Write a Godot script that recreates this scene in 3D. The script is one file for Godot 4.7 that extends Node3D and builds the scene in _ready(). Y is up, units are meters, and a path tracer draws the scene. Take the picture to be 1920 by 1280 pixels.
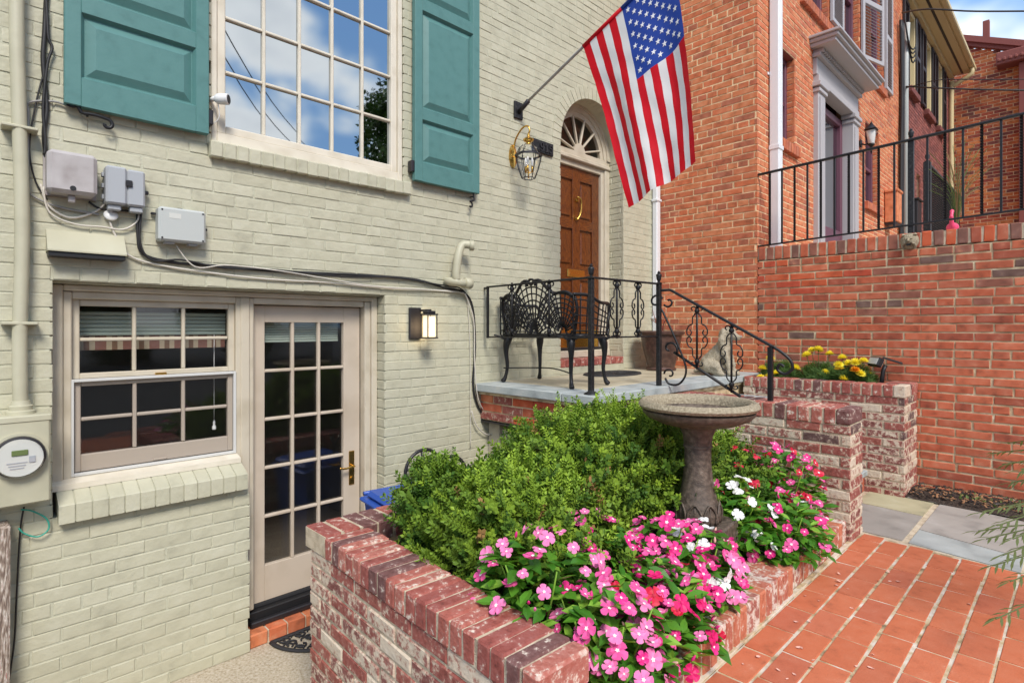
extends Node3D
# A painted brick town house with a raised stoop, brick planters and a flag, beside red brick neighbours.
# x runs along the green facade, z comes out of it towards the street, y is up; the patio lies at y = 0.
const CAM_TURN := 0.797266
const EYE := 1.45
const FOCAL := 1048.0
const HORIZON := 613.0
var M := {}
var rng := RandomNumberGenerator.new()
var taken := {}
var boxes := {}
var slabs := {}

# ---------- pixels of the photograph (1920 x 1280) to directions and points ----------
func ray(px: float, py: float) -> Vector3:
	var u := (px - 960.0) / FOCAL
	return Vector3(cos(CAM_TURN) + u * sin(CAM_TURN), -(py - HORIZON) / FOCAL, -(sin(CAM_TURN) - u * cos(CAM_TURN)))
func zp(px: float, py: float, z := -3.75) -> Vector3:
	var r := ray(px, py)
	return Vector3(0, EYE, 0) + r * (z / r.z)
func xp(px: float, py: float, x: float) -> Vector3:
	var r := ray(px, py)
	return Vector3(0, EYE, 0) + r * (x / r.x)
func yp(px: float, py: float, y: float) -> Vector3:
	var r := ray(px, py)
	return Vector3(0, EYE, 0) + r * ((y - EYE) / r.y)
func dp(px: float, py: float, depth: float) -> Vector3:
	return Vector3(0, EYE, 0) + ray(px, py) * depth
func screen(p: Vector3) -> Vector3:
	var d := cos(CAM_TURN) * p.x - sin(CAM_TURN) * p.z
	var u := sin(CAM_TURN) * p.x + cos(CAM_TURN) * p.z
	return Vector3(960.0 + FOCAL * u / maxf(d, 0.05), HORIZON - FOCAL * (p.y - EYE) / maxf(d, 0.05), d)

# ---------- nodes ----------
func numbered(called: String) -> String:
	if not taken.has(called):
		taken[called] = 0
		return called
	taken[called] += 1
	return "%s_%03d" % [called, taken[called]]
func tag(o: Node3D, label: String, category: String, group := "") -> void:
	o.set_meta("label", label)
	o.set_meta("category", category)
	if group != "":
		o.set_meta("group", group)
func thing(called: String, label: String, category: String, at := Vector3.ZERO, group := "") -> Node3D:
	var o := Node3D.new()
	o.name = numbered(called)
	add_child(o)
	o.position = at
	tag(o, label, category, group)
	return o
func node(called: String, parent: Node, at := Vector3.ZERO) -> Node3D:
	var o := Node3D.new()
	o.name = called
	parent.add_child(o, true)
	o.position = at
	return o
func inst(called: String, mesh: Mesh, m: Material, parent: Node, xf := Transform3D()) -> MeshInstance3D:
	var o := MeshInstance3D.new()
	o.name = called if parent != self else numbered(called)
	o.mesh = mesh
	if m != null:
		o.material_override = m
	o.transform = xf
	parent.add_child(o, true)
	return o
func part(called: String, st: SurfaceTool, m: Material, parent: Node, xf := Transform3D()) -> MeshInstance3D:
	st.generate_normals()
	return inst(called, st.commit(), m, parent, xf)
func structure(called: String, st: SurfaceTool, m: Material) -> MeshInstance3D:
	var o := part(called, st, m, self)
	o.set_meta("kind", "structure")
	return o
func stuff(called: String, mesh: Mesh, m: Material, where: Array, tints: Array, parent: Node) -> MultiMeshInstance3D:
	var mm := MultiMesh.new()
	mm.transform_format = MultiMesh.TRANSFORM_3D
	mm.use_colors = tints.size() > 0
	mm.mesh = mesh
	mm.instance_count = where.size()
	for i in where.size():
		mm.set_instance_transform(i, where[i])
		if tints.size() > 0:
			mm.set_instance_color(i, tints[i])
	var o := MultiMeshInstance3D.new()
	o.name = called if parent != self else numbered(called)
	o.multimesh = mm
	o.material_override = m
	o.set_meta("kind", "stuff")
	parent.add_child(o, true)
	return o

# ---------- shapes ----------
func begin(smooth := false) -> SurfaceTool:
	var st := SurfaceTool.new()
	st.begin(Mesh.PRIMITIVE_TRIANGLES)
	st.set_smooth_group(0 if smooth else -1)
	return st
func poly(st: SurfaceTool, pts: Array, out: Vector3) -> void:
	var a: Vector3 = pts[0]
	var n := Vector3.ZERO
	for i in range(1, pts.size() - 1):
		n += (pts[i + 1] - a).cross(pts[i] - a)
	var flip := n.dot(out) < 0.0
	for i in range(1, pts.size() - 1):
		st.add_vertex(a)
		st.add_vertex(pts[i + 1] if flip else pts[i])
		st.add_vertex(pts[i] if flip else pts[i + 1])
func box(st: SurfaceTool, c: Vector3, s: Vector3, b := Basis(), ch := 0.0) -> void:
	var h := s / 2.0
	var k := minf(ch, minf(h.x, minf(h.y, h.z)) * 0.9)
	var corner := func(sx: int, sy: int, sz: int, face: int) -> Vector3:
		var v := Vector3(sx * (h.x - (k if face != 0 else 0.0)), sy * (h.y - (k if face != 1 else 0.0)), sz * (h.z - (k if face != 2 else 0.0)))
		return c + b * v
	for s1 in [-1, 1]:
		poly(st, [corner.call(s1, -1, -1, 0), corner.call(s1, 1, -1, 0), corner.call(s1, 1, 1, 0), corner.call(s1, -1, 1, 0)], b * Vector3(s1, 0, 0))
		poly(st, [corner.call(-1, s1, -1, 1), corner.call(1, s1, -1, 1), corner.call(1, s1, 1, 1), corner.call(-1, s1, 1, 1)], b * Vector3(0, s1, 0))
		poly(st, [corner.call(-1, -1, s1, 2), corner.call(1, -1, s1, 2), corner.call(1, 1, s1, 2), corner.call(-1, 1, s1, 2)], b * Vector3(0, 0, s1))
	if k > 0.0:
		for s1 in [-1, 1]:
			for s2 in [-1, 1]:
				poly(st, [corner.call(s1, s2, -1, 0), corner.call(s1, s2, 1, 0), corner.call(s1, s2, 1, 1), corner.call(s1, s2, -1, 1)], b * Vector3(s1, s2, 0))
				poly(st, [corner.call(s1, -1, s2, 0), corner.call(s1, 1, s2, 0), corner.call(s1, 1, s2, 2), corner.call(s1, -1, s2, 2)], b * Vector3(s1, 0, s2))
				poly(st, [corner.call(-1, s1, s2, 1), corner.call(1, s1, s2, 1), corner.call(1, s1, s2, 2), corner.call(-1, s1, s2, 2)], b * Vector3(0, s1, s2))
				for s3 in [-1, 1]:
					poly(st, [corner.call(s1, s2, s3, 0), corner.call(s1, s2, s3, 1), corner.call(s1, s2, s3, 2)], b * Vector3(s1, s2, s3))
func bb(st: SurfaceTool, a: Vector3, z: Vector3, ch := 0.0) -> void:   # a box from corner to corner
	box(st, (a + z) / 2.0, (z - a).abs(), Basis(), ch)
func bpart(called: String, a: Vector3, z: Vector3, m: Material, parent: Node, ch := 0.004) -> MeshInstance3D:
	var st := begin()
	bb(st, a, z, ch)
	return part(called, st, m, parent)
func smooth_path(pts: Array, per := 5) -> Array:
	var out := []
	for i in pts.size() - 1:
		var p0: Vector3 = pts[maxi(i - 1, 0)]
		var p3: Vector3 = pts[mini(i + 2, pts.size() - 1)]
		for k in per:
			out.append((pts[i] as Vector3).cubic_interpolate(pts[i + 1], p0, p3, float(k) / per))
	out.append(pts[-1])
	return out
func tube(st: SurfaceTool, pts: Array, r, sides := 8, flat := 1.0, flat_dir := Vector3.ZERO) -> void:
	# r: one radius or one for each point; flat < 1 squeezes the section along flat_dir
	var n := pts.size()
	var rings := []
	var up := Vector3.UP
	for i in n:
		var t: Vector3 = (pts[mini(i + 1, n - 1)] - pts[maxi(i - 1, 0)]).normalized()
		if t.length() < 0.5:
			t = Vector3.UP
		if i == 0:
			up = flat_dir if flat_dir != Vector3.ZERO else (Vector3.RIGHT if absf(t.y) > 0.9 else Vector3.UP)
		elif flat_dir != Vector3.ZERO:
			up = flat_dir
		var u := (up - t * up.dot(t)).normalized()
		if u.length() < 0.5:
			u = t.cross(Vector3(0.3, 0.5, 0.8)).normalized()
		up = u
		var v := t.cross(u)
		var rr: float = r[i] if r is Array else r
		var ring := []
		for k in sides:
			var a := TAU * k / sides + (PI / 4 if sides == 4 else 0.0)
			ring.append(pts[i] + (u * cos(a) * flat + v * sin(a)) * rr)
		rings.append(ring)
	for i in n - 1:
		for k in sides:
			var k2 := (k + 1) % sides
			var mid: Vector3 = (rings[i][k] + rings[i][k2] + rings[i + 1][k] + rings[i + 1][k2]) / 4.0
			poly(st, [rings[i][k], rings[i][k2], rings[i + 1][k2], rings[i + 1][k]], mid - (pts[i] + pts[i + 1]) / 2.0)
	poly(st, rings[0], pts[0] - pts[1])
	poly(st, rings[n - 1], pts[n - 1] - pts[n - 2])
func lathe(st: SurfaceTool, prof: Array, segs := 24, xf := Transform3D()) -> void:
	var g := 0
	for i in prof.size() - 1:
		var a: Vector2 = prof[i]
		var b: Vector2 = prof[i + 1]
		if i > 0:
			var before: Vector2 = (a - prof[i - 1]).normalized()
			if before.dot((b - a).normalized()) < 0.72:
				g += 1
		st.set_smooth_group(g)
		for k in segs:
			var a1 := TAU * k / segs
			var a2 := TAU * (k + 1) / segs
			var q := []
			for e in [[a, a1], [a, a2], [b, a2], [b, a1]]:
				q.append(xf * Vector3(e[0].x * cos(e[1]), e[0].y, e[0].x * sin(e[1])))
			var am := (a1 + a2) / 2.0
			var d := b - a
			var out := xf.basis * Vector3(cos(am) * d.y, -d.x, sin(am) * d.y)
			if a.x < 0.0001:
				poly(st, [q[0], q[2], q[3]], out)
			elif b.x < 0.0001:
				poly(st, [q[0], q[1], q[2]], out)
			else:
				poly(st, q, out)
func plate(st: SurfaceTool, outline: Array, depth: float, xf := Transform3D()) -> void:   # a flat outline (Vector2) with thickness along +z
	var pv := PackedVector2Array(outline)
	var idx := Geometry2D.triangulate_polygon(pv)
	for i in range(0, idx.size(), 3):
		var t := []
		var s := []
		for k in 3:
			t.append(xf * Vector3(pv[idx[i + k]].x, pv[idx[i + k]].y, depth))
			s.append(xf * Vector3(pv[idx[i + k]].x, pv[idx[i + k]].y, 0))
		poly(st, t, xf.basis.z)
		poly(st, s, -xf.basis.z)
	var cw := Geometry2D.is_polygon_clockwise(pv)
	for i in pv.size():
		var a := pv[i]
		var b := pv[(i + 1) % pv.size()]
		var o := Vector3(b.y - a.y, a.x - b.x, 0) * (-1.0 if cw else 1.0)
		poly(st, [xf * Vector3(a.x, a.y, 0), xf * Vector3(b.x, b.y, 0), xf * Vector3(b.x, b.y, depth), xf * Vector3(a.x, a.y, depth)], xf.basis * o)
func scroll(c: Vector3, ax: Vector3, ay: Vector3, r0: float, r1: float, a0: float, turn: float, n := 14) -> Array:   # a spiral in the plane of ax and ay
	var out := []
	for i in n + 1:
		var t := float(i) / n
		var a := a0 + turn * t
		var r := lerpf(r0, r1, t)
		out.append(c + ax * cos(a) * r + ay * sin(a) * r)
	return out
func solid(size: Vector3, ch: float, variant := 0, wob := 0.0) -> Mesh:   # shared chamfered blocks, a few worn variants of each size
	var key := "%d %d %d %d %d" % [roundi(size.x * 400), roundi(size.y * 400), roundi(size.z * 400), roundi(ch * 2000), variant]
	if not boxes.has(key):
		var st := begin()
		box(st, Vector3.ZERO, size, Basis(), ch)
		st.generate_normals()
		var mesh := st.commit()
		if wob > 0.0:
			var md := MeshDataTool.new()
			md.create_from_surface(mesh, 0)
			var r := RandomNumberGenerator.new()
			r.seed = 77 + variant
			var moved := {}
			for i in md.get_vertex_count():
				var v := md.get_vertex(i)
				var sk := Vector3i((v * 2000.0).round())
				if not moved.has(sk):
					moved[sk] = v + Vector3(r.randf_range(-1, 1), r.randf_range(-1, 1), r.randf_range(-1, 1)) * wob
				md.set_vertex(i, moved[sk])
			var st2 := begin()
			for f in md.get_face_count():
				for k in 3:
					st2.add_vertex(md.get_vertex(md.get_face_vertex(f, k)))
			st2.generate_normals()
			mesh = st2.commit()
		boxes[key] = mesh
	return boxes[key]
func block(called: String, c: Vector3, size: Vector3, m: Material, parent: Node, ch := 0.005, variant := 0, wob := 0.0, b := Basis()) -> MeshInstance3D:
	return inst(called, solid(size, ch, variant, wob), m, parent, Transform3D(b, c))

# ---------- brickwork ----------
# A face of a brick wall: frame's x runs along the wall, y up, z out. Bricks that show largest are single parts, the rest one joined part.
func face_points(L: float, Hh: float, D: float, ch: float, j: Array) -> Array:
	var l := L / 2.0
	var h := Hh / 2.0
	var out := []
	for e in [[-1, -1], [1, -1], [1, 1], [-1, 1]]:
		out.append(Vector3(e[0] * (l - ch), e[1] * (h - ch), 0))
	for e in [[-1, -1], [1, -1], [1, 1], [-1, 1]]:
		out.append(Vector3(e[0] * l, e[1] * h, -ch))
	for e in [[-1, -1], [1, -1], [1, 1], [-1, 1]]:
		out.append(Vector3(e[0] * l, e[1] * h, -D))
	for i in 8:
		out[i] += j[i]
	return out
func brick_tris(v: Array) -> PackedVector3Array:
	var out := PackedVector3Array()
	var quad := func(a: int, b: int, c: int, d: int) -> void:
		for i in [a, c, b, a, d, c]:
			out.append(v[i])
	quad.call(0, 1, 2, 3)
	for i in 4:
		var n := (i + 1) % 4
		quad.call(4 + i, 4 + n, n, i)
		quad.call(8 + i, 8 + n, 4 + n, 4 + i)
	return out
func brick_mesh(L: float, Hh: float, D: float, ch: float, variant: int, wob: float) -> PackedVector3Array:
	var key := "b%d %d %d %d %d %d" % [roundi(L * 1000), roundi(Hh * 1000), roundi(D * 1000), roundi(ch * 5000), variant, roundi(wob * 10000)]
	if not slabs.has(key):
		var r := RandomNumberGenerator.new()
		r.seed = 500 + variant
		var j := []
		for i in 8:
			j.append(Vector3(r.randf_range(-1, 1), r.randf_range(-1, 1), r.randf_range(-0.6, 0.6)) * wob)
		slabs[key] = brick_tris(face_points(roundf(L * 1000) / 1000.0, Hh, D, ch, j))
	return slabs[key]
func tris_mesh(v: PackedVector3Array) -> ArrayMesh:
	var n := PackedVector3Array()
	n.resize(v.size())
	for i in range(0, v.size(), 3):
		var f := (v[i + 2] - v[i]).cross(v[i + 1] - v[i]).normalized()
		n[i] = f
		n[i + 1] = f
		n[i + 2] = f
	var arr := []
	arr.resize(Mesh.ARRAY_MAX)
	arr[Mesh.ARRAY_VERTEX] = v
	arr[Mesh.ARRAY_NORMAL] = n
	var mesh := ArrayMesh.new()
	mesh.add_surface_from_arrays(Mesh.PRIMITIVE_TRIANGLES, arr)
	return mesh
var brick_shapes := {}
# o: bl, bh pitches; joint; depth; ch; wob; recess; header (every n courses), header_at, tones (Array of Material), pick (Callable(x, y, rand) -> tone index), holes (Callable(y0, y1) -> Array of [x0, x1]), most, mortar, back (thickness of the wall behind)
func brickwork(parent: Node, frame: Transform3D, w: float, h: float, o: Dictionary) -> void:
	var r := RandomNumberGenerator.new()
	r.seed = o.get("seed", 1)
	var bl: float = o.get("bl", 0.243)
	var bh: float = o.get("bh", 0.073)
	var joint: float = o.get("joint", 0.011)
	var depth: float = o.get("depth", 0.03)
	var wob: float = o.get("wob", 0.001)
	var ch: float = o.get("ch", 0.004)
	var recess: float = o.get("recess", 0.007)
	var every: int = o.get("header", 0)
	var tones: Array = o.tones
	var list := []
	var back := begin()
	var courses := ceili(h / bh - 0.2)
	for c in courses:
		var y0 := c * bh
		var y1 := minf(y0 + bh, h)
		var head := every > 0 and posmod(c - int(o.get("header_at", 0)), every) == 0
		var pitch := bl / 2.0 if head else bl
		var phase: float = (0.0 if c % 2 == 0 else bl / 2.0) + r.randf_range(-0.012, 0.012) + o.get("phase", 0.0)
		if head:
			phase = bl / 4.0
		var cuts: Array = o.holes.call(y0, y1) if o.has("holes") else []
		cuts.sort_custom(func(a, b): return a[0] < b[0])
		var free := []
		var at := 0.0
		for k in cuts:
			if k[0] > at:
				free.append([at, minf(k[0], w)])
			at = maxf(at, k[1])
		if at < w:
			free.append([at, w])
		for f in free:
			if f[1] - f[0] < 0.004:
				continue
			bb(back, Vector3(f[0] + 0.012, y0, -recess - o.get("back", 0.09)), Vector3(maxf(f[1] - 0.012, f[0] + 0.013), y1, -recess))
			var i := floori((f[0] - phase) / pitch)
			while phase + i * pitch < f[1]:
				var a := maxf(phase + i * pitch + joint / 2.0, f[0] + (0.0 if f[0] > 0.001 else 0.0))
				var b := minf(phase + (i + 1) * pitch - joint / 2.0, f[1])
				a += r.randf_range(-0.004, 0.004) if a > f[0] + 0.001 else 0.0
				b += r.randf_range(-0.004, 0.004) if b < f[1] - 0.001 else 0.0
				i += 1
				if b - a < 0.022 or y1 - y0 < joint + 0.015:
					continue
				list.append([(a + b) / 2.0, (y0 + y1) / 2.0 + r.randf_range(-0.0012, 0.0012), roundf((b - a) * 250) / 250.0, y1 - y0 - joint, r.randi() % 4, r.randf(), r.randf_range(-0.0015, 0.0022)])
	var wallback := part("mortar", back, o.mortar, parent, frame)
	if wallback == null:
		return
	for e in list:
		var p: Vector3 = frame * Vector3(e[0], e[1], 0)
		var s := screen(p)
		var big := 0.0
		if s.z > 0.3 and s.x > -30 and s.x < 1950 and s.y > -30 and s.y < 1310:
			var s2 := screen(frame * Vector3(e[0] + e[2] / 2.0, e[1] + e[3] / 2.0, 0))
			big = absf(s2.x - s.x) * absf(s2.y - s.y + 0.0)
			big = maxf(absf((s2 - s).x), 0.5) * FOCAL / s.z * e[3] / 2.0
			if o.has("hidden") and o.hidden.call(s):
				big *= 0.05
		e.append(big)
	list.sort_custom(func(a, b): return a[7] > b[7])
	var most: int = o.get("most", 300)
	var rest := []
	for t in tones.size():
		rest.append(PackedVector3Array())
	for i in list.size():
		var e: Array = list[i]
		var tone: int = o.pick.call(e[0], e[1], e[5]) if o.has("pick") else int(e[5] * tones.size())
		tone = clampi(tone, 0, tones.size() - 1)
		if i < most and e[7] > 8.0:
			var key := "%d %d %d %d %d" % [roundi(e[2] * 1000), roundi(e[3] * 1000), roundi(depth * 1000), roundi(ch * 5000), e[4]]
			if not brick_shapes.has(key):
				brick_shapes[key] = tris_mesh(brick_mesh(e[2], e[3], depth, ch, e[4], wob))
			inst("brick", brick_shapes[key], tones[tone], parent, frame * Transform3D(Basis(), Vector3(e[0], e[1], e[6])))
		else:
			var src := brick_mesh(e[2], e[3], depth, ch, e[4], wob)
			var off := Transform3D(Basis(), Vector3(e[0], e[1], e[6]))
			rest[tone].append_array(frame * (off * src))
	var mesh := ArrayMesh.new()
	for t in tones.size():
		if rest[t].size() > 0:
			var one := tris_mesh(rest[t])
			mesh.add_surface_from_arrays(Mesh.PRIMITIVE_TRIANGLES, one.surface_get_arrays(0))
			mesh.surface_set_material(mesh.get_surface_count() - 1, tones[t])
	if mesh.get_surface_count() > 0:
		var o2 := MeshInstance3D.new()
		o2.name = "further_bricks"
		o2.mesh = mesh
		o2.set_meta("kind", "stuff")
		parent.add_child(o2, true)
func facing(origin: Vector3, dir: String) -> Transform3D:
	match dir:
		"-x": return Transform3D(Basis(Vector3(0, 0, 1), Vector3.UP, Vector3(-1, 0, 0)), origin)
		"+x": return Transform3D(Basis(Vector3(0, 0, -1), Vector3.UP, Vector3(1, 0, 0)), origin)
		"-z": return Transform3D(Basis(Vector3(-1, 0, 0), Vector3.UP, Vector3(0, 0, -1)), origin)
	return Transform3D(Basis(), origin)

# ---------- materials ----------
func noise(seed_: int, freq: float, oct := 4, type := FastNoiseLite.TYPE_SIMPLEX_SMOOTH) -> FastNoiseLite:
	var n := FastNoiseLite.new()
	n.seed = seed_
	n.frequency = freq
	n.noise_type = type
	n.fractal_octaves = oct
	return n
func ntex(seed_: int, freq: float, stops: Array, oct := 4, size := 512) -> NoiseTexture2D:
	var t := NoiseTexture2D.new()
	t.width = size
	t.height = size
	t.seamless = true
	t.noise = noise(seed_, freq, oct)
	var g := Gradient.new()
	var offs := PackedFloat32Array()
	var cols := PackedColorArray()
	for s in stops:
		offs.append(s[0])
		cols.append(s[1])
	g.offsets = offs
	g.colors = cols
	t.color_ramp = g
	return t
func c8(r: int, g: int, b: int) -> Color:
	return Color8(r, g, b)
func mat(called: String, col: Color, rough := 0.7, metal := 0.0) -> StandardMaterial3D:
	var m := StandardMaterial3D.new()
	m.resource_name = called
	m.albedo_color = col
	m.roughness = rough
	m.metallic = metal
	M[called] = m
	return m
func world_tex(m: StandardMaterial3D, t: Texture2D, scale: float, bump: Texture2D = null, cm := 0.2) -> StandardMaterial3D:
	m.uv1_triplanar = true
	m.uv1_world_triplanar = true
	m.uv1_scale = Vector3.ONE * scale
	if t != null:
		m.albedo_texture = t
	if bump != null:
		m.heightmap_enabled = true
		m.heightmap_texture = bump
		m.heightmap_scale = cm
	return m
func brick_set(called: String, colors: Array, speck: Color, seed_: int, bump: Texture2D, scale := 2.2, rough := 0.85) -> Array:
	var out := []
	var i := 0
	for c in colors:
		var t := ntex(seed_ + i, 0.012, [[0.0, c.darkened(0.22)], [0.25, c.darkened(0.07)], [0.5, c], [0.75, c.lightened(0.07)], [0.92, speck.lerp(c, 0.4)], [1.0, speck]], 6, 256)
		out.append(world_tex(mat("%s_%d" % [called, i], Color.WHITE, rough), t, scale, bump, 0.18))
		i += 1
	return out
func worn_set(called: String, colors: Array, lime: Color, shares: Array, seed_: int, bump: Texture2D) -> Array:
	# red brick with ragged remains of limewash: a share of each brick's face is lime
	var out := []
	for i in colors.size():
		var c: Color = colors[i]
		var at: float = 1.0 - (0.24 + 0.55 * shares[i])   # normalised noise lies mostly in the middle of its range
		var t := ntex(seed_ + i * 3, 0.014, [[0.0, c.darkened(0.3)], [at * 0.45, c], [at - 0.09, c.lightened(0.1)], [at - 0.03, c.lerp(lime, 0.3)], [at + 0.03, lime.lerp(c, 0.25)], [minf(at + 0.14, 0.995), lime], [1.0, lime.lightened(0.2)]], 8, 512)
		(t.noise as FastNoiseLite).fractal_gain = 0.72
		out.append(world_tex(mat("%s_%d" % [called, i], Color.WHITE, 0.9), t, 1.9, bump, 0.25))
	return out
func make_materials() -> void:
	var rough_bump := ntex(11, 0.03, [[0.0, Color.BLACK], [1.0, Color.WHITE]], 5, 512)
	var fine_bump := ntex(12, 0.09, [[0.0, Color.BLACK], [1.0, Color.WHITE]], 4, 512)
	var soft_bump := ntex(13, 0.012, [[0.0, Color.BLACK], [1.0, Color.WHITE]], 4, 512)
	M.rough_bump = rough_bump
	M.fine_bump = fine_bump
	# sage green masonry paint, brushed over brick and joint alike, with chalky and grimy patches
	var greens := [c8(190, 187, 163), c8(188, 185, 161), c8(192, 189, 165), c8(187, 184, 160)]
	M.green_brick = []
	for i in 4:
		var g: Color = greens[i]
		var t := ntex(30 + i, 0.008, [[0.0, g.darkened(0.1)], [0.2, g.darkened(0.03)], [0.5, g], [0.8, g.lightened(0.04)], [1.0, g.lightened(0.1)]], 6, 512)
		M.green_brick.append(world_tex(mat("green_paint_%d" % i, Color.WHITE, 0.55), t, 1.4, rough_bump, 0.17))
	world_tex(mat("green_joint", Color.WHITE, 0.6), ntex(38, 0.02, [[0.0, c8(168, 166, 145)], [0.4, c8(186, 185, 163)], [1.0, c8(190, 189, 167)]], 5, 256), 1.7, rough_bump, 0.25)
	world_tex(mat("green_metal", Color.WHITE, 0.5), ntex(39, 0.01, [[0.0, c8(171, 168, 144)], [0.5, c8(186, 182, 157)], [1.0, c8(192, 189, 165)]], 4, 256), 1.2, soft_bump, 0.08)
	# red brick of the neighbour, of the retaining wall, of the far houses
	M.party_brick = brick_set("party_brick", [c8(205, 120, 78), c8(199, 111, 73), c8(212, 129, 87), c8(190, 105, 74), c8(208, 113, 73), c8(180, 104, 76)], c8(218, 151, 113), 50, fine_bump)
	M.wall_brick = brick_set("wall_brick", [c8(183, 98, 69), c8(169, 87, 63), c8(191, 98, 67), c8(151, 94, 76), c8(201, 109, 76), c8(131, 89, 76)], c8(207, 143, 112), 60, fine_bump)
	M.wall_brick.append_array(brick_set("bright_brick", [c8(200, 92, 55), c8(192, 81, 55)], c8(214, 146, 115), 68, fine_bump))
	M.wall_brick.append_array(brick_set("stained_brick", [c8(116, 88, 78)], c8(150, 122, 104), 71, fine_bump))
	M.far_brick = brick_set("far_brick", [c8(142, 78, 68), c8(132, 72, 64), c8(150, 84, 74), c8(122, 66, 60)], c8(168, 112, 100), 74, fine_bump)
	M.old_brick = brick_set("old_brick", [c8(189, 90, 55), c8(174, 79, 52), c8(152, 68, 52), c8(202, 106, 61), c8(132, 70, 59), c8(213, 123, 69)], c8(220, 154, 105), 80, fine_bump)
	world_tex(mat("buff_mortar", Color.WHITE, 0.95), ntex(90, 0.02, [[0.0, c8(194, 160, 122)], [0.5, c8(235, 204, 161)], [1.0, c8(250, 225, 184)]], 5, 256), 2.0, fine_bump, 0.3)
	world_tex(mat("grey_mortar", Color.WHITE, 0.95), ntex(91, 0.015, [[0.0, c8(161, 138, 107)], [0.4, c8(204, 179, 142)], [0.8, c8(220, 203, 167)], [1.0, c8(242, 232, 202)]], 5, 256), 1.6, fine_bump, 0.3)
	world_tex(mat("pink_mortar", Color.WHITE, 0.95), ntex(92, 0.02, [[0.0, c8(150, 112, 98)], [1.0, c8(178, 146, 130)]], 4, 256), 2.0)
	# worn planter brick with limewash
	var lime := c8(206, 190, 168)
	M.worn_brick = worn_set("worn_brick", [c8(140, 72, 62), c8(130, 64, 56), c8(146, 78, 66), c8(118, 62, 56), c8(142, 84, 74), c8(92, 66, 62), c8(156, 110, 96), c8(150, 96, 84)], lime, [0.2, 0.34, 0.14, 0.42, 0.6, 0.28, 0.95, 0.75], 100, rough_bump)
	M.coping_brick = worn_set("coping_brick", [c8(160, 86, 73), c8(150, 76, 65), c8(166, 94, 80), c8(142, 72, 63), c8(106, 68, 64)], c8(222, 212, 196), [0.04, 0.12, 0.26, 0.0, 0.1], 140, rough_bump)
	M.kerb_brick = worn_set("kerb_brick", [c8(182, 102, 74), c8(172, 94, 72), c8(188, 108, 78), c8(156, 88, 74)], c8(214, 200, 186), [0.14, 0.3, 0.06, 0.5], 170, rough_bump)
	world_tex(mat("lime_mortar", Color.WHITE, 0.95), ntex(95, 0.02, [[0.0, c8(160, 144, 122)], [0.5, c8(198, 182, 156)], [1.0, c8(214, 202, 180)]], 5, 256), 2.0, fine_bump, 0.3)
	# paving
	M.paver = []
	var pc := [c8(191, 104, 68), c8(187, 101, 66), c8(193, 107, 72), c8(183, 100, 68), c8(180, 97, 68), c8(188, 105, 74)]
	for i in pc.size():
		var t := ntex(200 + i, 0.01, [[0.0, pc[i].darkened(0.16)], [0.18, pc[i].darkened(0.04)], [0.4, pc[i]], [0.8, pc[i].lightened(0.04)], [0.95, pc[i].lightened(0.1)], [1.0, c8(214, 168, 146)]], 7, 512)
		M.paver.append(world_tex(mat("paver_%d" % i, Color.WHITE, 0.75), t, 1.7, fine_bump, 0.1))
	world_tex(mat("paving_joint", Color.WHITE, 0.95), ntex(210, 0.012, [[0.0, c8(84, 76, 56)], [0.2, c8(140, 122, 94)], [0.4, c8(188, 166, 130)], [0.62, c8(200, 188, 168)], [1.0, c8(220, 216, 208)]], 6, 512), 1.1, rough_bump, 0.4)
	M.flag_stone = []
	var fs := [c8(156, 150, 142), c8(182, 175, 142), c8(166, 160, 152), c8(168, 173, 170), c8(173, 167, 158)]
	for i in fs.size():
		var t := ntex(220 + i, 0.006, [[0.0, fs[i].darkened(0.16)], [0.4, fs[i].darkened(0.03)], [0.7, fs[i]], [1.0, fs[i].lightened(0.12)]], 6, 512)
		M.flag_stone.append(world_tex(mat("flagstone_%d" % i, Color.WHITE, 0.7), t, 0.9, soft_bump, 0.2))
	world_tex(mat("bluestone", Color.WHITE, 0.65), ntex(230, 0.007, [[0.0, c8(128, 134, 134)], [0.4, c8(164, 172, 172)], [0.7, c8(178, 184, 182)], [1.0, c8(192, 192, 184)]], 6, 512), 1.0, fine_bump, 0.12)
	world_tex(mat("sandstone", Color.WHITE, 0.75), ntex(231, 0.006, [[0.0, c8(158, 148, 124)], [0.5, c8(184, 174, 148)], [1.0, c8(196, 188, 164)]], 6, 512), 0.9, fine_bump, 0.12)
	world_tex(mat("concrete", Color.WHITE, 0.9), ntex(232, 0.05, [[0.0, c8(135, 118, 96)], [0.3, c8(176, 162, 138)], [0.6, c8(189, 177, 155)], [0.85, c8(200, 189, 171)], [1.0, c8(212, 207, 197)]], 5, 512), 1.6, fine_bump, 0.3)
	world_tex(mat("soil", Color.WHITE, 1.0), ntex(233, 0.05, [[0.0, c8(28, 22, 18)], [0.5, c8(62, 50, 42)], [1.0, c8(104, 88, 74)]], 5, 512), 2.0, rough_bump, 2.0)
	world_tex(mat("asphalt", Color.WHITE, 0.9), ntex(234, 0.06, [[0.0, c8(52, 52, 54)], [1.0, c8(92, 92, 94)]], 4, 256), 0.7)
	# joinery, paint, metal
	world_tex(mat("cream_paint", c8(222, 214, 196), 0.45), ntex(240, 0.01, [[0.0, Color(0.93, 0.92, 0.9)], [0.6, Color(1, 1, 1)], [1.0, Color(1, 1, 1)]], 4, 256), 1.3)
	world_tex(mat("putty_paint", c8(200, 190, 170), 0.45), ntex(241, 0.01, [[0.0, Color(0.92, 0.91, 0.89)], [0.6, Color(1, 1, 1)], [1.0, Color(1, 1, 1)]], 4, 256), 1.3)
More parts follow.
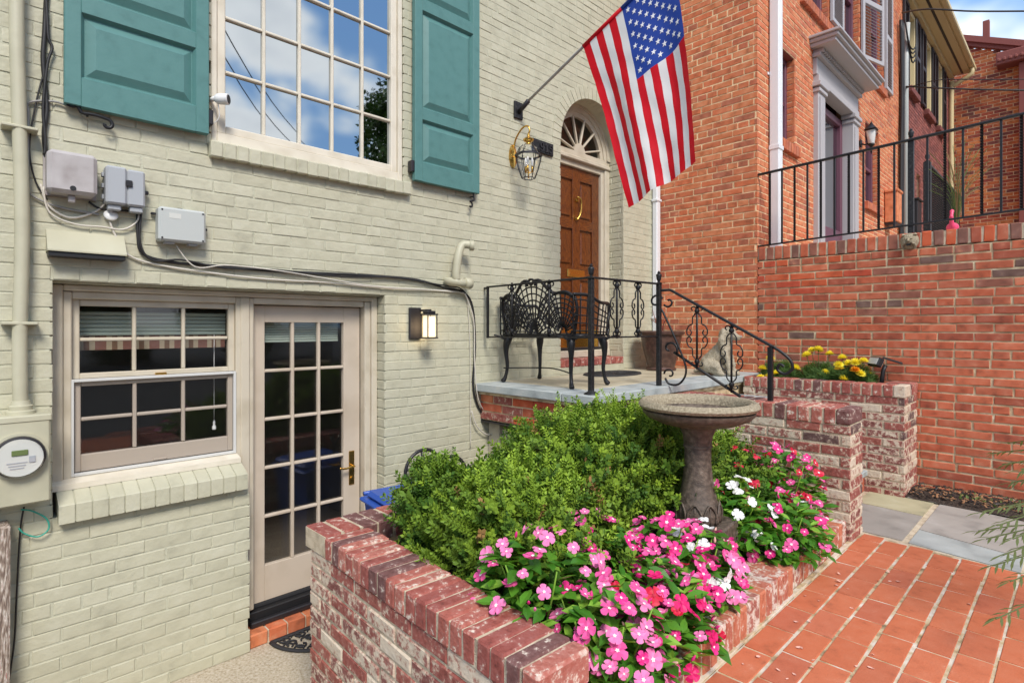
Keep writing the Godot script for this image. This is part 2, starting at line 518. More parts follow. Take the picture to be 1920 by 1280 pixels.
	world_tex(mat("door_paint", c8(196, 182, 164), 0.4), ntex(242, 0.008, [[0.0, Color(0.93, 0.92, 0.9)], [0.6, Color(1, 1, 1)], [1.0, Color(1, 1, 1)]], 4, 256), 1.0)
	mat("sash_taupe", c8(168, 156, 142), 0.45)
	mat("white_trim", c8(204, 204, 200), 0.4)
	world_tex(mat("teal_paint", c8(84, 130, 126), 0.5), ntex(243, 0.02, [[0.0, Color(0.9, 0.92, 0.92)], [0.35, Color(0.97, 0.98, 0.98)], [0.7, Color(1, 1, 1)], [1.0, Color(1, 1, 1)]], 6, 512), 0.8, fine_bump, 0.04)
	mat("iron", c8(34, 34, 36), 0.42, 0.35)
	world_tex(mat("worn_iron", Color.WHITE, 0.5, 0.3), ntex(244, 0.04, [[0.0, c8(22, 22, 24)], [0.6, c8(38, 38, 40)], [0.9, c8(62, 60, 58)], [1.0, c8(110, 100, 92)]], 4, 256), 3.0)
	mat("dark_metal", c8(58, 56, 58), 0.4, 0.5)
	mat("brass", c8(214, 170, 86), 0.22, 0.95)
	mat("black_plastic", c8(30, 30, 32), 0.5)
	mat("black_rubber", c8(44, 44, 46), 0.75)
	mat("white_plastic", c8(226, 226, 224), 0.35)
	mat("dial_white", c8(204, 205, 198), 0.5)
	mat("grey_plastic", c8(168, 172, 176), 0.45)
	world_tex(mat("weathered_grey", Color.WHITE, 0.5), ntex(245, 0.01, [[0.0, c8(140, 132, 128)], [0.5, c8(172, 166, 164)], [1.0, c8(188, 184, 182)]], 5, 256), 1.6)
	mat("pale_grey_plastic", c8(186, 190, 186), 0.45)
	mat("bin_blue", c8(50, 86, 168), 0.4)
	mat("cable_black", c8(36, 35, 36), 0.5)
	mat("cable_white", c8(206, 200, 188), 0.5)
	mat("cable_grey", c8(150, 148, 144), 0.5)
	mat("teal_wire", c8(60, 160, 140), 0.5)
	mat("white_metal", c8(226, 228, 230), 0.35)
	mat("grey_trim", c8(176, 172, 174), 0.5)
	mat("plum_paint", c8(104, 62, 78), 0.45)
	mat("dark_shutter", c8(44, 40, 44), 0.5)
	mat("tan_eave", c8(206, 186, 140), 0.55)
	mat("red_trim", c8(132, 70, 62), 0.7)
	mat("room_wall", c8(120, 110, 96), 0.9)
	mat("room_floor", c8(70, 54, 40), 0.8)
	mat("blind", c8(176, 190, 176), 0.6)
	mat("valance_red", c8(128, 88, 76), 0.9)
	mat("valance_cream", c8(172, 158, 134), 0.9)
	mat("valance_brown", c8(120, 92, 72), 0.9)
	# door timber: long grain
	var wood := ntex(250, 0.02, [[0.0, c8(34, 16, 7)], [0.3, c8(74, 36, 13)], [0.42, c8(124, 65, 22)], [0.5, c8(66, 31, 11)], [0.6, c8(112, 58, 20)], [0.7, c8(146, 85, 31)], [0.8, c8(80, 40, 15)], [1.0, c8(130, 72, 26)]], 6, 512)
	var dw := world_tex(mat("door_wood", Color.WHITE, 0.3), wood, 1.0)
	dw.uv1_scale = Vector3(9.0, 0.9, 9.0)
	dw.clearcoat_enabled = true
	dw.clearcoat = 0.5
	dw.clearcoat_roughness = 0.15
	var dw2 := world_tex(mat("door_wood_rail", Color.WHITE, 0.3), wood, 1.0)
	dw2.uv1_scale = Vector3(0.9, 9.0, 9.0)
	dw2.clearcoat_enabled = true
	dw2.clearcoat = 0.5
	dw2.clearcoat_roughness = 0.15
	var grey_wood := ntex(251, 0.03, [[0.0, c8(84, 66, 58)], [0.4, c8(140, 122, 108)], [0.65, c8(186, 172, 158)], [0.8, c8(214, 206, 196)], [0.9, c8(150, 90, 80)], [1.0, c8(170, 100, 90)]], 6, 512)
	var ww := world_tex(mat("weathered_wood", Color.WHITE, 0.9), grey_wood, 1.0, rough_bump, 0.6)
	ww.uv1_scale = Vector3(5.0, 0.8, 5.0)
	world_tex(mat("storage_wood", Color.WHITE, 0.7), ntex(252, 0.01, [[0.0, c8(150, 138, 116)], [0.5, c8(188, 178, 156)], [1.0, c8(200, 192, 170)]], 5, 256), 1.0)
	# cast stone and clay
	world_tex(mat("cast_stone", Color.WHITE, 0.85), ntex(260, 0.04, [[0.0, c8(104, 92, 74)], [0.35, c8(142, 130, 108)], [0.65, c8(164, 152, 128)], [1.0, c8(192, 182, 160)]], 6, 512), 3.0, rough_bump, 0.5)
	world_tex(mat("brown_stone", Color.WHITE, 0.55), ntex(261, 0.02, [[0.0, c8(52, 44, 38)], [0.45, c8(88, 76, 66)], [0.75, c8(112, 98, 86)], [1.0, c8(150, 136, 122)]], 6, 512), 2.6, fine_bump, 0.25)
	world_tex(mat("glazed_pot", Color.WHITE, 0.35), ntex(262, 0.02, [[0.0, c8(56, 40, 36)], [0.6, c8(88, 64, 56)], [1.0, c8(118, 92, 82)]], 5, 256), 3.0)
	world_tex(mat("statue_stone", Color.WHITE, 0.85), ntex(263, 0.03, [[0.0, c8(96, 84, 68)], [0.35, c8(154, 143, 122)], [0.7, c8(180, 171, 150)], [1.0, c8(202, 195, 178)]], 5, 512), 5.0, rough_bump, 0.4)
	# glass: dark rooms behind, a coated pane in front
	mat("window_glass", Color(0.72, 0.74, 0.75), 0.015, 1.0)
	var du := mat("hazed_glass", Color(0.3, 0.33, 0.32, 0.0), 0.01, 0.015)  # faint grey film put in to lighten the panes in place of reflections
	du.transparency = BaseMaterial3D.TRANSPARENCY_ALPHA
	var gd := mat("clear_glass", Color(1, 1, 1, 0.0), 0.01, 0.0)
	gd.metallic_specular = 0.5
	gd.transparency = BaseMaterial3D.TRANSPARENCY_ALPHA
	var lit := mat("lamp_glow", c8(255, 240, 214), 0.4)
	lit.emission_enabled = true
	lit.emission = c8(255, 226, 178)
	lit.emission_energy_multiplier = 0.9
	# flag cloth
	for e in [["flag_red", c8(200, 10, 30)], ["flag_white", c8(226, 226, 226)], ["flag_blue", c8(36, 66, 152)]]:
		var f := mat(e[0], e[1], 0.45)
		f.backlight_enabled = true
		f.backlight = Color(e[1].r * 0.75, e[1].g * 0.75, e[1].b * 0.75)
		f.metallic_specular = 0.35
	mat("star_white", c8(236, 236, 240), 0.5)
	# foliage
	for e in [["boxwood_leaf", c8(255, 255, 255), 0.55], ["vinca_leaf", c8(84, 136, 42), 0.35], ["vinca_leaf_dark", c8(60, 110, 34), 0.38], ["vinca_leaf_light", c8(130, 172, 64), 0.38], ["marigold_leaf", c8(70, 98, 46), 0.6], ["frond_leaf", c8(96, 106, 66), 0.6], ["tree_leaf", c8(255, 255, 255), 0.5], ["weed_leaf", c8(104, 120, 70), 0.7]]:
		var f := mat(e[0], e[1], e[2])
		f.vertex_color_use_as_albedo = e[0] == "boxwood_leaf" or e[0] == "tree_leaf"
		f.backlight_enabled = true
		f.backlight = Color(0.3, 0.42, 0.06) if not f.vertex_color_use_as_albedo else Color(0.36, 0.46, 0.1)
		f.metallic_specular = 0.35
	mat("twig", c8(120, 100, 76), 0.9)
	world_tex(mat("bark", Color.WHITE, 0.95), ntex(270, 0.04, [[0.0, c8(46, 38, 32)], [1.0, c8(98, 84, 70)]], 5, 256), 3.0, rough_bump, 1.0)
	for e in [["petal_pink", c8(232, 88, 156)], ["petal_pale", c8(238, 126, 180)], ["petal_magenta", c8(214, 12, 104)], ["petal_red", c8(204, 8, 56)], ["petal_white", c8(240, 240, 238)], ["petal_eye", c8(248, 240, 240)], ["petal_hot", c8(224, 40, 132)]]:
		var f := mat(e[0], e[1], 0.55)
		f.backlight_enabled = true
		f.backlight = Color(e[1].r * 0.6, e[1].g * 0.6, e[1].b * 0.6)
	mat("eye_red", c8(176, 10, 50), 0.6)
	var mg := mat("marigold_yellow", c8(255, 242, 80), 0.7)
	mg.backlight_enabled = true
	mg.backlight = Color(0.6, 0.55, 0.1)
	mat("marigold_orange", c8(236, 160, 20), 0.7)
	mat("petal_fallen", c8(214, 168, 152), 0.8)
	mat("dry_leaf", c8(150, 110, 78), 0.9)
	mat("pink_plastic", c8(226, 70, 112), 0.4)

func make_sky() -> PanoramaSkyMaterial:
	var w := 1024
	var h := 512
	var im := Image.create(w, h, false, Image.FORMAT_RGB8)
	var n := noise(375, 1.0, 6)
	n.fractal_gain = 0.52
	var top := Color(0.40, 0.57, 0.80)
	var low := Color(0.62, 0.76, 0.91)
	for y in h:
		var th := PI * (y + 0.5) / h
		var e := cos(th)
		for x in w:
			if e < -0.02:
				im.set_pixel(x, y, Color(0.55, 0.53, 0.5))
				continue
			var ph := float(x) / w * TAU
			var d := Vector3(sin(ph) * sin(th), e, -cos(ph) * sin(th))
			var c := low.lerp(top, clampf(pow(maxf(e, 0.0), 0.7) * 1.1, 0, 1))
			var q := d / (maxf(d.y, 0.0) + 0.35)
			var v := n.get_noise_3d(q.x * 1.9 + 3.1, q.y * 1.2, q.z * 1.9 + 1.7) + 0.155
			var cover := smoothstep(0.0, 0.3, v)
			var white := Color(0.97, 0.975, 0.985).lerp(Color(0.80, 0.82, 0.86), smoothstep(0.25, 0.75, v))
			im.set_pixel(x, y, c.lerp(white, cover))
	var m := PanoramaSkyMaterial.new()
	m.panorama = ImageTexture.create_from_image(im)
	return m
func _ready() -> void:
	rng.seed = 2024
	# camera
	var cam := Camera3D.new()
	cam.name = "camera"
	cam.transform = Transform3D(Basis(Vector3(sin(CAM_TURN), 0, cos(CAM_TURN)), Vector3.UP, Vector3(-cos(CAM_TURN), 0, sin(CAM_TURN))), Vector3(0, EYE, 0))
	cam.projection = Camera3D.PROJECTION_FRUSTUM
	cam.near = 0.1
	cam.far = 400.0
	cam.size = 0.1 * 1280.0 / FOCAL
	cam.frustum_offset = Vector2(0, -0.1 * (640.0 - HORIZON) / FOCAL)
	add_child(cam)
	cam.current = true
	# sky, sun through thin cloud, exposure
	var env := Environment.new()
	env.background_mode = Environment.BG_SKY
	var sky := Sky.new()
	var sky_look := make_sky()
	sky_look.energy_multiplier = 1.15
	sky.sky_material = sky_look
	env.sky = sky
	env.tonemap_mode = Environment.TONE_MAPPER_LINEAR
	env.tonemap_exposure = 1.25
	env.sdfgi_enabled = true
	env.ssao_enabled = true
	env.ssil_enabled = true
	var we := WorldEnvironment.new()
	we.name = "environment"
	we.environment = env
	add_child(we)
	var sun := DirectionalLight3D.new()
	sun.name = "sun"
	sun.light_energy = 0.95
	sun.light_angular_distance = 18.0
	sun.light_color = Color(1.0, 0.97, 0.93)
	sun.shadow_enabled = true
	add_child(sun)
	sun.look_at_from_position(Vector3(-2.2, 5.4, 5.0), Vector3.ZERO)
	make_materials()
	build_ground()
	build_green_house()
	build_joinery()
	build_stoop()
	build_planters()
	build_neighbours()
	build_fixtures()
	build_flag()
	build_railings()
	build_bench()
	build_ornaments()
	build_plants()
	build_street()
func slab2d(pts: Array, y0: float, y1: float) -> SurfaceTool:   # a flat stone from (x, z) corners
	var st := begin()
	var o := []
	for p in pts:
		o.append(Vector2(p[0], -p[1]))
	plate(st, o, y1 - y0, Transform3D(Basis(Vector3.RIGHT, Vector3(0, 0, -1), Vector3.UP), Vector3(0, y0, 0)))
	return st
func build_ground() -> void:
	var st := begin()
	bb(st, Vector3(-150, -0.9, 1.25), Vector3(150, -0.03, 160))
	bb(st, Vector3(-150, -0.9, -3.75), Vector3(-0.1, -0.034, 1.25))
	bb(st, Vector3(-0.1, -0.9, -0.9), Vector3(1.2, -0.034, 1.25))
	bb(st, Vector3(1.2, -0.9, -1.09), Vector3(5.7, -0.034, 1.25))
	structure("ground", st, M.asphalt)
	# areaway floor in front of the basement door
	st = begin()
	bb(st, Vector3(-0.1, -0.85, -3.95), Vector3(1.2, -0.64, -0.9))
	bb(st, Vector3(1.2, -0.85, -3.95), Vector3(3.4, -0.642, -2.82))
	structure("areaway_floor", st, M.concrete)
	st = begin()
	bb(st, Vector3(-0.35, -0.85, -3.4), Vector3(-0.102, -0.002, 1.0))
	bb(st, Vector3(-0.102, -0.85, -0.9), Vector3(1.198, -0.004, -0.72))
	structure("areaway_kerb_wall", st, M.concrete)
	# patio of clay pavers: each paver is a piece on a bed of sandy mortar
	var bed := structure("patio", slab2d([[-0.1, -0.72], [1.2, -0.72], [1.2, -1.1], [4.535, -1.1], [4.43, -0.25], [4.28, 1.2], [-0.1, 1.2]], -0.033, -0.0034), M.paving_joint)
	for k in 17:
		var z0 := -1.089 + 0.1375 * k
		var zc := z0 + 0.1375 / 2.0
		var edge := lerpf(4.525, 4.28, (zc + 1.1) / 2.3)
		var shift := [0.0, 0.083, 0.13, 0.05, 0.02, 0.1, 0.16][k % 7] as float
		var x := 4.389 + shift + 0.265
		while x > -0.1:
			var a := maxf(x - 0.265 + 0.004, -0.09)
			var b := minf(x - 0.004, edge)
			x -= 0.265
			if b - a < 0.03 or (b < 1.2 and zc < -0.7):
				continue
			var wj := rng.randf_range(0.010, 0.016)
			var tone: int = [0, 0, 2, 2, 1, 5, 3, 4][rng.randi() % 8]
			block("paver", Vector3((a + b) / 2.0, -0.014 + rng.randf_range(-0.0008, 0.0012), zc + rng.randf_range(-0.002, 0.002)), Vector3(floorf((b - a) * 200) / 200.0, 0.028, roundf((0.1375 - wj) * 400) / 400.0), M.paver[tone], bed, 0.003, rng.randi() % 3, 0.0016, Basis(Vector3.UP, rng.randf_range(-0.006, 0.006)) * Basis(Vector3.RIGHT, rng.randf_range(-0.006, 0.006)))
	# flagstone walk at the foot of the steps
	var walk := structure("flagstone_walk", slab2d([[4.545, -1.4], [5.75, -1.4], [5.72, 0.0], [5.5, 1.2], [4.295, 1.2], [4.445, -0.25]], -0.033, -0.003), M.lime_mortar)
	var stones := [
		[[[5.285, -1.32], [5.70, -1.32], [5.72, -0.862], [5.25, -0.862]], 1],
		[[[4.56, -1.32], [5.27, -1.32], [5.235, -0.862], [4.545, -0.862]], 0],
		[[[4.885, -0.822], [5.73, -0.822], [5.62, -0.26], [4.745, -0.26]], 2],
		[[[4.53, -0.822], [4.872, -0.822], [4.732, -0.26], [4.45, -0.26]], 3],
		[[[4.60, -0.235], [5.61, -0.235], [5.48, 0.5], [4.56, 0.5]], 4],
		[[[4.445, -0.235], [4.585, -0.235], [4.54, 0.5], [4.37, 0.5]], 0],
		[[[4.36, 0.53], [5.47, 0.53], [5.4, 1.18], [4.3, 1.18]], 1]]
	for s in stones:
		part("flagstone", slab2d(s[0], -0.02, 0.004), M.flag_stone[s[1]], walk)

const SILL_UP := [1.057, 2.51, 2.49, 2.587]
const ARCH := [4.36, 5.48, 3.37]
func build_green_house() -> void:
	var house := thing("green_house", "sage green painted brick town house with teal shutters and arched doorway", "house")
	var wall := node("wall", house)
	var holes := func(y0: float, y1: float) -> Array:
		var ym := (y0 + y1) / 2.0 - 0.64   # wall starts at y = -0.64
		var out := []
		if ym > 0.45 and ym < 1.68:
			out.append([0.32 + 1.2, 2.296 + 1.2])
		elif ym <= 0.45:
			out.append([1.304 + 1.2, 2.296 + 1.2])
		if ym > 2.49 and ym < 2.59:
			out.append([1.057 + 1.2, 2.51 + 1.2])
		elif ym >= 2.59 and ym < 4.88:
			out.append([1.075 + 1.2, 2.462 + 1.2])
		var cx := (ARCH[0] + ARCH[1]) / 2.0 + 1.2
		if ym > 0.9 and ym < ARCH[2]:
			out.append([ARCH[0] + 1.2, ARCH[1] + 1.2])
		elif ym >= ARCH[2]:
			var top := y1 - 0.64 - ARCH[2]
			if top < 0.67:
				var hw := sqrt(0.67 * 0.67 - top * top)
				out.append([cx - hw, cx + hw])
		if ym > -0.6 and ym < 0.60:
			pass
		return out
	brickwork(wall, facing(Vector3(-1.2, -0.64, -3.75), "+z"), 7.4, 7.3, {"tones": M.green_brick, "mortar": M.green_joint, "holes": holes, "header": 6, "header_at": 2, "seed": 3, "joint": 0.0075, "recess": 0.0032, "ch": 0.003, "wob": 0.0018, "most": 300, "phase": 0.1,
		"hidden": func(s: Vector3) -> bool: return s.y > 980 and s.x > 590 or s.x > 780 and s.y > 800})
	# painted brick returns at the openings
	brickwork(wall, facing(Vector3(2.296, -0.64, -3.90), "-x"), 0.146, 2.318, {"tones": M.green_brick, "mortar": M.green_joint, "seed": 5, "joint": 0.009, "recess": 0.0045, "most": 40, "back": 0.05, "phase": 0.03})
	brickwork(wall, facing(Vector3(5.48, 0.955, -3.97), "-x"), 0.217, 2.415, {"tones": M.green_brick, "mortar": M.green_joint, "seed": 6, "joint": 0.009, "recess": 0.0045, "most": 40, "back": 0.05, "phase": 0.05})
	var st := begin()
	bb(st, Vector3(0.31, 1.684, -3.92), Vector3(2.31, 1.75, -3.80))
	bb(st, Vector3(0.25, 0.43, -3.93), Vector3(0.318, 1.70, -3.80))
	bb(st, Vector3(4.29, 0.955, -4.1), Vector3(4.357, 3.4, -3.80))
	bb(st, Vector3(0.318, 0.2, -3.93), Vector3(1.30, 0.44, -3.85))
	bb(st, Vector3(1.25, -0.64, -3.95), Vector3(1.303, 0.44, -3.85))
	part("return", st, M.green_joint, wall)
	# arch: a ring of painted rowlock bricks and the curved soffit behind it
	var cx: float = (ARCH[0] + ARCH[1]) / 2.0
	var arch := node("arch", house)
	var n := 27
	for i in n:
		var a := PI * (i + 0.5) / n
		var wide := PI / n * 0.62 - 0.008
		var s := begin()
		var inner := (PI / n * 0.558 - 0.007) / 2.0
		var outer := (PI / n * 0.685 - 0.007) / 2.0
		plate(s, [Vector2(0.558, -inner), Vector2(0.685, -outer), Vector2(0.685, outer), Vector2(0.558, inner)], 0.10, Transform3D(Basis(Vector3(0, 0, 1), a), Vector3(cx, ARCH[2], -3.846 + rng.randf_range(-0.001, 0.001))))
		part("brick", s, M.green_brick[i % 4], arch)
		if wide < 0.0:
			break
	st = begin(true)
	for i in 32:
		var a1 := PI * i / 32
		var a2 := PI * (i + 1) / 32
		for e in [[0.562, -1.0], [0.69, 1.0]]:
			var q := []
			for g in [[a1, -3.755], [a2, -3.755], [a2, -4.0], [a1, -4.0]]:
				q.append(Vector3(cx + cos(g[0]) * e[0], ARCH[2] + sin(g[0]) * e[0], g[1]))
			poly(st, q, Vector3(cos(a1), sin(a1), 0) * e[1])
	part("soffit", st, M.green_brick[0], arch)
	st = begin()
	for i in 32:
		var a1 := PI * i / 32
		var a2 := PI * (i + 1) / 32
		var q := []
		for g in [[a1, 0.5622], [a2, 0.5622], [a2, 0.69], [a1, 0.69]]:
			q.append(Vector3(cx + cos(g[0]) * g[1], ARCH[2] + sin(g[0]) * g[1], -3.7545))
		poly(st, q, Vector3(0, 0, 1))
	part("joint", st, M.green_joint, arch)
	# brick sills
	var up := node("upper_sill", house)
	for i in 19:
		var w := (SILL_UP[1] - SILL_UP[0]) / 19.0
		block("brick", Vector3(SILL_UP[0] + w * (i + 0.5), 2.538 + rng.randf_range(-0.002, 0.002), -3.757 + rng.randf_range(-0.002, 0.002)), Vector3(w - 0.006, 0.097, 0.115), M.green_brick[rng.randi() % 4], up, 0.006, i % 3, 0.0015)
	bpart("joint", Vector3(SILL_UP[0] + 0.01, 2.495, -3.81), Vector3(SILL_UP[1] - 0.01, 2.582, -3.706), M.green_joint, up, 0.002)
	var low := node("lower_sill", house)
	for i in 13:
		var w := (1.273 - 0.336) / 13.0
		var s := begin()
		plate(s, [Vector2(3.69, 0.43), Vector2(3.69, 0.523), Vector2(3.694, 0.528), Vector2(3.86, 0.602), Vector2(3.86, 0.43)], w - 0.006, Transform3D(Basis(Vector3(0, 0, -1), Vector3.UP, Vector3(1, 0, 0)), Vector3(0.336 + w * i + 0.003, rng.randf_range(-0.001, 0.001), rng.randf_range(-0.001, 0.001))))
		part("brick", s, M.green_brick[rng.randi() % 4], low)
	st = begin()
	plate(st, [Vector2(3.697, 0.434), Vector2(3.697, 0.522), Vector2(3.86, 0.596), Vector2(3.86, 0.434)], 0.925, Transform3D(Basis(Vector3(0, 0, -1), Vector3.UP, Vector3(1, 0, 0)), Vector3(0.342, 0, 0)))
	part("joint", st, M.green_joint, low)
	# rooms behind the glass
	for e in [["basement_room", -0.3, 3.1, -0.7, 1.95, -6.6], ["parlour", 0.4, 3.4, 2.1, 5.3, -7.2]]:
		st = begin()
		var x0: float = e[1]
		var x1: float = e[2]
		var y0: float = e[3]
		var y1: float = e[4]
		var zb: float = e[5]
		bb(st, Vector3(x0, y0, zb - 0.1), Vector3(x1, y1, zb))
		bb(st, Vector3(x0 - 0.1, y0, zb), Vector3(x0, y1, -3.86))
		bb(st, Vector3(x1, y0, zb), Vector3(x1 + 0.1, y1, -3.86))
		bb(st, Vector3(x0 - 0.1, y1, zb - 0.1), Vector3(x1 + 0.1, y1 + 0.1, -3.86))
		bb(st, Vector3(x0 - 0.1, y0 - 0.1, zb - 0.1), Vector3(x1 + 0.1, y0, -3.96))
		part(e[0], st, M.room_wall, house)
	# entrance hall behind the door and fanlight, and the body of the house that closes the back
	st = begin()
	bb(st, Vector3(4.2, 0.9, -5.2), Vector3(5.7, 4.2, -5.1))
	bb(st, Vector3(4.1, 0.9, -5.2), Vector3(4.2, 4.2, -4.02))
	bb(st, Vector3(5.7, 0.9, -5.2), Vector3(5.8, 4.2, -4.02))
	bb(st, Vector3(4.1, 4.2, -5.2), Vector3(5.8, 4.3, -4.02))
	part("hall", st, M.room_wall, house)
	st = begin()
	bb(st, Vector3(-1.2, 6.66, -9.5), Vector3(6.19, 6.9, -3.72))
	bb(st, Vector3(-1.2, -0.64, -9.5), Vector3(-1.1, 6.66, -3.86))
	bb(st, Vector3(-1.2, -0.64, -9.6), Vector3(6.19, 6.66, -9.5))
	part("rear", st, M.green_joint, house)
	HOUSE = house
var HOUSE: Node3D

func frame4(st: SurfaceTool, x0: float, x1: float, y0: float, y1: float, w: float, z0: float, z1: float, ch := 0.003, bottom := -1.0) -> void:
	var wb := w if bottom < 0.0 else bottom
	bb(st, Vector3(x0, y0, z0), Vector3(x0 + w, y1, z1), ch)
	bb(st, Vector3(x1 - w, y0, z0), Vector3(x1, y1, z1), ch)
	bb(st, Vector3(x0 + w, y1 - w, z0), Vector3(x1 - w, y1, z1), ch)
	bb(st, Vector3(x0 + w, y0, z0), Vector3(x1 - w, y0 + wb, z1), ch)
func lights(parent: Node, x0: float, x1: float, y0: float, y1: float, cols: int, rows: int, mw: float, zg: float, zf: float, m: Material, glass: Material) -> void:
	# a grid of panes with glazing bars: x0..y1 is the clear opening, zg the glass, zf the front of the bars
	for i in range(1, cols):
		var x := lerpf(x0, x1, float(i) / cols)
		var st := begin()
		bb(st, Vector3(x - mw / 2, y0, zg - 0.012), Vector3(x + mw / 2, y1, zf), 0.005)
		part("glazing_bar", st, m, parent)
	for j in range(1, rows):
		var y := lerpf(y0, y1, float(j) / rows)
		for i in cols:
			var a := lerpf(x0, x1, float(i) / cols) + (mw / 2 if i > 0 else 0.0)
			var b := lerpf(x0, x1, float(i + 1) / cols) - (mw / 2 if i < cols - 1 else 0.0)
			var st := begin()
			bb(st, Vector3(a, y - mw / 2, zg - 0.012), Vector3(b, y + mw / 2, zf - 0.002), 0.005)
			part("glazing_bar", st, m, parent)
	for j in rows:
		for i in cols:
			var a := lerpf(x0, x1, float(i) / cols) + (mw / 2 if i > 0 else 0.0)
			var b := lerpf(x0, x1, float(i + 1) / cols) - (mw / 2 if i < cols - 1 else 0.0)
			var c := lerpf(y0, y1, float(j) / rows) + (mw / 2 if j > 0 else 0.0)
			var d := lerpf(y0, y1, float(j + 1) / rows) - (mw / 2 if j < rows - 1 else 0.0)
			var st := begin()
			# each old pane sits a touch askew, so that its reflection breaks at the bars
			var t1 := rng.randf_range(-0.0006, 0.0006)
			var t2 := rng.randf_range(-0.0006, 0.0006)
			poly(st, [Vector3(a, c, zg + t1), Vector3(b, c, zg - t1), Vector3(b, d, zg - t1 + t2), Vector3(a, d, zg + t1 + t2)], Vector3(0, 0, 1))
			if glass == M.hazed_glass:   # double glazing: a second sheet, added to strengthen the reflection
				poly(st, [Vector3(a, c, zg - 0.014), Vector3(b, c, zg - 0.014 + t1), Vector3(b, d, zg - 0.014 - t2), Vector3(a, d, zg - 0.014)], Vector3(0, 0, 1))
			part("pane", st, glass, parent)
func shutter(x0: float, x1: float) -> void:
	var sh := node("shutter", HOUSE)
	var y0 := 2.61
	var y1 := 4.86
	var zf := -3.683
	var st := begin()
	var sw := 0.072
	var rails := [[2.61, 2.762], [3.105, 3.198], [3.976, 4.07], [4.75, 4.86]]
	bb(st, Vector3(x0, y0, zf - 0.045), Vector3(x0 + sw, y1, zf), 0.004)
	bb(st, Vector3(x1 - sw, y0, zf - 0.045), Vector3(x1, y1, zf), 0.004)
	for r in rails:
		bb(st, Vector3(x0 + sw - 0.001, r[0], zf - 0.045), Vector3(x1 - sw + 0.001, r[1], zf - 0.0008), 0.002)
	part("frame", st, M.teal_paint, sh)
	for i in 3:
		var a := Vector3(x0 + sw, rails[i][1], 0)
		var b := Vector3(x1 - sw, rails[i + 1][0], 0)
		st = begin()
		bb(st, Vector3(a.x - 0.001, a.y - 0.001, zf - 0.04), Vector3(b.x + 0.001, b.y + 0.001, zf - 0.026))
		# ovolo round the panel
		for k in 4:
			var p1: Vector3 = [Vector3(a.x, a.y, 0), Vector3(b.x, a.y, 0), Vector3(b.x, b.y, 0), Vector3(a.x, b.y, 0)][k]
			var p2: Vector3 = [Vector3(b.x, a.y, 0), Vector3(b.x, b.y, 0), Vector3(a.x, b.y, 0), Vector3(a.x, a.y, 0)][k]
			var inw: Vector3 = [Vector3(0, 1, 0), Vector3(-1, 0, 0), Vector3(0, -1, 0), Vector3(1, 0, 0)][k]
			var d := (p2 - p1).normalized()
			var o1 := p1 + Vector3(0, 0, zf - 0.003)
			var o2 := p2 + Vector3(0, 0, zf - 0.003)
			var i1 := p1 + inw * 0.014 + d * 0.014 + Vector3(0, 0, zf - 0.026)
			var i2 := p2 + inw * 0.014 - d * 0.014 + Vector3(0, 0, zf - 0.026)
			poly(st, [o1, o2, i2, i1], inw + Vector3(0, 0, 1))
			# the raised field: slope then flat
			var s1 := p1 + (inw + d) * 0.02 + Vector3(0, 0, zf - 0.026)
			var s2 := p2 + (inw - d) * 0.02 + Vector3(0, 0, zf - 0.026)
			var f1 := p1 + (inw + d) * 0.062 + Vector3(0, 0, zf - 0.005)
			var f2 := p2 + (inw - d) * 0.062 + Vector3(0, 0, zf - 0.005)
			poly(st, [s1, s2, f2, f1], Vector3(0, 0, 1) - inw)
		poly(st, [Vector3(a.x + 0.062, a.y + 0.062, zf - 0.005), Vector3(b.x - 0.062, a.y + 0.062, zf - 0.005), Vector3(b.x - 0.062, b.y - 0.062, zf - 0.005), Vector3(a.x + 0.062, b.y - 0.062, zf - 0.005)], Vector3(0, 0, 1))
		part("panel", st, M.teal_paint, sh)
	for y in [2.72, 4.6]:
		st = begin()
		var hx := x1 + 0.012 if x0 < 1.0 else x0 - 0.014
		bb(st, Vector3(hx - 0.014, y - 0.045, -3.748), Vector3(hx + 0.014, y + 0.045, -3.69), 0.004)
		part("hinge", st, M.dark_metal, sh)
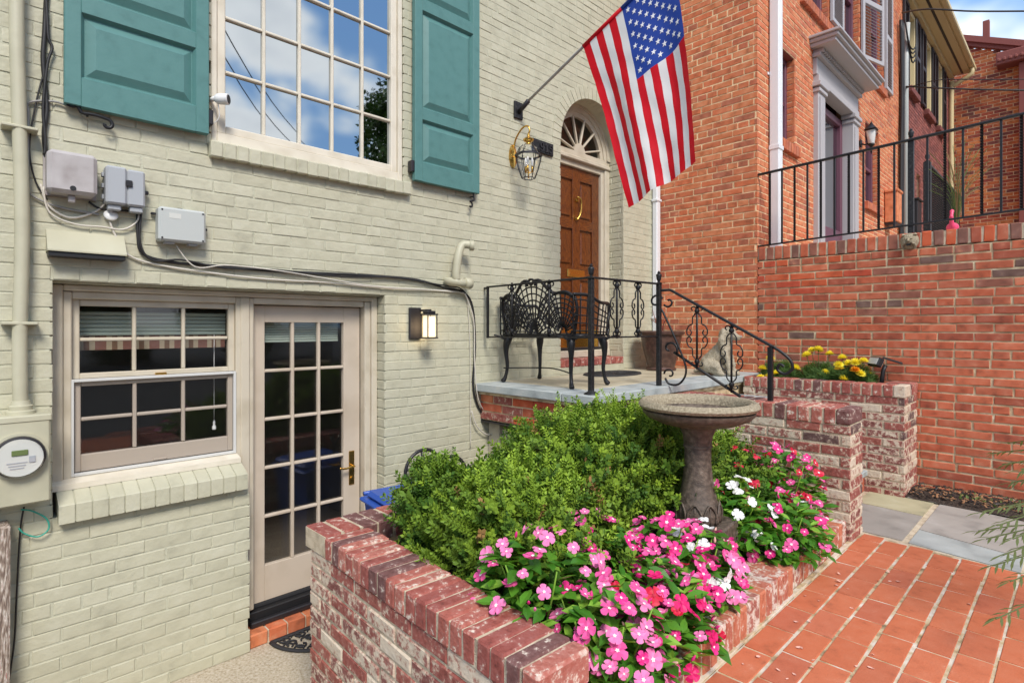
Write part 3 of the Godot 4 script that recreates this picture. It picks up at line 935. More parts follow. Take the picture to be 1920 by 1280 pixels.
func build_joinery() -> void:
	# upper window
	var w := node("window", HOUSE)
	w.set_meta("label", "large cream upper window of small square panes")
	var st := begin()
	frame4(st, 1.078, 2.459, 2.59, 4.875, 0.034, -3.86, -3.757, 0.004, 0.07)
	part("casing", st, M.cream_paint, w)
	st = begin()
	frame4(st, 1.114, 2.423, 2.662, 4.84, 0.053, -3.84, -3.776, 0.006)
	part("sash", st, M.cream_paint, w)
	lights(w, 1.167, 2.370, 2.715, 4.787, 5, 6, 0.02, -3.808, -3.786, M.cream_paint, M.window_glass)
	shutter(0.361, 1.046)
	shutter(2.531, 3.204)
	# basement window and its casing
	w = node("window", HOUSE)
	w.set_meta("label", "double hung basement window with a white storm frame over its lower half")
	st = begin()
	bb(st, Vector3(0.322, 0.60, -3.95), Vector3(0.372, 1.68, -3.852), 0.006)
	bb(st, Vector3(0.372, 0.60, -3.95), Vector3(0.412, 1.645, -3.868), 0.006)
	bb(st, Vector3(1.262, 0.56, -3.95), Vector3(1.372, 1.645, -3.878), 0.006)
	bb(st, Vector3(1.285, -0.44, -3.945), Vector3(1.3765, 1.645, -3.88), 0.006)
	bb(st, Vector3(1.29, -0.44, -3.88), Vector3(1.345, 1.645, -3.866), 0.006)
	bb(st, Vector3(0.372, 1.648, -3.95), Vector3(2.25, 1.682, -3.853), 0.006)
	bb(st, Vector3(0.412, 1.605, -3.95), Vector3(1.262, 1.648, -3.875), 0.006)
	bb(st, Vector3(1.372, 1.604, -3.96), Vector3(2.19, 1.648, -3.875), 0.006)
	bb(st, Vector3(2.246, -0.44, -3.95), Vector3(2.294, 1.682, -3.852), 0.006)
	bb(st, Vector3(2.196, -0.44, -3.95), Vector3(2.246, 1.645, -3.872), 0.006)
	part("casing", st, M.putty_paint, w)
	st = begin()
	plate(st, [Vector2(3.80, 0.578), Vector2(3.80, 0.608), Vector2(3.89, 0.628), Vector2(3.96, 0.628), Vector2(3.96, 0.578)], 0.944, Transform3D(Basis(Vector3(0, 0, -1), Vector3.UP, Vector3(1, 0, 0)), Vector3(0.322, 0, 0)))
	part("sill_board", st, M.cream_paint, w)
	st = begin()
	frame4(st, 0.412, 1.262, 1.16, 1.606, 0.038, -3.945, -3.905, 0.004, 0.032)
	part("sash", st, M.putty_paint, w)
	lights(w, 0.45, 1.222, 1.192, 1.568, 3, 2, 0.02, -3.925, -3.908, M.putty_paint, M.hazed_glass)
	st = begin()
	frame4(st, 0.424, 1.248, 0.645, 1.15, 0.03, -3.93, -3.897, 0.004, 0.095)
	part("sash", st, M.sash_taupe, w)
	lights(w, 0.454, 1.216, 0.742, 1.13, 3, 2, 0.02, -3.915, -3.9, M.sash_taupe, M.hazed_glass)
	st = begin()
	frame4(st, 0.406, 1.262, 0.628, 1.162, 0.016, -3.896, -3.872, 0.002)
	part("storm_frame", st, M.white_trim, w)
	bpart("sash_lock", Vector3(0.81, 1.163, -3.912), Vector3(0.87, 1.176, -3.89), M.brass, w, 0.003)
	bpart("lift", Vector3(0.80, 0.652, -3.896), Vector3(0.87, 0.664, -3.888), M.sash_taupe, w, 0.002)
	# blind, valance and cord inside
	w = node("blind", HOUSE)
	for i in 6:
		bpart("slat", Vector3(0.43, 1.40 + i * 0.024, -4.06), Vector3(1.25, 1.421 + i * 0.024, -4.045), M.blind, w, 0.004)
	for i in 30:
		var m: Material = [M.valance_red, M.valance_cream, M.valance_brown, M.valance_cream, M.valance_red][i % 5]
		var x := 0.43 + i * 0.0273
		bpart("stripe", Vector3(x, 1.315, -4.066), Vector3(x + 0.0273, 1.399, -4.058), m, w, 0.0)
	st = begin(true)
	tube(st, [Vector3(1.165, 1.4, -4.0), Vector3(1.165, 0.82, -4.0)], 0.0018, 5)
	lathe(st, [Vector2(0, 0.775), Vector2(0.012, 0.778), Vector2(0.013, 0.795), Vector2(0.006, 0.81), Vector2(0.009, 0.82), Vector2(0, 0.845)], 10, Transform3D(Basis(), Vector3(1.165, 0, -4.0)))
	part("cord", st, M.white_plastic, w)
	for i in 9:
		bpart("slat", Vector3(1.47, 1.34 + i * 0.018, -4.05), Vector3(2.06, 1.356 + i * 0.018, -4.04), M.blind, w, 0.003)
	# basement door
	w = node("basement_door", HOUSE)
	w.set_meta("label", "putty coloured glazed basement door of fifteen panes")
	st = begin()
	bb(st, Vector3(1.377, -0.433, -3.98), Vector3(1.468, 1.598, -3.94), 0.003)
	bb(st, Vector3(2.055, -0.433, -3.98), Vector3(2.19, 1.598, -3.94), 0.003)
	bb(st, Vector3(1.4675, -0.433, -3.98), Vector3(2.0555, -0.19, -3.9405), 0.003)
	bb(st, Vector3(1.4675, 1.482, -3.98), Vector3(2.0555, 1.598, -3.9405), 0.003)
	part("leaf", st, M.door_paint, w)
	lights(w, 1.468, 2.055, -0.19, 1.482, 3, 5, 0.022, -3.96, -3.938, M.door_paint, M.hazed_glass)
	st = begin()
	bb(st, Vector3(2.096, 0.24, -3.94), Vector3(2.142, 0.50, -3.932), 0.004)
	part("handle_plate", st, M.brass, w)
	st = begin(true)
	tube(st, smooth_path([Vector3(2.12, 0.388, -3.934), Vector3(2.12, 0.388, -3.895), Vector3(2.09, 0.39, -3.885), Vector3(2.04, 0.384, -3.885), Vector3(2.0, 0.392, -3.89)], 4), 0.008, 8)
	lathe(st, [Vector2(0, 0), Vector2(0.014, 0), Vector2(0.014, 0.01), Vector2(0, 0.01)], 12, Transform3D(Basis(Vector3.RIGHT, PI / 2), Vector3(2.12, 0.29, -3.932)))
	part("handle", st, M.brass, w)
	bpart("threshold", Vector3(1.348, -0.548, -3.96), Vector3(2.24, -0.462, -3.885), M.black_plastic, w, 0.004)
	bpart("sweep", Vector3(1.377, -0.461, -3.968), Vector3(2.19, -0.436, -3.936), M.black_rubber, w, 0.003)
	bpart("threshold_lip", Vector3(1.346, -0.55, -3.883), Vector3(2.242, -0.512, -3.845), M.dark_metal, w, 0.006)
	var step := node("door_step", HOUSE)
	for i in 8:
		block("brick", Vector3(1.371 + i * 0.127, -0.598 + rng.randf_range(-0.002, 0.002), -3.865), Vector3(0.117, 0.088, 0.175), M.kerb_brick[0] if i == 9 else M.party_brick[[0, 4, 1][i % 3]], step, 0.007, i % 3, 0.002)
	bpart("joint", Vector3(1.31, -0.65, -3.94), Vector3(2.29, -0.562, -3.79), M.lime_mortar, step, 0.002)
	# front door under its fanlight
	var cx: float = (ARCH[0] + ARCH[1]) / 2.0
	w = node("front_door", HOUSE)
	w.set_meta("label", "varnished panelled timber front door with brass fittings")
	var d0 := 4.435
	var d1 := 5.337
	var b0 := 1.19
	var b1 := 3.235
	st = begin()
	for x in [[d0, d0 + 0.125], [cx - 0.065, cx + 0.065], [d1 - 0.125, d1]]:
		bpart("stile", Vector3(x[0], b0, -4.04), Vector3(x[1], b1, -4.0), M.door_wood, w, 0.003)
	var rails := [[1.19, 1.44], [1.98, 2.13], [2.55, 2.66], [3.1, 3.235]]
	for r in rails:
		for s in [[d0 + 0.124, cx - 0.064], [cx + 0.064, d1 - 0.124]]:
			bpart("rail", Vector3(s[0], r[0], -4.04), Vector3(s[1], r[1], -4.0006), M.door_wood_rail, w, 0.003)
	for i in 3:
		for s in [[d0 + 0.125, cx - 0.065], [cx + 0.065, d1 - 0.125]]:
			st = begin()
			bb(st, Vector3(s[0], rails[i][1], -4.035), Vector3(s[1], rails[i + 1][0], -4.022))
			box(st, Vector3((s[0] + s[1]) / 2, (rails[i][1] + rails[i + 1][0]) / 2, -4.02), Vector3(s[1] - s[0] - 0.05, rails[i + 1][0] - rails[i][1] - 0.05, 0.03), Basis(), 0.014)
			part("panel", st, M.door_wood, w)
	bpart("mail_slot", Vector3(cx - 0.16, 2.01, -4.0), Vector3(cx + 0.14, 2.095, -3.988), M.brass, w, 0.005)
	bpart("mail_flap", Vector3(cx - 0.135, 2.03, -3.9885), Vector3(cx + 0.115, 2.075, -3.984), M.brass, w, 0.003)
	bpart("kick_plate", Vector3(d0 + 0.02, 1.22, -4.0), Vector3(d1 - 0.02, 1.42, -3.996), M.brass, w, 0.002)
	bpart("weather_bar", Vector3(d0, 1.192, -4.0), Vector3(d1, 1.222, -3.955), M.dark_metal, w, 0.006)
	st = begin(true)
	var k := Vector3(cx, 2.83, -3.985)
	lathe(st, [Vector2(0, 0), Vector2(0.026, 0.004), Vector2(0.022, 0.018), Vector2(0, 0.024)], 14, Transform3D(Basis(Vector3.RIGHT, PI / 2), k + Vector3(0, 0.05, -0.015)))
	tube(st, smooth_path([k + Vector3(-0.02, 0.08, 0.01), k + Vector3(0.02, 0.06, 0.03), k + Vector3(0.035, 0, 0.03), k + Vector3(0.02, -0.1, 0.03), k + Vector3(-0.015, -0.17, 0.02), k + Vector3(-0.03, -0.16, 0.01)], 5), 0.011, 8)
	lathe(st, [Vector2(0, 0), Vector2(0.024, 0.004), Vector2(0.018, 0.016), Vector2(0, 0.02)], 14, Transform3D(Basis(Vector3.RIGHT, PI / 2), k + Vector3(-0.01, -0.16, -0.015)))
	part("knocker", st, M.brass, w)
	var fr := node("door_frame", HOUSE)
	st = begin()
	bb(st, Vector3(4.362, 1.1, -4.05), Vector3(d0, 3.36, -3.965), 0.006)
	bb(st, Vector3(d1, 1.1, -4.05), Vector3(5.478, 3.36, -3.965), 0.006)
	bb(st, Vector3(d1 + 0.05, 1.1, -3.966), Vector3(5.478, 3.30, -3.945), 0.006)
	bb(st, Vector3(d0, b1, -4.05), Vector3(d1, 3.36, -3.968), 0.006)
	bb(st, Vector3(4.365, 3.30, -3.966), Vector3(5.476, 3.345, -3.925), 0.008)
	bb(st, Vector3(4.364, 3.345, -4.04), Vector3(5.477, 3.41, -3.95), 0.004)
	part("jamb", st, M.putty_paint, fr)
	var fan := node("fanlight", HOUSE)
	st = begin()
	var rings := [[0.562, 0.50, -3.935], [0.50, 0.45, -3.95], [0.45, 0.395, -3.965]]
	for e in rings:
		for i in 36:
			var a1 := PI * i / 36
			var a2 := PI * (i + 1) / 36
			var q := []
			var s := []
			for g in [[a1, e[0]], [a2, e[0]], [a2, e[1]], [a1, e[1]]]:
				q.append(Vector3(cx + cos(g[0]) * g[1], 3.405 + sin(g[0]) * g[1], e[2]))
			for g in [[a1, e[2]], [a2, e[2]], [a2, e[2] - 0.04], [a1, e[2] - 0.04]]:
				s.append(Vector3(cx + cos(g[0]) * e[1], 3.405 + sin(g[0]) * e[1], g[1]))
			poly(st, q, Vector3(0, 0, 1))
			poly(st, s, -Vector3(cos(a1), sin(a1), 0))
	part("surround", st, M.putty_paint, fan)
	for i in 6:
		var a := PI * (i + 0.5) / 6.0
		st = begin()
		var dir := Vector3(cos(a), sin(a), 0)
		box(st, Vector3(cx, 3.405, -3.97) + dir * 0.24, Vector3(0.34, 0.02, 0.03), Basis(Vector3(0, 0, 1), a), 0.005)
		part("glazing_bar", st, M.putty_paint, fan)
	st = begin()
	var hub := [Vector2(-0.1, 0)]
	for i in 13:
		var a := PI - PI * i / 12
		hub.append(Vector2(cos(a) * 0.1, sin(a) * 0.1 + 0.001))
	plate(st, hub, 0.035, Transform3D(Basis(), Vector3(cx, 3.404, -3.985)))
	part("hub", st, M.putty_paint, fan)
	for i in 7:
		var a1 := PI * (i - 0.5) / 6.0
		var a2 := PI * (i + 0.5) / 6.0
		a1 = maxf(a1, 0.0)
		a2 = minf(a2, PI)
		st = begin()
		var q := [Vector3(cx, 3.405, -3.98)]
		for j in 7:
			var a := lerpf(a1, a2, j / 6.0)
			q.append(Vector3(cx + cos(a) * 0.41, 3.405 + sin(a) * 0.41, -3.98))
		poly(st, q, Vector3(0, 0, 1))
		part("pane", st, M.clear_glass, fan)
	# brick step before the front door
	var ds := node("front_step", HOUSE)
	for i in 14:
		block("brick", Vector3(4.402 + i * 0.0795, 1.07, -3.855), Vector3(0.0725, 0.075, 0.22), M.coping_brick[i % 4], ds, 0.005, i % 3, 0.0015)
	bpart("riser", Vector3(4.36, 0.95, -4.0), Vector3(5.478, 1.036, -3.752), M.green_brick[1], ds, 0.006)
	bpart("sill_board", Vector3(4.363, 1.109, -4.05), Vector3(5.477, 1.19, -3.935), M.putty_paint, ds, 0.008)
func coping_row(parent: Node, a: Vector3, b: Vector3, across: Vector3, high: float, pitch: float, set_: Array, seed_: int, joint := 0.009) -> void:
	# rowlock bricks standing side by side from a to b; across is the vector over the wall, the top of the row at a.y
	var r := RandomNumberGenerator.new()
	r.seed = seed_
	var n := roundi(a.distance_to(b) / pitch)
	var d := (b - a) / n
	var wide := d.length() - joint
	for i in n:
		var c := a + d * (i + 0.5) + across / 2.0 - Vector3(0, high / 2.0, 0)
		c += Vector3(r.randf_range(-1, 1), r.randf_range(-1.2, 1), r.randf_range(-1, 1)) * 0.0022
		var size := d.normalized().abs() * wide + across.abs() + Vector3(0, high, 0)
		block("coping_brick", c, size, set_[r.randi() % set_.size()], parent, 0.007, i % 3, 0.0028, Basis(Vector3.UP, r.randf_range(-0.012, 0.012)))
	var st := begin()
	var lo := a - Vector3(0, high, 0)
	var inset := across.normalized() * 0.006
	bb(st, lo + inset, b + across - inset - Vector3(0, 0.006, 0))
	part("joint", st, M.lime_mortar, parent)
func build_stoop() -> void:
	var s := thing("stoop", "raised brick stoop with a grey stone landing slab", "stoop", Vector3.ZERO)
	# landing: stone slabs, bluestone border and sandstone middle
	var slabs_ := [
		[3.20, 3.50, -3.745, -2.752, 0], [3.20, 4.28, -2.745, -2.44, 0], [4.288, 5.30, -2.745, -2.44, 0], [5.308, 6.185, -2.745, -2.44, 0],
		[3.508, 4.55, -3.745, -2.752, 1], [4.558, 5.45, -3.745, -2.752, 1], [5.458, 6.185, -3.745, -2.752, 1]]
	for e in slabs_:
		var st := begin()
		bb(st, Vector3(e[0], 0.888, e[2]), Vector3(e[1], 0.955 + rng.randf_range(-0.001, 0.001), e[3]), 0.006)
		part("slab", st, M.bluestone if e[4] == 0 else M.sandstone, s)
	bpart("bed", Vector3(3.24, 0.86, -3.74), Vector3(6.18, 0.887, -2.47), M.grey_mortar, s, 0.0)
	var tones: Array = [M.wall_brick[6], M.wall_brick[7], M.party_brick[0], M.worn_brick[0], M.worn_brick[2], M.wall_brick[2]]
	var left := node("side_wall", s)
	var open := func(y0: float, _y1: float) -> Array:
		return [[0.0, 0.62]] if y0 < 1.27 else []   # storage opening under the landing
	brickwork(left, facing(Vector3(3.27, -0.64, -3.748), "-x"), 1.25, 1.5, {"tones": tones, "mortar": M.grey_mortar, "holes": open, "seed": 21, "bh": 0.075, "wob": 0.002, "back": 0.1, "most": 60, "phase": 0.04})
	bpart("lintel", Vector3(3.272, 0.612, -3.75), Vector3(3.38, 0.626, -3.0), M.dark_metal, s, 0.001)
	var front := node("front_wall", s)
	brickwork(front, facing(Vector3(3.27, -0.1, -2.498), "+z"), 1.0, 0.985, {"tones": M.worn_brick, "mortar": M.lime_mortar, "seed": 22, "bh": 0.075, "wob": 0.002, "most": 60})
	bpart("core", Vector3(4.27, -0.1, -3.74), Vector3(6.18, 0.858, -2.5), M.grey_mortar, s, 0.0)
	# storage door below the landing
	var sd := node("storage_door", s)
	bpart("post", Vector3(3.36, -0.64, -3.745), Vector3(3.42, 0.61, -3.60), M.storage_wood, sd)
	bpart("panel", Vector3(3.385, -0.63, -3.598), Vector3(3.41, 0.55, -3.12), M.storage_wood, sd)
	bpart("backing", Vector3(3.62, -0.64, -3.74), Vector3(3.66, 0.612, -2.9), M.storage_wood, sd)
	# steps down to the flagstone walk
	for i in 4:
		var top := 0.955 - 0.191 * (i + 1)
		var z0 := -2.44 + 0.275 * i
		var st := begin()
		bb(st, Vector3(4.565, top - 0.045, z0 - 0.02), Vector3(5.675, top, z0 + 0.285), 0.005)
		part("tread", st, M.bluestone, s)
		for k in 14:
			block("brick", Vector3(4.607 + k * 0.0793, top - 0.118, z0 + 0.2), Vector3(0.071, 0.143, 0.12), M.wall_brick[k % 3], s, 0.005, k % 3, 0.002)
	bpart("stair_core", Vector3(4.57, -0.03, -2.48), Vector3(5.67, 0.14, -1.55), M.grey_mortar, s, 0.0)
	bpart("stair_core", Vector3(4.57, 0.14, -2.48), Vector3(5.67, 0.71, -2.20), M.grey_mortar, s, 0.0)
	bpart("stair_core", Vector3(4.57, 0.14, -2.2), Vector3(5.67, 0.33, -1.85), M.grey_mortar, s, 0.0)
func build_planters() -> void:
	# long planter in front of the areaway
	var p := thing("brick_planter", "worn whitewashed brick planter holding box shrubs and pink flowers", "planter", Vector3.ZERO)
	var pick := func(_x: float, _y: float, r: float) -> int:
		return [0, 2, 1, 1, 2, 0, 3, 4, 7, 5, 6, 4, 7, 3, 6, 0][int(r * 15.99)]
	var side := node("side_wall", p)
	brickwork(side, facing(Vector3(1.205, -0.64, -2.80), "-x"), 1.68, 0.955, {"tones": M.worn_brick, "mortar": M.lime_mortar, "pick": pick, "seed": 31, "bh": 0.0735, "wob": 0.003, "ch": 0.006, "depth": 0.05, "joint": 0.012, "back": 0.14, "recess": 0.006})
	var near := node("end_wall", p)
	brickwork(near, facing(Vector3(1.212, -0.04, -1.118), "+z"), 0.215, 0.355, {"tones": M.worn_brick, "mortar": M.lime_mortar, "pick": pick, "seed": 32, "wob": 0.003, "ch": 0.006, "joint": 0.012, "recess": 0.006, "bl": 0.24})
	bpart("inner_wall", Vector3(1.36, -0.5, -2.62), Vector3(1.425, 0.31, -1.23), M.lime_mortar, p, 0.0)
	coping_row(side, Vector3(1.195, 0.42, -2.60), Vector3(1.195, 0.42, -1.19), Vector3(0.235, 0, 0), 0.105, 0.0742, M.coping_brick, 41)
	# the wall runs slightly askew to the house
	var pivot := Vector3(1.195, 0, -1.15)
	side.transform = Transform3D(Basis(Vector3.UP, -0.04), pivot - Basis(Vector3.UP, -0.04) * pivot)
	# last stones of the coping: a stretcher of mortar and a pale stone
	block("coping_brick", Vector3(1.3125, 0.368, -1.152), Vector3(0.238, 0.11, 0.072), M.coping_brick[2], side, 0.008, 1, 0.003)
	var back := node("back_wall", p)
	brickwork(back, facing(Vector3(3.27, -0.64, -2.805), "-z"), 1.99, 0.955, {"tones": M.worn_brick, "mortar": M.lime_mortar, "pick": pick, "seed": 33, "wob": 0.003, "ch": 0.006, "joint": 0.012, "most": 20, "back": 0.15})
	coping_row(back, Vector3(1.262, 0.42, -2.835), Vector3(3.25, 0.42, -2.835), Vector3(0, 0, 0.228), 0.105, 0.098, M.coping_brick, 42, 0.012)
	# low kerb towards the patio
	var kerb := node("kerb", p)
	coping_row(kerb, Vector3(1.432, 0.148, -1.102), Vector3(3.22, 0.148, -1.102), Vector3(0, 0, -0.225), 0.165, 0.0742, M.kerb_brick, 43, 0.008)
	coping_row(kerb, Vector3(3.225, 0.142, -1.122), Vector3(4.255, 0.142, -1.122), Vector3(0, 0, -0.225), 0.16, 0.0742, M.kerb_brick, 44, 0.008)
	bpart("footing", Vector3(1.42, -0.03, -1.12), Vector3(4.27, 0.006, -1.088), M.paving_joint, kerb, 0.004)
	# soil, banked up towards the shrubs
	var st := begin(true)
	var nx := 28
	var nz := 16
	var bump := noise(8, 3.0, 3)
	var at := func(i: int, j: int) -> Vector3:
		var x := lerpf(1.43, 4.25, float(i) / nx)
		var z := lerpf(-1.33, -2.6, float(j) / nz)
		return Vector3(x, 0.10 + 0.2 * smoothstep(0.0, 0.35, float(j) / nz) + bump.get_noise_2d(x, z) * 0.03, z)
	for i in nx:
		for j in nz:
			poly(st, [at.call(i, j), at.call(i + 1, j), at.call(i + 1, j + 1), at.call(i, j + 1)], Vector3.UP)
	var soil := part("soil", st, M.soil, p)
	soil.set_meta("label", "dark planting soil inside the planter")
	# cheek wall beside the steps
	var c := thing("cheek_wall", "worn brick cheek wall beside the steps, capped with red rowlock bricks", "brick wall", Vector3.ZERO)
	brickwork(c, facing(Vector3(4.262, -0.03, -2.50), "-x"), 1.40, 0.815, {"tones": M.worn_brick, "mortar": M.lime_mortar, "pick": pick, "seed": 34, "bh": 0.0745, "wob": 0.0025, "ch": 0.005, "joint": 0.013, "back": 0.26, "most": 120, "recess": 0.005})
	brickwork(c, facing(Vector3(4.262, -0.03, -1.098), "+z"), 0.29, 0.815, {"tones": M.worn_brick, "mortar": M.lime_mortar, "pick": pick, "seed": 35, "bh": 0.0745, "wob": 0.0025, "ch": 0.005, "joint": 0.013, "back": 0.02, "most": 40, "recess": 0.005})
	coping_row(c, Vector3(4.255, 0.89, -2.43), Vector3(4.255, 0.89, -1.185), Vector3(0.305, 0, 0), 0.108, 0.083, M.coping_brick, 45, 0.012)
	block("coping_brick", Vector3(4.407, 0.838, -1.142), Vector3(0.305, 0.1, 0.085), M.coping_brick[4], c, 0.008, 2, 0.003)
	# planter with marigolds against the retaining wall
	var q := thing("marigold_planter", "brick planter with marigolds against the retaining wall", "planter", Vector3.ZERO)
	brickwork(q, facing(Vector3(5.69, -0.02, -2.44), "-x"), 1.378, 0.87, {"tones": M.worn_brick, "mortar": M.lime_mortar, "pick": pick, "seed": 36, "bh": 0.0725, "wob": 0.0025, "ch": 0.005, "joint": 0.012, "back": 0.12, "most": 120, "recess": 0.005})
	brickwork(q, facing(Vector3(5.69, -0.02, -1.06), "+z"), 0.502, 0.87, {"tones": M.worn_brick, "mortar": M.lime_mortar, "pick": pick, "seed": 37, "bh": 0.0725, "wob": 0.0025, "ch": 0.005, "joint": 0.012, "back": 0.1, "most": 60, "recess": 0.005})
	coping_row(q, Vector3(5.68, 0.95, -2.43), Vector3(5.68, 0.95, -1.14), Vector3(0.2, 0, 0), 0.1, 0.083, M.coping_brick, 46, 0.012)
	coping_row(q, Vector3(5.89, 0.948, -1.055), Vector3(6.185, 0.948, -1.055), Vector3(0, 0, -0.2), 0.1, 0.0735, M.coping_brick, 47, 0.012)
	block("coping_brick", Vector3(5.78, 0.9, -1.097), Vector3(0.205, 0.1, 0.085), M.worn_brick[6], q, 0.006, 1, 0.002)
	bpart("soil", Vector3(5.87, 0.3, -2.43), Vector3(6.18, 0.90, -1.24), M.soil, q, 0.02)
func sheet_window(parent: Node, x0: float, x1: float, y0: float, y1: float, z: float, frame_m: Material, rows := 2) -> void:
	# a sash window set back in its opening, with a dark room behind it
	var w := node("window", parent)
	var st := begin()
	frame4(st, x0, x1, y0, y1, 0.06, z - 0.2, z - 0.09, 0.005)
	bb(st, Vector3(x0 + 0.06, (y0 + y1) / 2 - 0.025, z - 0.17), Vector3(x1 - 0.06, (y0 + y1) / 2 + 0.025, z - 0.10), 0.004)
	part("frame", st, frame_m, w)
	for j in rows:
		var a := lerpf(y0 + 0.06, y1 - 0.06, float(j) / rows)
		var b := lerpf(y0 + 0.06, y1 - 0.06, float(j + 1) / rows)
		st = begin()
		poly(st, [Vector3(x0 + 0.05, a, z - 0.14), Vector3(x1 - 0.05, a, z - 0.14), Vector3(x1 - 0.05, b, z - 0.14), Vector3(x0 + 0.05, b, z - 0.14)], Vector3(0, 0, 1))
		part("pane", st, M.window_glass, w)
	bpart("room", Vector3(x0 - 0.02, y0, z - 0.8), Vector3(x1 + 0.02, y1, z - 0.75), M.room_wall, w, 0.0)
func louvre_shutter(parent: Node, x0: float, x1: float, y0: float, y1: float, z: float, m: Material, slats: bool, ajar := 0.0) -> void:
	var s := node("shutter", parent)
	var hinge := Transform3D(Basis(Vector3.UP, ajar), Vector3(x0, 0, z))
	var w := x1 - x0
	var st := begin()
	frame4(st, 0, w, y0, y1, 0.06, 0.012, 0.052, 0.003)
	bb(st, Vector3(0.06, (y0 + y1) / 2 - 0.04, 0.014), Vector3(w - 0.06, (y0 + y1) / 2 + 0.04, 0.05), 0.003)
	part("frame", st, m, s, hinge)
	st = begin()
	var y := y0 + 0.07
	while y < y1 - 0.07:
		if absf(y - (y0 + y1) / 2) > 0.05:
			box(st, Vector3(w / 2, y, 0.032), Vector3(w - 0.12, 0.006, 0.036), Basis(Vector3.RIGHT, 0.7))
		y += 0.034 if slats else 0.05
	part("louvre", st, m, s, hinge)
func build_neighbours() -> void:
	var corner := -2.5
	# the red brick neighbour: party wall and front
	var h := thing("red_brick_house", "orange red brick town house with grey door surround, standing forward of the green house", "house", Vector3.ZERO)
	var side := node("side_wall", h)
	var pick := func(_x: float, _y: float, r: float) -> int:
		return [0, 1, 2, 3, 4, 0, 1, 2, 4, 5][int(r * 9.99)]
	brickwork(side, facing(Vector3(6.2, -0.05, -3.749), "-x"), 1.249, 8.6, {"tones": M.party_brick, "mortar": M.buff_mortar, "pick": pick, "seed": 51, "header": 6, "header_at": 3, "joint": 0.0135, "recess": 0.004, "wob": 0.0014, "ch": 0.002, "back": 0.2})
	var front := node("front_wall", h)
	var openings := [[6.72, 7.33, 3.66, 4.76], [8.18, 9.72, 2.2, 4.98], [10.53, 11.38, 3.50, 4.82], [7.55, 8.62, 5.62, 8.2], [9.28, 10.2, 5.62, 8.2], [11.0, 11.66, 5.62, 8.2]]
	openings[3] = [7.58, 8.66, 5.66, 7.6]
	openings[4] = [9.22, 10.2, 5.66, 7.6]
	openings[5] = [10.9, 11.7, 5.66, 7.6]
	var holes := func(y0: float, y1: float) -> Array:
		var out := []
		var ym := (y0 + y1) / 2.0 - 0.05
		for e in openings:
			if ym > e[2] and ym < e[3]:
				out.append([e[0] - 6.2, e[1] - 6.2])
		return out
	brickwork(front, facing(Vector3(6.2, -0.05, corner), "+z"), 7.0, 8.6, {"tones": M.party_brick, "mortar": M.buff_mortar, "pick": pick, "seed": 52, "header": 6, "header_at": 3, "joint": 0.0135, "recess": 0.004, "wob": 0.0014, "ch": 0.002, "back": 0.2, "holes": holes})
	# returns of the openings
	for e in openings:
		brickwork(front, facing(Vector3(e[1], e[2], corner - 0.12), "-x"), 0.12, e[3] - e[2], {"tones": M.party_brick, "mortar": M.buff_mortar, "seed": 53, "most": 20, "back": 0.03, "recess": 0.006, "joint": 0.0115})
		bpart("lintel", Vector3(e[0] - 0.05, e[3], corner - 0.2), Vector3(e[1] + 0.05, e[3] + 0.02, corner - 0.01), M.red_trim, front, 0.0)
		var n := roundi((e[1] - e[0] + 0.16) / 0.085)
		if e[2] > 3.0:
			for i in n:
				block("sill_brick", Vector3(e[0] - 0.08 + (i + 0.5) * (e[1] - e[0] + 0.16) / n, e[2] - 0.06, corner + 0.0), Vector3(0.072, 0.12, 0.11), M.party_brick[[3, 5, 1][i % 3]], front, 0.004, i % 3, 0.002)
	sheet_window(h, 6.72, 7.33, 3.66, 4.76, corner, M.plum_paint)
	sheet_window(h, 10.53, 11.38, 3.50, 4.82, corner, M.plum_paint)
	for k in [3, 4, 5]:
		sheet_window(h, openings[k][0], openings[k][1], openings[k][2], openings[k][3], corner, M.plum_paint)
	louvre_shutter(h, 8.67, 9.2, 5.74, 7.6, corner, M.grey_trim, true)
	louvre_shutter(h, 10.22, 10.85, 5.74, 7.6, corner, M.grey_trim, false, -0.25)
	louvre_shutter(h, 11.72, 12.2, 5.70, 7.6, corner, M.grey_trim, false)
	# door with a grey classical surround
	var d := node("doorway", h)
	var st := begin()
	for x in [[8.02, 8.3], [9.62, 9.9]]:
		st = begin()
		bb(st, Vector3(x[0], 2.2, corner - 0.1), Vector3(x[1], 4.62, corner + 0.06), 0.006)
		bb(st, Vector3(x[0] + 0.05, 2.3, corner + 0.059), Vector3(x[1] - 0.05, 4.5, corner + 0.075), 0.004)
		bb(st, Vector3(x[0] - 0.02, 4.55, corner - 0.1), Vector3(x[1] + 0.02, 4.6, corner + 0.085), 0.006)
		bb(st, Vector3(x[0] - 0.04, 4.62, corner - 0.1), Vector3(x[1] + 0.04, 4.68, corner + 0.1), 0.006)
		part("pilaster", st, M.grey_trim, d)
	st = begin()
	bb(st, Vector3(8.02, 4.68, corner - 0.1), Vector3(9.9, 4.78, corner + 0.07), 0.006)
	bb(st, Vector3(8.0, 4.78, corner - 0.1), Vector3(9.92, 5.0, corner + 0.05), 0.006)
	bb(st, Vector3(7.97, 5.0, corner - 0.02), Vector3(9.95, 5.05, corner + 0.1), 0.006)
	part("entablature", st, M.grey_trim, d)
	for i in 26:
		bpart("dentil", Vector3(8.0 + i * 0.075, 5.051, corner), Vector3(8.045 + i * 0.075, 5.10, corner + 0.13), M.grey_trim, d, 0.003)
	st = begin()
	bb(st, Vector3(7.9, 5.101, corner - 0.02), Vector3(10.02, 5.15, corner + 0.3), 0.006)
	bb(st, Vector3(7.87, 5.151, corner - 0.02), Vector3(10.05, 5.2, corner + 0.335), 0.008)
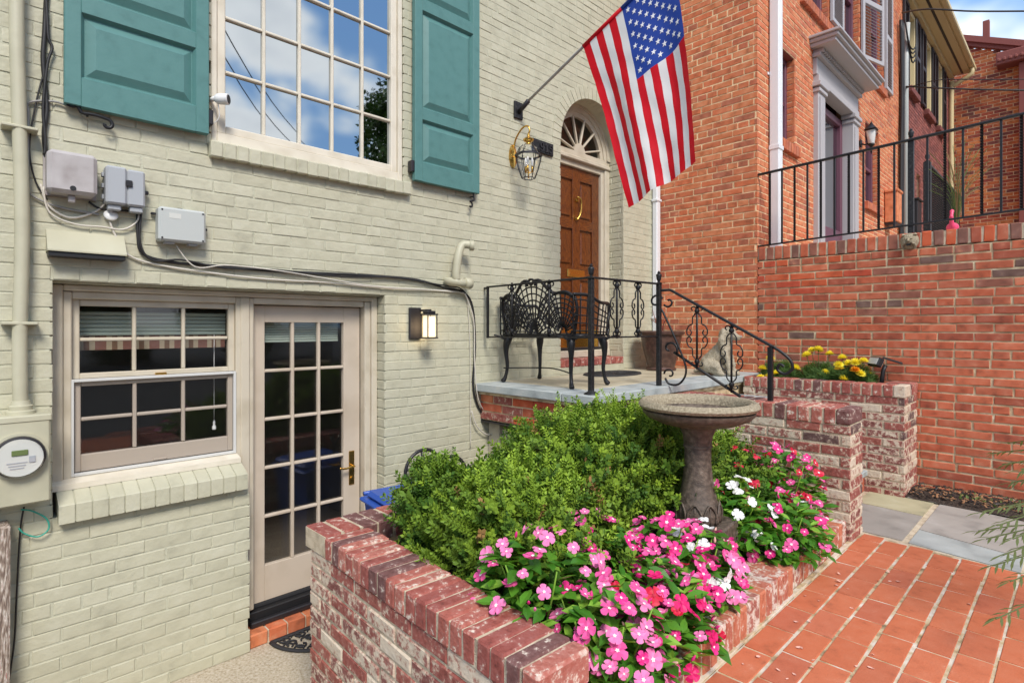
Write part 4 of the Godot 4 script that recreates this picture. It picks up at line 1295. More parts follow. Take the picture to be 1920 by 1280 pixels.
	bb(st, Vector3(7.84, 5.201, corner - 0.02), Vector3(10.08, 5.235, corner + 0.37), 0.006)
	part("cornice", st, M.grey_trim, d)
	st = begin()
	frame4(st, 8.3, 9.62, 2.2, 4.6, 0.1, corner - 0.2, corner - 0.09, 0.005, 0.7)
	part("door_frame", st, M.plum_paint, d)
	st = begin()
	poly(st, [Vector3(8.38, 2.85, corner - 0.14), Vector3(9.54, 2.85, corner - 0.14), Vector3(9.54, 4.53, corner - 0.14), Vector3(8.38, 4.53, corner - 0.14)], Vector3(0, 0, 1))
	part("pane", st, M.window_glass, d)
	bpart("room", Vector3(8.3, 2.2, corner - 0.9), Vector3(9.62, 4.6, corner - 0.85), M.room_wall, d, 0.0)
	st = begin()
	bb(st, Vector3(6.4, -0.05, -9), Vector3(13.2, 9.6, -3.4))
	bb(st, Vector3(6.4, 8.55, -3.4), Vector3(13.2, 9.6, -2.72))
	part("rear", st, M.red_trim, h)
	# downpipe, lamp and letter boxes of that house
	var dn := thing("downpipe", "white corrugated metal downpipe at the corner of the red brick house", "downpipe", Vector3.ZERO)
	st = begin()
	for x in [6.50, 6.531, 6.562, 6.593]:
		bb(st, Vector3(x, 2.32, corner + 0.012), Vector3(x + 0.03, 7.5, corner + 0.115), 0.008)
	for y in [3.45, 5.4]:
		bb(st, Vector3(6.492, y, corner + 0.008), Vector3(6.631, y + 0.05, corner + 0.123), 0.004)
	part("pipe", st, M.white_metal, dn)
	bpart("bracket", Vector3(6.47, 4.3, corner + 0.001), Vector3(6.65, 4.33, corner + 0.012), M.white_metal, dn, 0.002)
	var lp := thing("wall_lantern", "small black carriage lantern on the red brick wall beside the plum door", "wall lamp", Vector3(10.2, 4.42, corner))
	st = begin(true)
	lathe(st, [Vector2(0, 0), Vector2(0.06, 0), Vector2(0.06, 0.02), Vector2(0, 0.025)], 12, Transform3D(Basis(Vector3.RIGHT, PI / 2), Vector3(0, -0.05, 0.006)))
	tube(st, smooth_path([Vector3(0, -0.05, 0.02), Vector3(0, -0.08, 0.08), Vector3(0, -0.05, 0.14)], 4), 0.012, 6)
	part("bracket", st, M.iron, lp)
	st = begin()
	lathe(st, [Vector2(0.05, -0.08), Vector2(0.085, 0.13)], 4, Transform3D(Basis(Vector3.UP, PI / 4), Vector3(0, 0, 0.16)))
	part("glass", st, M.white_plastic, lp)
	st = begin()
	lathe(st, [Vector2(0.0, 0.27), Vector2(0.02, 0.24), Vector2(0.04, 0.21), Vector2(0.115, 0.14), Vector2(0.11, 0.12), Vector2(0.0, 0.12)], 4, Transform3D(Basis(Vector3.UP, PI / 4), Vector3(0, 0, 0.16)))
	lathe(st, [Vector2(0.0, -0.26), Vector2(0.018, -0.2), Vector2(0.012, -0.15), Vector2(0.055, -0.1), Vector2(0.05, -0.08), Vector2(0, -0.08)], 4, Transform3D(Basis(Vector3.UP, PI / 4), Vector3(0, 0, 0.16)))
	part("cap", st, M.iron, lp)
	var lb := thing("letter_box", "terracotta letter box on the red brick wall behind the terrace railing", "letter box", Vector3.ZERO)
	bpart("body", Vector3(11.75, 3.32, corner + 0.01), Vector3(12.1, 3.85, corner + 0.2), M.party_brick[2], lb, 0.01)
	bpart("lid", Vector3(11.73, 3.85, corner + 0.008), Vector3(12.12, 3.9, corner + 0.22), M.party_brick[2], lb, 0.01)
	bpart("base", Vector3(11.77, 3.27, corner + 0.012), Vector3(12.08, 3.319, corner + 0.18), M.dark_metal, lb, 0.004)
	var lb2 := thing("meter_cabinet", "black meter cabinet beside the terracotta letter box", "meter box", Vector3.ZERO)
	bpart("body", Vector3(13.35, 3.3, corner + 0.01), Vector3(13.75, 3.95, corner + 0.22), M.black_plastic, lb2, 0.01)
	bpart("lid", Vector3(13.33, 3.951, corner + 0.01), Vector3(13.77, 3.99, corner + 0.25), M.black_plastic, lb2, 0.01)
	# the darker red house beyond
	var f := thing("dark_red_house", "dark red brick house with black shutters and a deep tan eave", "house", Vector3.ZERO)
	var fw := node("front_wall", f)
	var wins := [[13.62, 14.3], [15.35, 16.05], [16.8, 17.5]]
	var h2 := func(y0: float, y1: float) -> Array:
		var out := []
		var ym := (y0 + y1) / 2.0
		for e in wins:
			if ym > 6.3 and ym < 7.95:
				out.append([e[0] - 13.2, e[1] - 13.2])
		if ym > 3.0 and ym < 4.75:
			out.append([1.35, 1.75])
		return out
	brickwork(fw, facing(Vector3(13.2, 0, corner), "+z"), 5.5, 8.1, {"tones": M.far_brick, "mortar": M.pink_mortar, "seed": 55, "joint": 0.011, "recess": 0.006, "ch": 0.002, "back": 0.2, "holes": h2, "most": 120})
	for e in wins:
		var w := node("window", f)
		st = begin()
		frame4(st, e[0], e[1], 6.3, 7.95, 0.09, corner - 0.16, corner + 0.02, 0.004)
		part("frame", st, M.tan_eave, w)
		st = begin()
		poly(st, [Vector3(e[0], 6.3, corner - 0.08), Vector3(e[1], 6.3, corner - 0.08), Vector3(e[1], 7.95, corner - 0.08), Vector3(e[0], 7.95, corner - 0.08)], Vector3(0, 0, 1))
		part("pane", st, M.window_glass, w)
		bpart("room", Vector3(e[0], 6.3, corner - 0.8), Vector3(e[1], 7.95, corner - 0.75), M.room_wall, w, 0.0)
		bpart("sill", Vector3(e[0] - 0.08, 6.18, corner - 0.05), Vector3(e[1] + 0.08, 6.298, corner + 0.1), M.far_brick[3], f, 0.005)
		louvre_shutter(f, e[1] + 0.01, e[1] + 0.42, 6.32, 7.95, corner, M.dark_shutter, true)
		louvre_shutter(f, e[0] - 0.43, e[0] - 0.01, 6.32, 7.95, corner, M.dark_shutter, true)
	bpart("side_light", Vector3(14.56, 3.0, corner - 0.2), Vector3(14.94, 4.75, corner - 0.15), M.tan_eave, f, 0.004)
	var ev := node("eave", f)
	st = begin()
	bb(st, Vector3(13.1, 8.0, corner + 0.006), Vector3(18.75, 8.12, corner + 0.10), 0.006)
	bb(st, Vector3(13.1, 8.121, corner - 0.1), Vector3(18.8, 8.16, corner + 0.24), 0.004)
	bb(st, Vector3(13.1, 8.122, corner + 0.29), Vector3(18.85, 8.16, corner + 0.42), 0.004)
	bb(st, Vector3(13.1, 8.16, corner - 0.1), Vector3(18.85, 8.2, corner + 0.45), 0.004)
	part("soffit", st, M.tan_eave, ev)
	st = begin()
	bb(st, Vector3(13.1, 8.135, corner + 0.24), Vector3(18.85, 8.15, corner + 0.29), 0.0)
	part("vent", st, M.dark_metal, ev)
	st = begin()
	bb(st, Vector3(13.1, 8.14, corner + 0.43), Vector3(18.9, 8.26, corner + 0.54), 0.02)
	part("gutter", st, M.tan_eave, ev)
	st = begin()
	bb(st, Vector3(13.1, 8.2, -9), Vector3(18.85, 8.26, corner + 0.44))
	bb(st, Vector3(13.4, 0, -9), Vector3(18.7, 8.2, -3.4))
	part("rear", st, M.far_brick[1], f)
	var dn2 := thing("downpipe", "tan downpipe with a swan neck at the end of the dark red house", "downpipe", Vector3.ZERO)
	st = begin(true)
	tube(st, smooth_path([Vector3(18.6, 8.14, corner + 0.47), Vector3(18.6, 7.98, corner + 0.45), Vector3(18.6, 7.80, corner + 0.12), Vector3(18.6, 7.6, corner + 0.06), Vector3(18.6, 4.0, corner + 0.06), Vector3(18.6, 0.0, corner + 0.06)], 6), 0.055, 8)
	part("pipe", st, M.tan_eave, dn2)
	# old red house across the end
	var g := thing("old_red_house", "old orange red brick house with dark red painted trim at the end of the row", "house", Vector3.ZERO)
	var gw := node("side_wall", g)
	brickwork(gw, facing(Vector3(19.3, 0, -4.0), "-x"), 6.0, 9.1, {"tones": M.old_brick, "mortar": M.buff_mortar, "seed": 56, "joint": 0.014, "recess": 0.006, "ch": 0.002, "back": 0.2, "most": 300, "bl": 0.26, "bh": 0.088, "holes": func(_y0: float, y1: float) -> Array: return [[maxf(1.68 + (9.1 - y1) / 0.484, 0.0), 6.0]] if y1 > 6.9 else []})
	st = begin()
	# sloping verge boards
	var vy := func(z: float) -> float: return 9.05 - 0.484 * (z + 2.32)
	for e in [[0.0, 0.24, 0.06], [0.1, 0.16, 0.14]]:
		plate(st, [Vector2(-4.4, vy.call(-4.4) + e[0]), Vector2(1.6, vy.call(1.6) + e[0]), Vector2(1.6, vy.call(1.6) + e[0] + e[1]), Vector2(-4.4, vy.call(-4.4) + e[0] + e[1])], 0.1 + e[2], Transform3D(Basis(Vector3(0, 0, 1), Vector3.UP, Vector3(-1, 0, 0)), Vector3(19.34, 0, 0)))
	part("verge", st, M.red_trim, g)
	var ch := xp(1850, 60, 19.5)
	bpart("flue", Vector3(19.45, ch.y - 0.4, ch.z - 0.07), Vector3(19.6, ch.y + 0.3, ch.z + 0.07), M.red_trim, g, 0.01)
	var pw := xp(1868, 111, 18.85)
	st = begin()
	bb(st, Vector3(18.85, pw.y - 0.16, pw.z), Vector3(19.29, pw.y + 0.16, pw.z + 3.0), 0.02)
	part("bay_cornice", st, M.red_trim, g)
	for i in 9:
		bpart("dentil", Vector3(18.8, pw.y - 0.09, pw.z + 0.02 + i * 0.11), Vector3(18.849, pw.y + 0.0, pw.z + 0.09 + i * 0.11), M.red_trim, g, 0.02)
	var cz := xp(1911, 300, 19.0).z
	bpart("corner_board", Vector3(19.0, 2.0, cz), Vector3(19.28, pw.y - 0.17, cz + 0.4), M.red_trim, g, 0.01)
	bpart("rear", Vector3(19.5, 0, -9), Vector3(26, 8.0, -0.4), M.far_brick[1], g, 0.0)
	# retaining wall of the raised terrace
	var r := thing("retaining_wall", "tall weathered brick retaining wall with a rowlock cap below the terrace railing", "brick wall", Vector3.ZERO)
	var pick2 := func(x: float, y: float, q: float) -> int:
		if y > 1.85 and x < 1.0 and q > 0.35:
			return 6 if q > 0.76 else (7 if q > 0.66 else 0)
		if y < 1.5 and x > 0.8:
			return [0, 2, 2, 4, 1, 0, 2, 4][int(q * 7.99)]
		return [0, 1, 3, 2, 4, 1, 0, 0, 2, 4, 3, 1, 8, 2, 0][int(q * 14.99)]
	brickwork(r, facing(Vector3(6.2, -0.05, corner + 0.003), "-x"), 3.7, 2.225, {"tones": M.wall_brick, "mortar": M.grey_mortar, "pick": pick2, "seed": 61, "bh": 0.0765, "bl": 0.252, "header": 6, "header_at": 4, "joint": 0.0145, "recess": 0.007, "wob": 0.003, "ch": 0.004, "back": 0.28, "phase": 0.07})
	coping_row(r, Vector3(6.197, 2.312, corner + 0.004), Vector3(6.197, 2.312, 1.2), Vector3(0.29, 0, 0), 0.135, 0.0865, [M.wall_brick[3], M.wall_brick[0], M.wall_brick[0], M.wall_brick[1], M.wall_brick[6], M.wall_brick[2], M.wall_brick[5]], 48, 0.013)
	st = begin()
	bb(st, Vector3(6.49, -0.03, corner + 0.005), Vector3(19.2, 2.29, 1.25))
	structure("terrace", st, M.concrete)
	# soil strip at its foot
	st = begin(true)
	var bump := noise(9, 6.0, 3)
	for i in 24:
		for j in 6:
			var q := []
			for e in [[i, j], [i + 1, j], [i + 1, j + 1], [i, j + 1]]:
				var z := lerpf(-1.06, 1.2, e[0] / 24.0)
				var x := lerpf(5.70 - 0.13 * (e[0] / 24.0), 6.195, e[1] / 6.0)
				q.append(Vector3(x, 0.008 + 0.03 * sin(PI * e[1] / 6.0) + bump.get_noise_2d(x, z) * 0.02, z))
			poly(st, q, Vector3.UP)
	structure("soil_strip", st, M.soil)
	var chip := solid(Vector3(0.035, 0.006, 0.014), 0.002)
	for k in 3:
		var where := []
		for i in 260:
			var z := rng.randf_range(-1.03, 0.6)
			where.append(Transform3D(Basis.from_euler(Vector3(rng.randf_range(-0.5, 0.5), rng.randf() * TAU, rng.randf_range(-0.5, 0.5))).scaled(Vector3.ONE * rng.randf_range(0.4, 1.2)), Vector3(rng.randf_range(5.72, 6.18), 0.045, z)))
		var o := stuff("bark_mulch", chip, [M.bark, M.dry_leaf, M.dark_metal][k], where, [], self)
		tag(o, ["dark bark chips on the strip below the retaining wall", "dry tan leaf litter on the strip below the retaining wall", "black mulch on the strip below the retaining wall"][k], "mulch")
func cable(label: String, pts: Array, r: float, m: Material, z := -3.735, group := "") -> void:
	var p := []
	for e in pts:
		p.append(zp(e[0], e[1], e[2] if e.size() > 2 else z))
	var st := begin(true)
	tube(st, smooth_path(p, 5), r, 6)
	var o := part("cable", st, m, self)
	tag(o, label, "cable", group)
func disc(st: SurfaceTool, c: Vector3, r: float, d: float, segs := 20) -> void:   # a short drum along +z
	lathe(st, [Vector2(0, 0), Vector2(r, 0), Vector2(r, d), Vector2(0, d)], segs, Transform3D(Basis(Vector3.RIGHT, PI / 2), c))
func build_fixtures() -> void:
	var st: SurfaceTool
	# weathered junction box
	var b := thing("junction_box", "weathered grey junction box with a round hole near its lower edge", "utility box", Vector3(0.39, 2.235, -3.75))
	st = begin()
	plate(st, [Vector2(-0.11, -0.105), Vector2(0.11, -0.105), Vector2(0.11, 0.115), Vector2(-0.11, 0.115)], 0.02)
	box(st, Vector3(0, 0.005, 0.075), Vector3(0.205, 0.215, 0.115), Basis(), 0.018)
	part("cover", st, M.weathered_grey, b)
	st = begin()
	disc(st, Vector3(0.0, -0.075, 0.1325), 0.013, 0.003)
	part("hole", st, M.black_plastic, b)
	bpart("tab", Vector3(-0.015, -0.14, 0.06), Vector3(0.015, -0.1035, 0.09), M.weathered_grey, b, 0.004)
	b = thing("telephone_box", "small grey plastic telephone box with a raised latch strip", "utility box", Vector3(0.625, 2.215, -3.75))
	st = begin()
	box(st, Vector3(0, 0, 0.012), Vector3(0.185, 0.19, 0.022), Basis(), 0.004)
	box(st, Vector3(-0.045, 0.002, 0.06), Vector3(0.095, 0.205, 0.075), Basis(), 0.01)
	box(st, Vector3(0.046, 0, 0.057), Vector3(0.085, 0.2, 0.07), Basis(), 0.01)
	part("cover", st, M.grey_plastic, b)
	st = begin()
	box(st, Vector3(0.012, 0.02, 0.097), Vector3(0.03, 0.035, 0.012), Basis(), 0.003)
	box(st, Vector3(0.1, -0.005, 0.03), Vector3(0.03, 0.02, 0.02), Basis(), 0.003)
	part("latch", st, M.dark_metal, b)
	st = begin()
	box(st, Vector3(-0.05, -0.115, 0.05), Vector3(0.06, 0.03, 0.05), Basis(), 0.005)
	box(st, Vector3(0.05, -0.115, 0.05), Vector3(0.06, 0.03, 0.05), Basis(), 0.005)
	part("cable_entry", st, M.grey_plastic, b)
	for y in [-0.06, 0.0, 0.06]:
		bpart("hinge", Vector3(-0.104, y - 0.012, 0.02), Vector3(-0.0935, y + 0.012, 0.05), M.grey_plastic, b, 0.002)
	b = thing("cable_box", "pale grey plastic cable box at the start of the cable run", "utility box", Vector3(0.90, 2.04, -3.75))
	st = begin()
	box(st, Vector3(0, 0, 0.045), Vector3(0.245, 0.195, 0.09), Basis(), 0.012)
	part("cover", st, M.pale_grey_plastic, b)
	bpart("label", Vector3(-0.07, 0.035, 0.0901), Vector3(-0.01, 0.065, 0.0912), M.dial_white, b, 0.0)
	for sx in [-0.105, 0.105]:
		for sy in [-0.08, 0.08]:
			st = begin()
			disc(st, Vector3(sx, sy, 0.0895), 0.005, 0.003, 10)
			part("screw", st, M.dark_metal, b)
	st = begin()
	box(st, Vector3(-0.06, -0.103, 0.04), Vector3(0.05, 0.012, 0.05), Basis(), 0.003)
	box(st, Vector3(0.06, -0.103, 0.04), Vector3(0.05, 0.012, 0.05), Basis(), 0.003)
	part("foot", st, M.grey_plastic, b)
	st = begin()
	box(st, Vector3(-0.135, 0.06, 0.02), Vector3(0.024, 0.014, 0.02), Basis(), 0.003)
	box(st, Vector3(0.135, 0.0, 0.02), Vector3(0.024, 0.014, 0.02), Basis(), 0.003)
	box(st, Vector3(0, 0.104, 0.02), Vector3(0.03, 0.012, 0.02), Basis(), 0.003)
	part("lug", st, M.dark_metal, b)
	# vent hood
	b = thing("vent_hood", "sage painted sheet metal vent hood with a dark open underside", "vent", Vector3.ZERO)
	st = begin()
	plate(st, [Vector2(3.75, 1.955), Vector2(3.735, 1.955), Vector2(3.655, 1.845), Vector2(3.655, 1.838), Vector2(3.75, 1.838)], 0.335, Transform3D(Basis(Vector3(0, 0, -1), Vector3.UP, Vector3(1, 0, 0)), Vector3(0.292, 0, 0)))
	part("hood", st, M.green_metal, b)
	bpart("shaded_underside", Vector3(0.296, 1.812, -3.745), Vector3(0.622, 1.837, -3.664), M.black_plastic, b, 0.002)  # black block standing for the shade in the open underside
	# electricity meter and its painted conduit
	b = thing("electricity_meter", "sage painted electricity meter cabinet with a round glass meter", "electricity meter", Vector3.ZERO)
	st = begin()
	bb(st, Vector3(-0.12, 0.585, -3.748), Vector3(0.30, 1.0, -3.6), 0.008)
	bb(st, Vector3(-0.125, 0.985, -3.748), Vector3(0.306, 1.02, -3.595), 0.006)
	part("cabinet", st, M.green_metal, b)
	var mc := zp(36, 858, -3.56)
	st = begin()
	disc(st, Vector3(mc.x, mc.y, -3.602), 0.112, 0.012, 32)
	part("collar", st, M.green_metal, b)
	st = begin(true)
	lathe(st, [Vector2(0.098, 0.0), Vector2(0.101, 0.012), Vector2(0.098, 0.03), Vector2(0.09, 0.032), Vector2(0.09, 0.0)], 32, Transform3D(Basis(Vector3.RIGHT, PI / 2), Vector3(mc.x, mc.y, -3.59)))
	part("ring", st, M.dark_metal, b)
	st = begin()
	disc(st, Vector3(mc.x, mc.y, -3.585), 0.088, 0.035, 32)
	part("dial", st, M.dial_white, b)
	st = begin()
	box(st, Vector3(mc.x - 0.0, mc.y + 0.025, -3.547), Vector3(0.06, 0.026, 0.006), Basis(), 0.002)
	part("display", st, M.weed_leaf, b)
	st = begin()
	for i in 3:
		box(st, Vector3(mc.x - 0.01, mc.y - 0.022 - i * 0.013, -3.5485), Vector3(0.075 - i * 0.012, 0.005, 0.002))
	box(st, Vector3(mc.x + 0.045, mc.y - 0.01, -3.5475), Vector3(0.024, 0.03, 0.004))
	part("print", st, M.grey_plastic, b)
	st = begin(true)
	lathe(st, [Vector2(0.09, 0.0), Vector2(0.088, 0.05), Vector2(0.078, 0.065), Vector2(0, 0.07)], 28, Transform3D(Basis(Vector3.RIGHT, PI / 2), Vector3(mc.x, mc.y, -3.56)))
	part("glass", st, M.clear_glass, b)
	var c := thing("painted_conduit", "thick sage painted service conduit rising from the meter cabinet", "pipe", Vector3.ZERO)
	var cxp := zp(36, 600, -3.69)
	st = begin(true)
	tube(st, smooth_path([Vector3(cxp.x + 0.004, 1.02, -3.69), Vector3(cxp.x, 1.4, -3.69), Vector3(cxp.x + 0.01, 1.95, -3.692), Vector3(cxp.x - 0.004, 2.6, -3.692), Vector3(cxp.x - 0.012, 3.3, -3.692), Vector3(cxp.x - 0.01, 6.5, -3.692)], 6), 0.03, 12)
	part("pipe", st, M.green_metal, c)
	st = begin(true)
	lathe(st, [Vector2(0.0, 1.015), Vector2(0.058, 1.016), Vector2(0.058, 1.035), Vector2(0.046, 1.04), Vector2(0.048, 1.06), Vector2(0.04, 1.065), Vector2(0.036, 1.085), Vector2(0.0, 1.085)], 16, Transform3D(Basis(), Vector3(cxp.x + 0.004, 0, -3.69)))
	part("hub", st, M.green_metal, c)
	for y in [1.46, 2.43]:
		bpart("strap", Vector3(cxp.x - 0.07, y, -3.749), Vector3(cxp.x + 0.07, y + 0.016, -3.66), M.green_metal, c, 0.004)
	# PVC flue
	c = thing("flue_pipe", "sage painted plastic flue pipe with an elbow on the wall", "pipe", Vector3.ZERO)
	var f1 := zp(868, 460, -3.66)
	var f2 := zp(856, 524, -3.66)
	st = begin(true)
	tube(st, smooth_path([f1 + Vector3(0.07, 0.0, 0.05), f1 + Vector3(0.0, 0.005, 0.0), f1 + Vector3(-0.045, -0.07, 0.0), f2 + Vector3(-0.005, 0.06, 0), f2], 6), 0.034, 12)
	tube(st, [f2 + Vector3(-0.05, -0.01, -0.085), f2 + Vector3(-0.005, -0.02, 0.0), f2 + Vector3(0.1, -0.025, 0.0)], 0.037, 12)
	tube(st, [f2 + Vector3(0.085, -0.024, 0.0), f2 + Vector3(0.15, -0.027, 0.0)], 0.046, 12)
	tube(st, [f1 + Vector3(0.045, 0.0, 0.032), f1 + Vector3(0.075, 0.0, 0.053)], 0.043, 12)
	part("pipe", st, M.green_metal, c)
	# lit wall lamp by the basement door
	var l := thing("wall_lamp", "lit square wall lamp with dark brown frame and frosted glass by the basement door", "wall lamp", zp(776, 606))
	st = begin()
	box(st, Vector3(0.0, 0.0, 0.013), Vector3(0.11, 0.25, 0.024), Basis(), 0.005)
	part("back_plate", st, M.dark_metal, l)
	var lc := Vector3(0.055, -0.015, 0.13)
	st = begin()
	box(st, lc + Vector3(0, 0.085, 0), Vector3(0.105, 0.012, 0.105), Basis(), 0.003)
	box(st, lc + Vector3(0, 0.102, 0), Vector3(0.075, 0.022, 0.075), Basis(), 0.005)
	box(st, lc + Vector3(0, 0.118, -0.05), Vector3(0.035, 0.016, 0.12), Basis(), 0.003)
	box(st, lc + Vector3(0, -0.1, 0), Vector3(0.105, 0.01, 0.105), Basis(), 0.003)
	for sx in [-1, 1]:
		for sz in [-1, 1]:
			box(st, lc + Vector3(sx * 0.043, -0.008, sz * 0.043), Vector3(0.007, 0.175, 0.007))
	part("cage", st, M.dark_metal, l)
	st = begin()
	box(st, lc + Vector3(0, -0.012, 0), Vector3(0.074, 0.165, 0.074), Basis(), 0.006)
	part("lamp_glass", st, M.lamp_glow, l)
	var om := OmniLight3D.new()
	om.name = "lamp_light"
	om.light_energy = 0.02
	om.light_color = Color(1.0, 0.86, 0.66)
	om.light_size = 0.04
	om.omni_range = 8.0
	om.omni_attenuation = 2.0
	om.shadow_enabled = true
	l.add_child(om)
	om.position = lc + Vector3(0, -0.012, 0)
	# brass lantern by the front door
	l = thing("brass_lantern", "polished brass carriage lantern with curved glass panes beside the front door", "wall lamp", zp(991, 300, -3.56))
	var q := Transform3D(Basis(Vector3.UP, 0.3))
	st = begin(true)
	lathe(st, [Vector2(0, 0), Vector2(0.05, 0.0), Vector2(0.05, 0.006), Vector2(0.035, 0.012), Vector2(0, 0.014)], 20, Transform3D(Basis(Vector3.RIGHT, PI / 2).scaled(Vector3(1, 2.2, 1)), Vector3(-0.02, 0.07, -0.187)))
	tube(st, smooth_path([Vector3(-0.02, 0.1, -0.18), Vector3(-0.018, 0.22, -0.15), Vector3(-0.01, 0.305, -0.075), Vector3(0, 0.315, -0.01), Vector3(0.004, 0.27, 0.01), Vector3(0, 0.245, 0.0)], 6), 0.008, 8)
	tube(st, smooth_path([Vector3(-0.02, 0.06, -0.18), Vector3(-0.01, 0.08, -0.13), Vector3(0, 0.1, -0.09)], 5), 0.006, 8)
	part("bracket", st, M.brass, l)
	st = begin(true)
	lathe(st, [Vector2(0, 0.25), Vector2(0.012, 0.24), Vector2(0.014, 0.215), Vector2(0.03, 0.205), Vector2(0.05, 0.19), Vector2(0.046, 0.175), Vector2(0.02, 0.162), Vector2(0.022, 0.15), Vector2(0, 0.148)], 20)
	part("finial", st, M.brass, l)
	st = begin()
	lathe(st, [Vector2(0.128, 0.034), Vector2(0.128, 0.052), Vector2(0.115, 0.052), Vector2(0.115, 0.034), Vector2(0.128, 0.034)], 6, q)
	part("rim", st, M.dark_metal, l)
	st = begin()
	lathe(st, [Vector2(0.113, 0.05), Vector2(0.085, 0.11), Vector2(0.05, 0.14), Vector2(0.02, 0.152)], 6, q)
	part("roof_glass", st, M.clear_glass, l)
	st = begin()
	lathe(st, [Vector2(0.06, -0.165), Vector2(0.092, -0.08), Vector2(0.113, 0.0), Vector2(0.116, 0.035)], 6, q)
	part("glass", st, M.clear_glass, l)
	st = begin(true)
	for k in 6:
		var e := Vector3(cos(TAU * k / 6), 0, sin(TAU * k / 6))
		e = q.basis * e
		tube(st, [e * 0.061 + Vector3(0, -0.167, 0), e * 0.093 + Vector3(0, -0.08, 0), e * 0.114, e * 0.118 + Vector3(0, 0.035, 0)], 0.0035, 5)
		tube(st, [e * 0.115 + Vector3(0, 0.05, 0), e * 0.086 + Vector3(0, 0.11, 0), e * 0.05 + Vector3(0, 0.142, 0)], 0.003, 5)
		var e2 := q.basis * Vector3(cos(TAU * (k + 1) / 6), 0, sin(TAU * (k + 1) / 6))
		tube(st, [e * 0.061 + Vector3(0, -0.167, 0), e2 * 0.061 + Vector3(0, -0.167, 0)], 0.004, 5)
	part("frame", st, M.dark_metal, l)
	st = begin(true)
	for k in 3:
		var e := Vector3(cos(TAU * k / 3 + 0.5), 0, sin(TAU * k / 3 + 0.5)) * 0.035
		tube(st, [e + Vector3(0, -0.11, 0), e + Vector3(0, -0.05, 0)], 0.009, 8)
		tube(st, [Vector3(0, -0.12, 0), e + Vector3(0, -0.105, 0)], 0.004, 6)
	tube(st, [Vector3(0, -0.165, 0), Vector3(0, -0.09, 0)], 0.007, 8)
	part("candle_holder", st, M.brass, l)
	st = begin(true)
	for k in 3:
		var e := Vector3(cos(TAU * k / 3 + 0.5), 0, sin(TAU * k / 3 + 0.5)) * 0.035
		lathe(st, [Vector2(0.008, -0.05), Vector2(0.009, -0.02), Vector2(0.012, -0.005), Vector2(0.007, 0.02), Vector2(0, 0.03)], 10, Transform3D(Basis(), e))
	part("bulb", st, M.white_plastic, l)
	# house number
	var n := thing("number_plaque", "dark timber plaque with raised house number on the green wall", "house number", zp(1016, 277))
	st = begin()
	box(st, Vector3(0, 0, 0.012), Vector3(0.30, 0.125, 0.022), Basis(), 0.004)
	part("board", st, M.worn_iron, n)
	var tm := TextMesh.new()
	tm.text = "915"
	var sf := SystemFont.new()
	sf.font_names = PackedStringArray(["Droid Serif"])
	sf.font_weight = 700
	tm.font = sf
	tm.font_size = 64
	tm.pixel_size = 0.0018
	tm.depth = 0.01
	inst("number", tm, M.dark_metal, n, Transform3D(Basis(), Vector3(0.04, -0.002, 0.027)))
	# security camera
	var sc := thing("security_camera", "small white security camera beside the upper window", "camera", Vector3(1.10, 2.835, -3.74))
	var look := Basis(Vector3.UP, deg_to_rad(52)) * Basis(Vector3.RIGHT, deg_to_rad(90))
	st = begin(true)
	lathe(st, [Vector2(0, -0.03), Vector2(0.018, -0.028), Vector2(0.03, -0.012), Vector2(0.033, 0.01), Vector2(0.033, 0.05), Vector2(0.029, 0.052), Vector2(0, 0.052)], 20, Transform3D(look, Vector3(0, 0, 0.07)))
	part("body", st, M.white_plastic, sc)
	st = begin(true)
	lathe(st, [Vector2(0.027, 0.0), Vector2(0.026, 0.002), Vector2(0, 0.003)], 20, Transform3D(look, Vector3(0, 0, 0.07) + look * Vector3(0, 0.0525, 0)))
	part("lens", st, M.black_plastic, sc)
	st = begin(true)
	tube(st, [Vector3(-0.03, 0.005, -0.008), Vector3(-0.022, 0.003, 0.05)], 0.014, 10)
	tube(st, smooth_path([Vector3(-0.005, -0.03, 0.06), Vector3(0.005, -0.1, 0.045), Vector3(-0.02, -0.14, 0.02), Vector3(-0.05, -0.13, 0.01)], 5), 0.003, 6)
	part("mount", st, M.white_plastic, sc)
	# shutter dogs
	for e in [[165, 213, 1.0, "under the wide left hand side of the upper window"], [888, 368, 0.0, ""]]:
		var at := zp(e[0], e[1], -3.70)
		var dg := thing("shutter_dog", "black iron scroll shutter dog lying level under the shutter by the cables" if e[2] > 0.5 else "black iron scroll shutter dog hanging upright under the shutter by the flag", "shutter dog", at)
		st = begin(true)
		var ax := Vector3(0.94, -0.28, 0) if e[2] > 0.5 else Vector3(0.2, 0.98, 0)
		var ay := Vector3(0, 0, 1).cross(ax)
		var pts := scroll(ax * -0.085 + ay * 0.02, ax, ay, 0.012, 0.028, 2.5, 4.2, 12)
		pts.append_array([ax * -0.03 - ay * 0.01, Vector3.ZERO, ax * 0.04 + ay * 0.012])
		pts.append_array(scroll(ax * 0.09 - ay * 0.012, ax, ay, 0.03, 0.01, 1.7, -4.6, 12))
		tube(st, smooth_path(pts, 2), 0.009, 8, 0.6, Vector3(0, 0, 1))
		tube(st, [Vector3(0, 0, 0), Vector3(0, 0, -0.05)], 0.006, 6)
		part("scroll", st, M.iron, dg)
	# cables
	cable("thick black service cable bundle running up the wall beside the teal shutter", [[88, -30], [86, 0], [83, 60], [80, 110], [84, 160], [87, 205], [82, 250], [86, 295]], 0.011, M.cable_black)
	cable("second black service cable twisted along the bundle beside the teal shutter", [[84, -30], [87, 20], [90, 70], [97, 90], [88, 120], [80, 200], [84, 260], [82, 290]], 0.007, M.cable_black, -3.725)
	cable("thin black cable bowed out left of the service bundle", [[80, 140], [64, 205], [54, 280], [66, 340], [88, 375]], 0.004, M.cable_black)
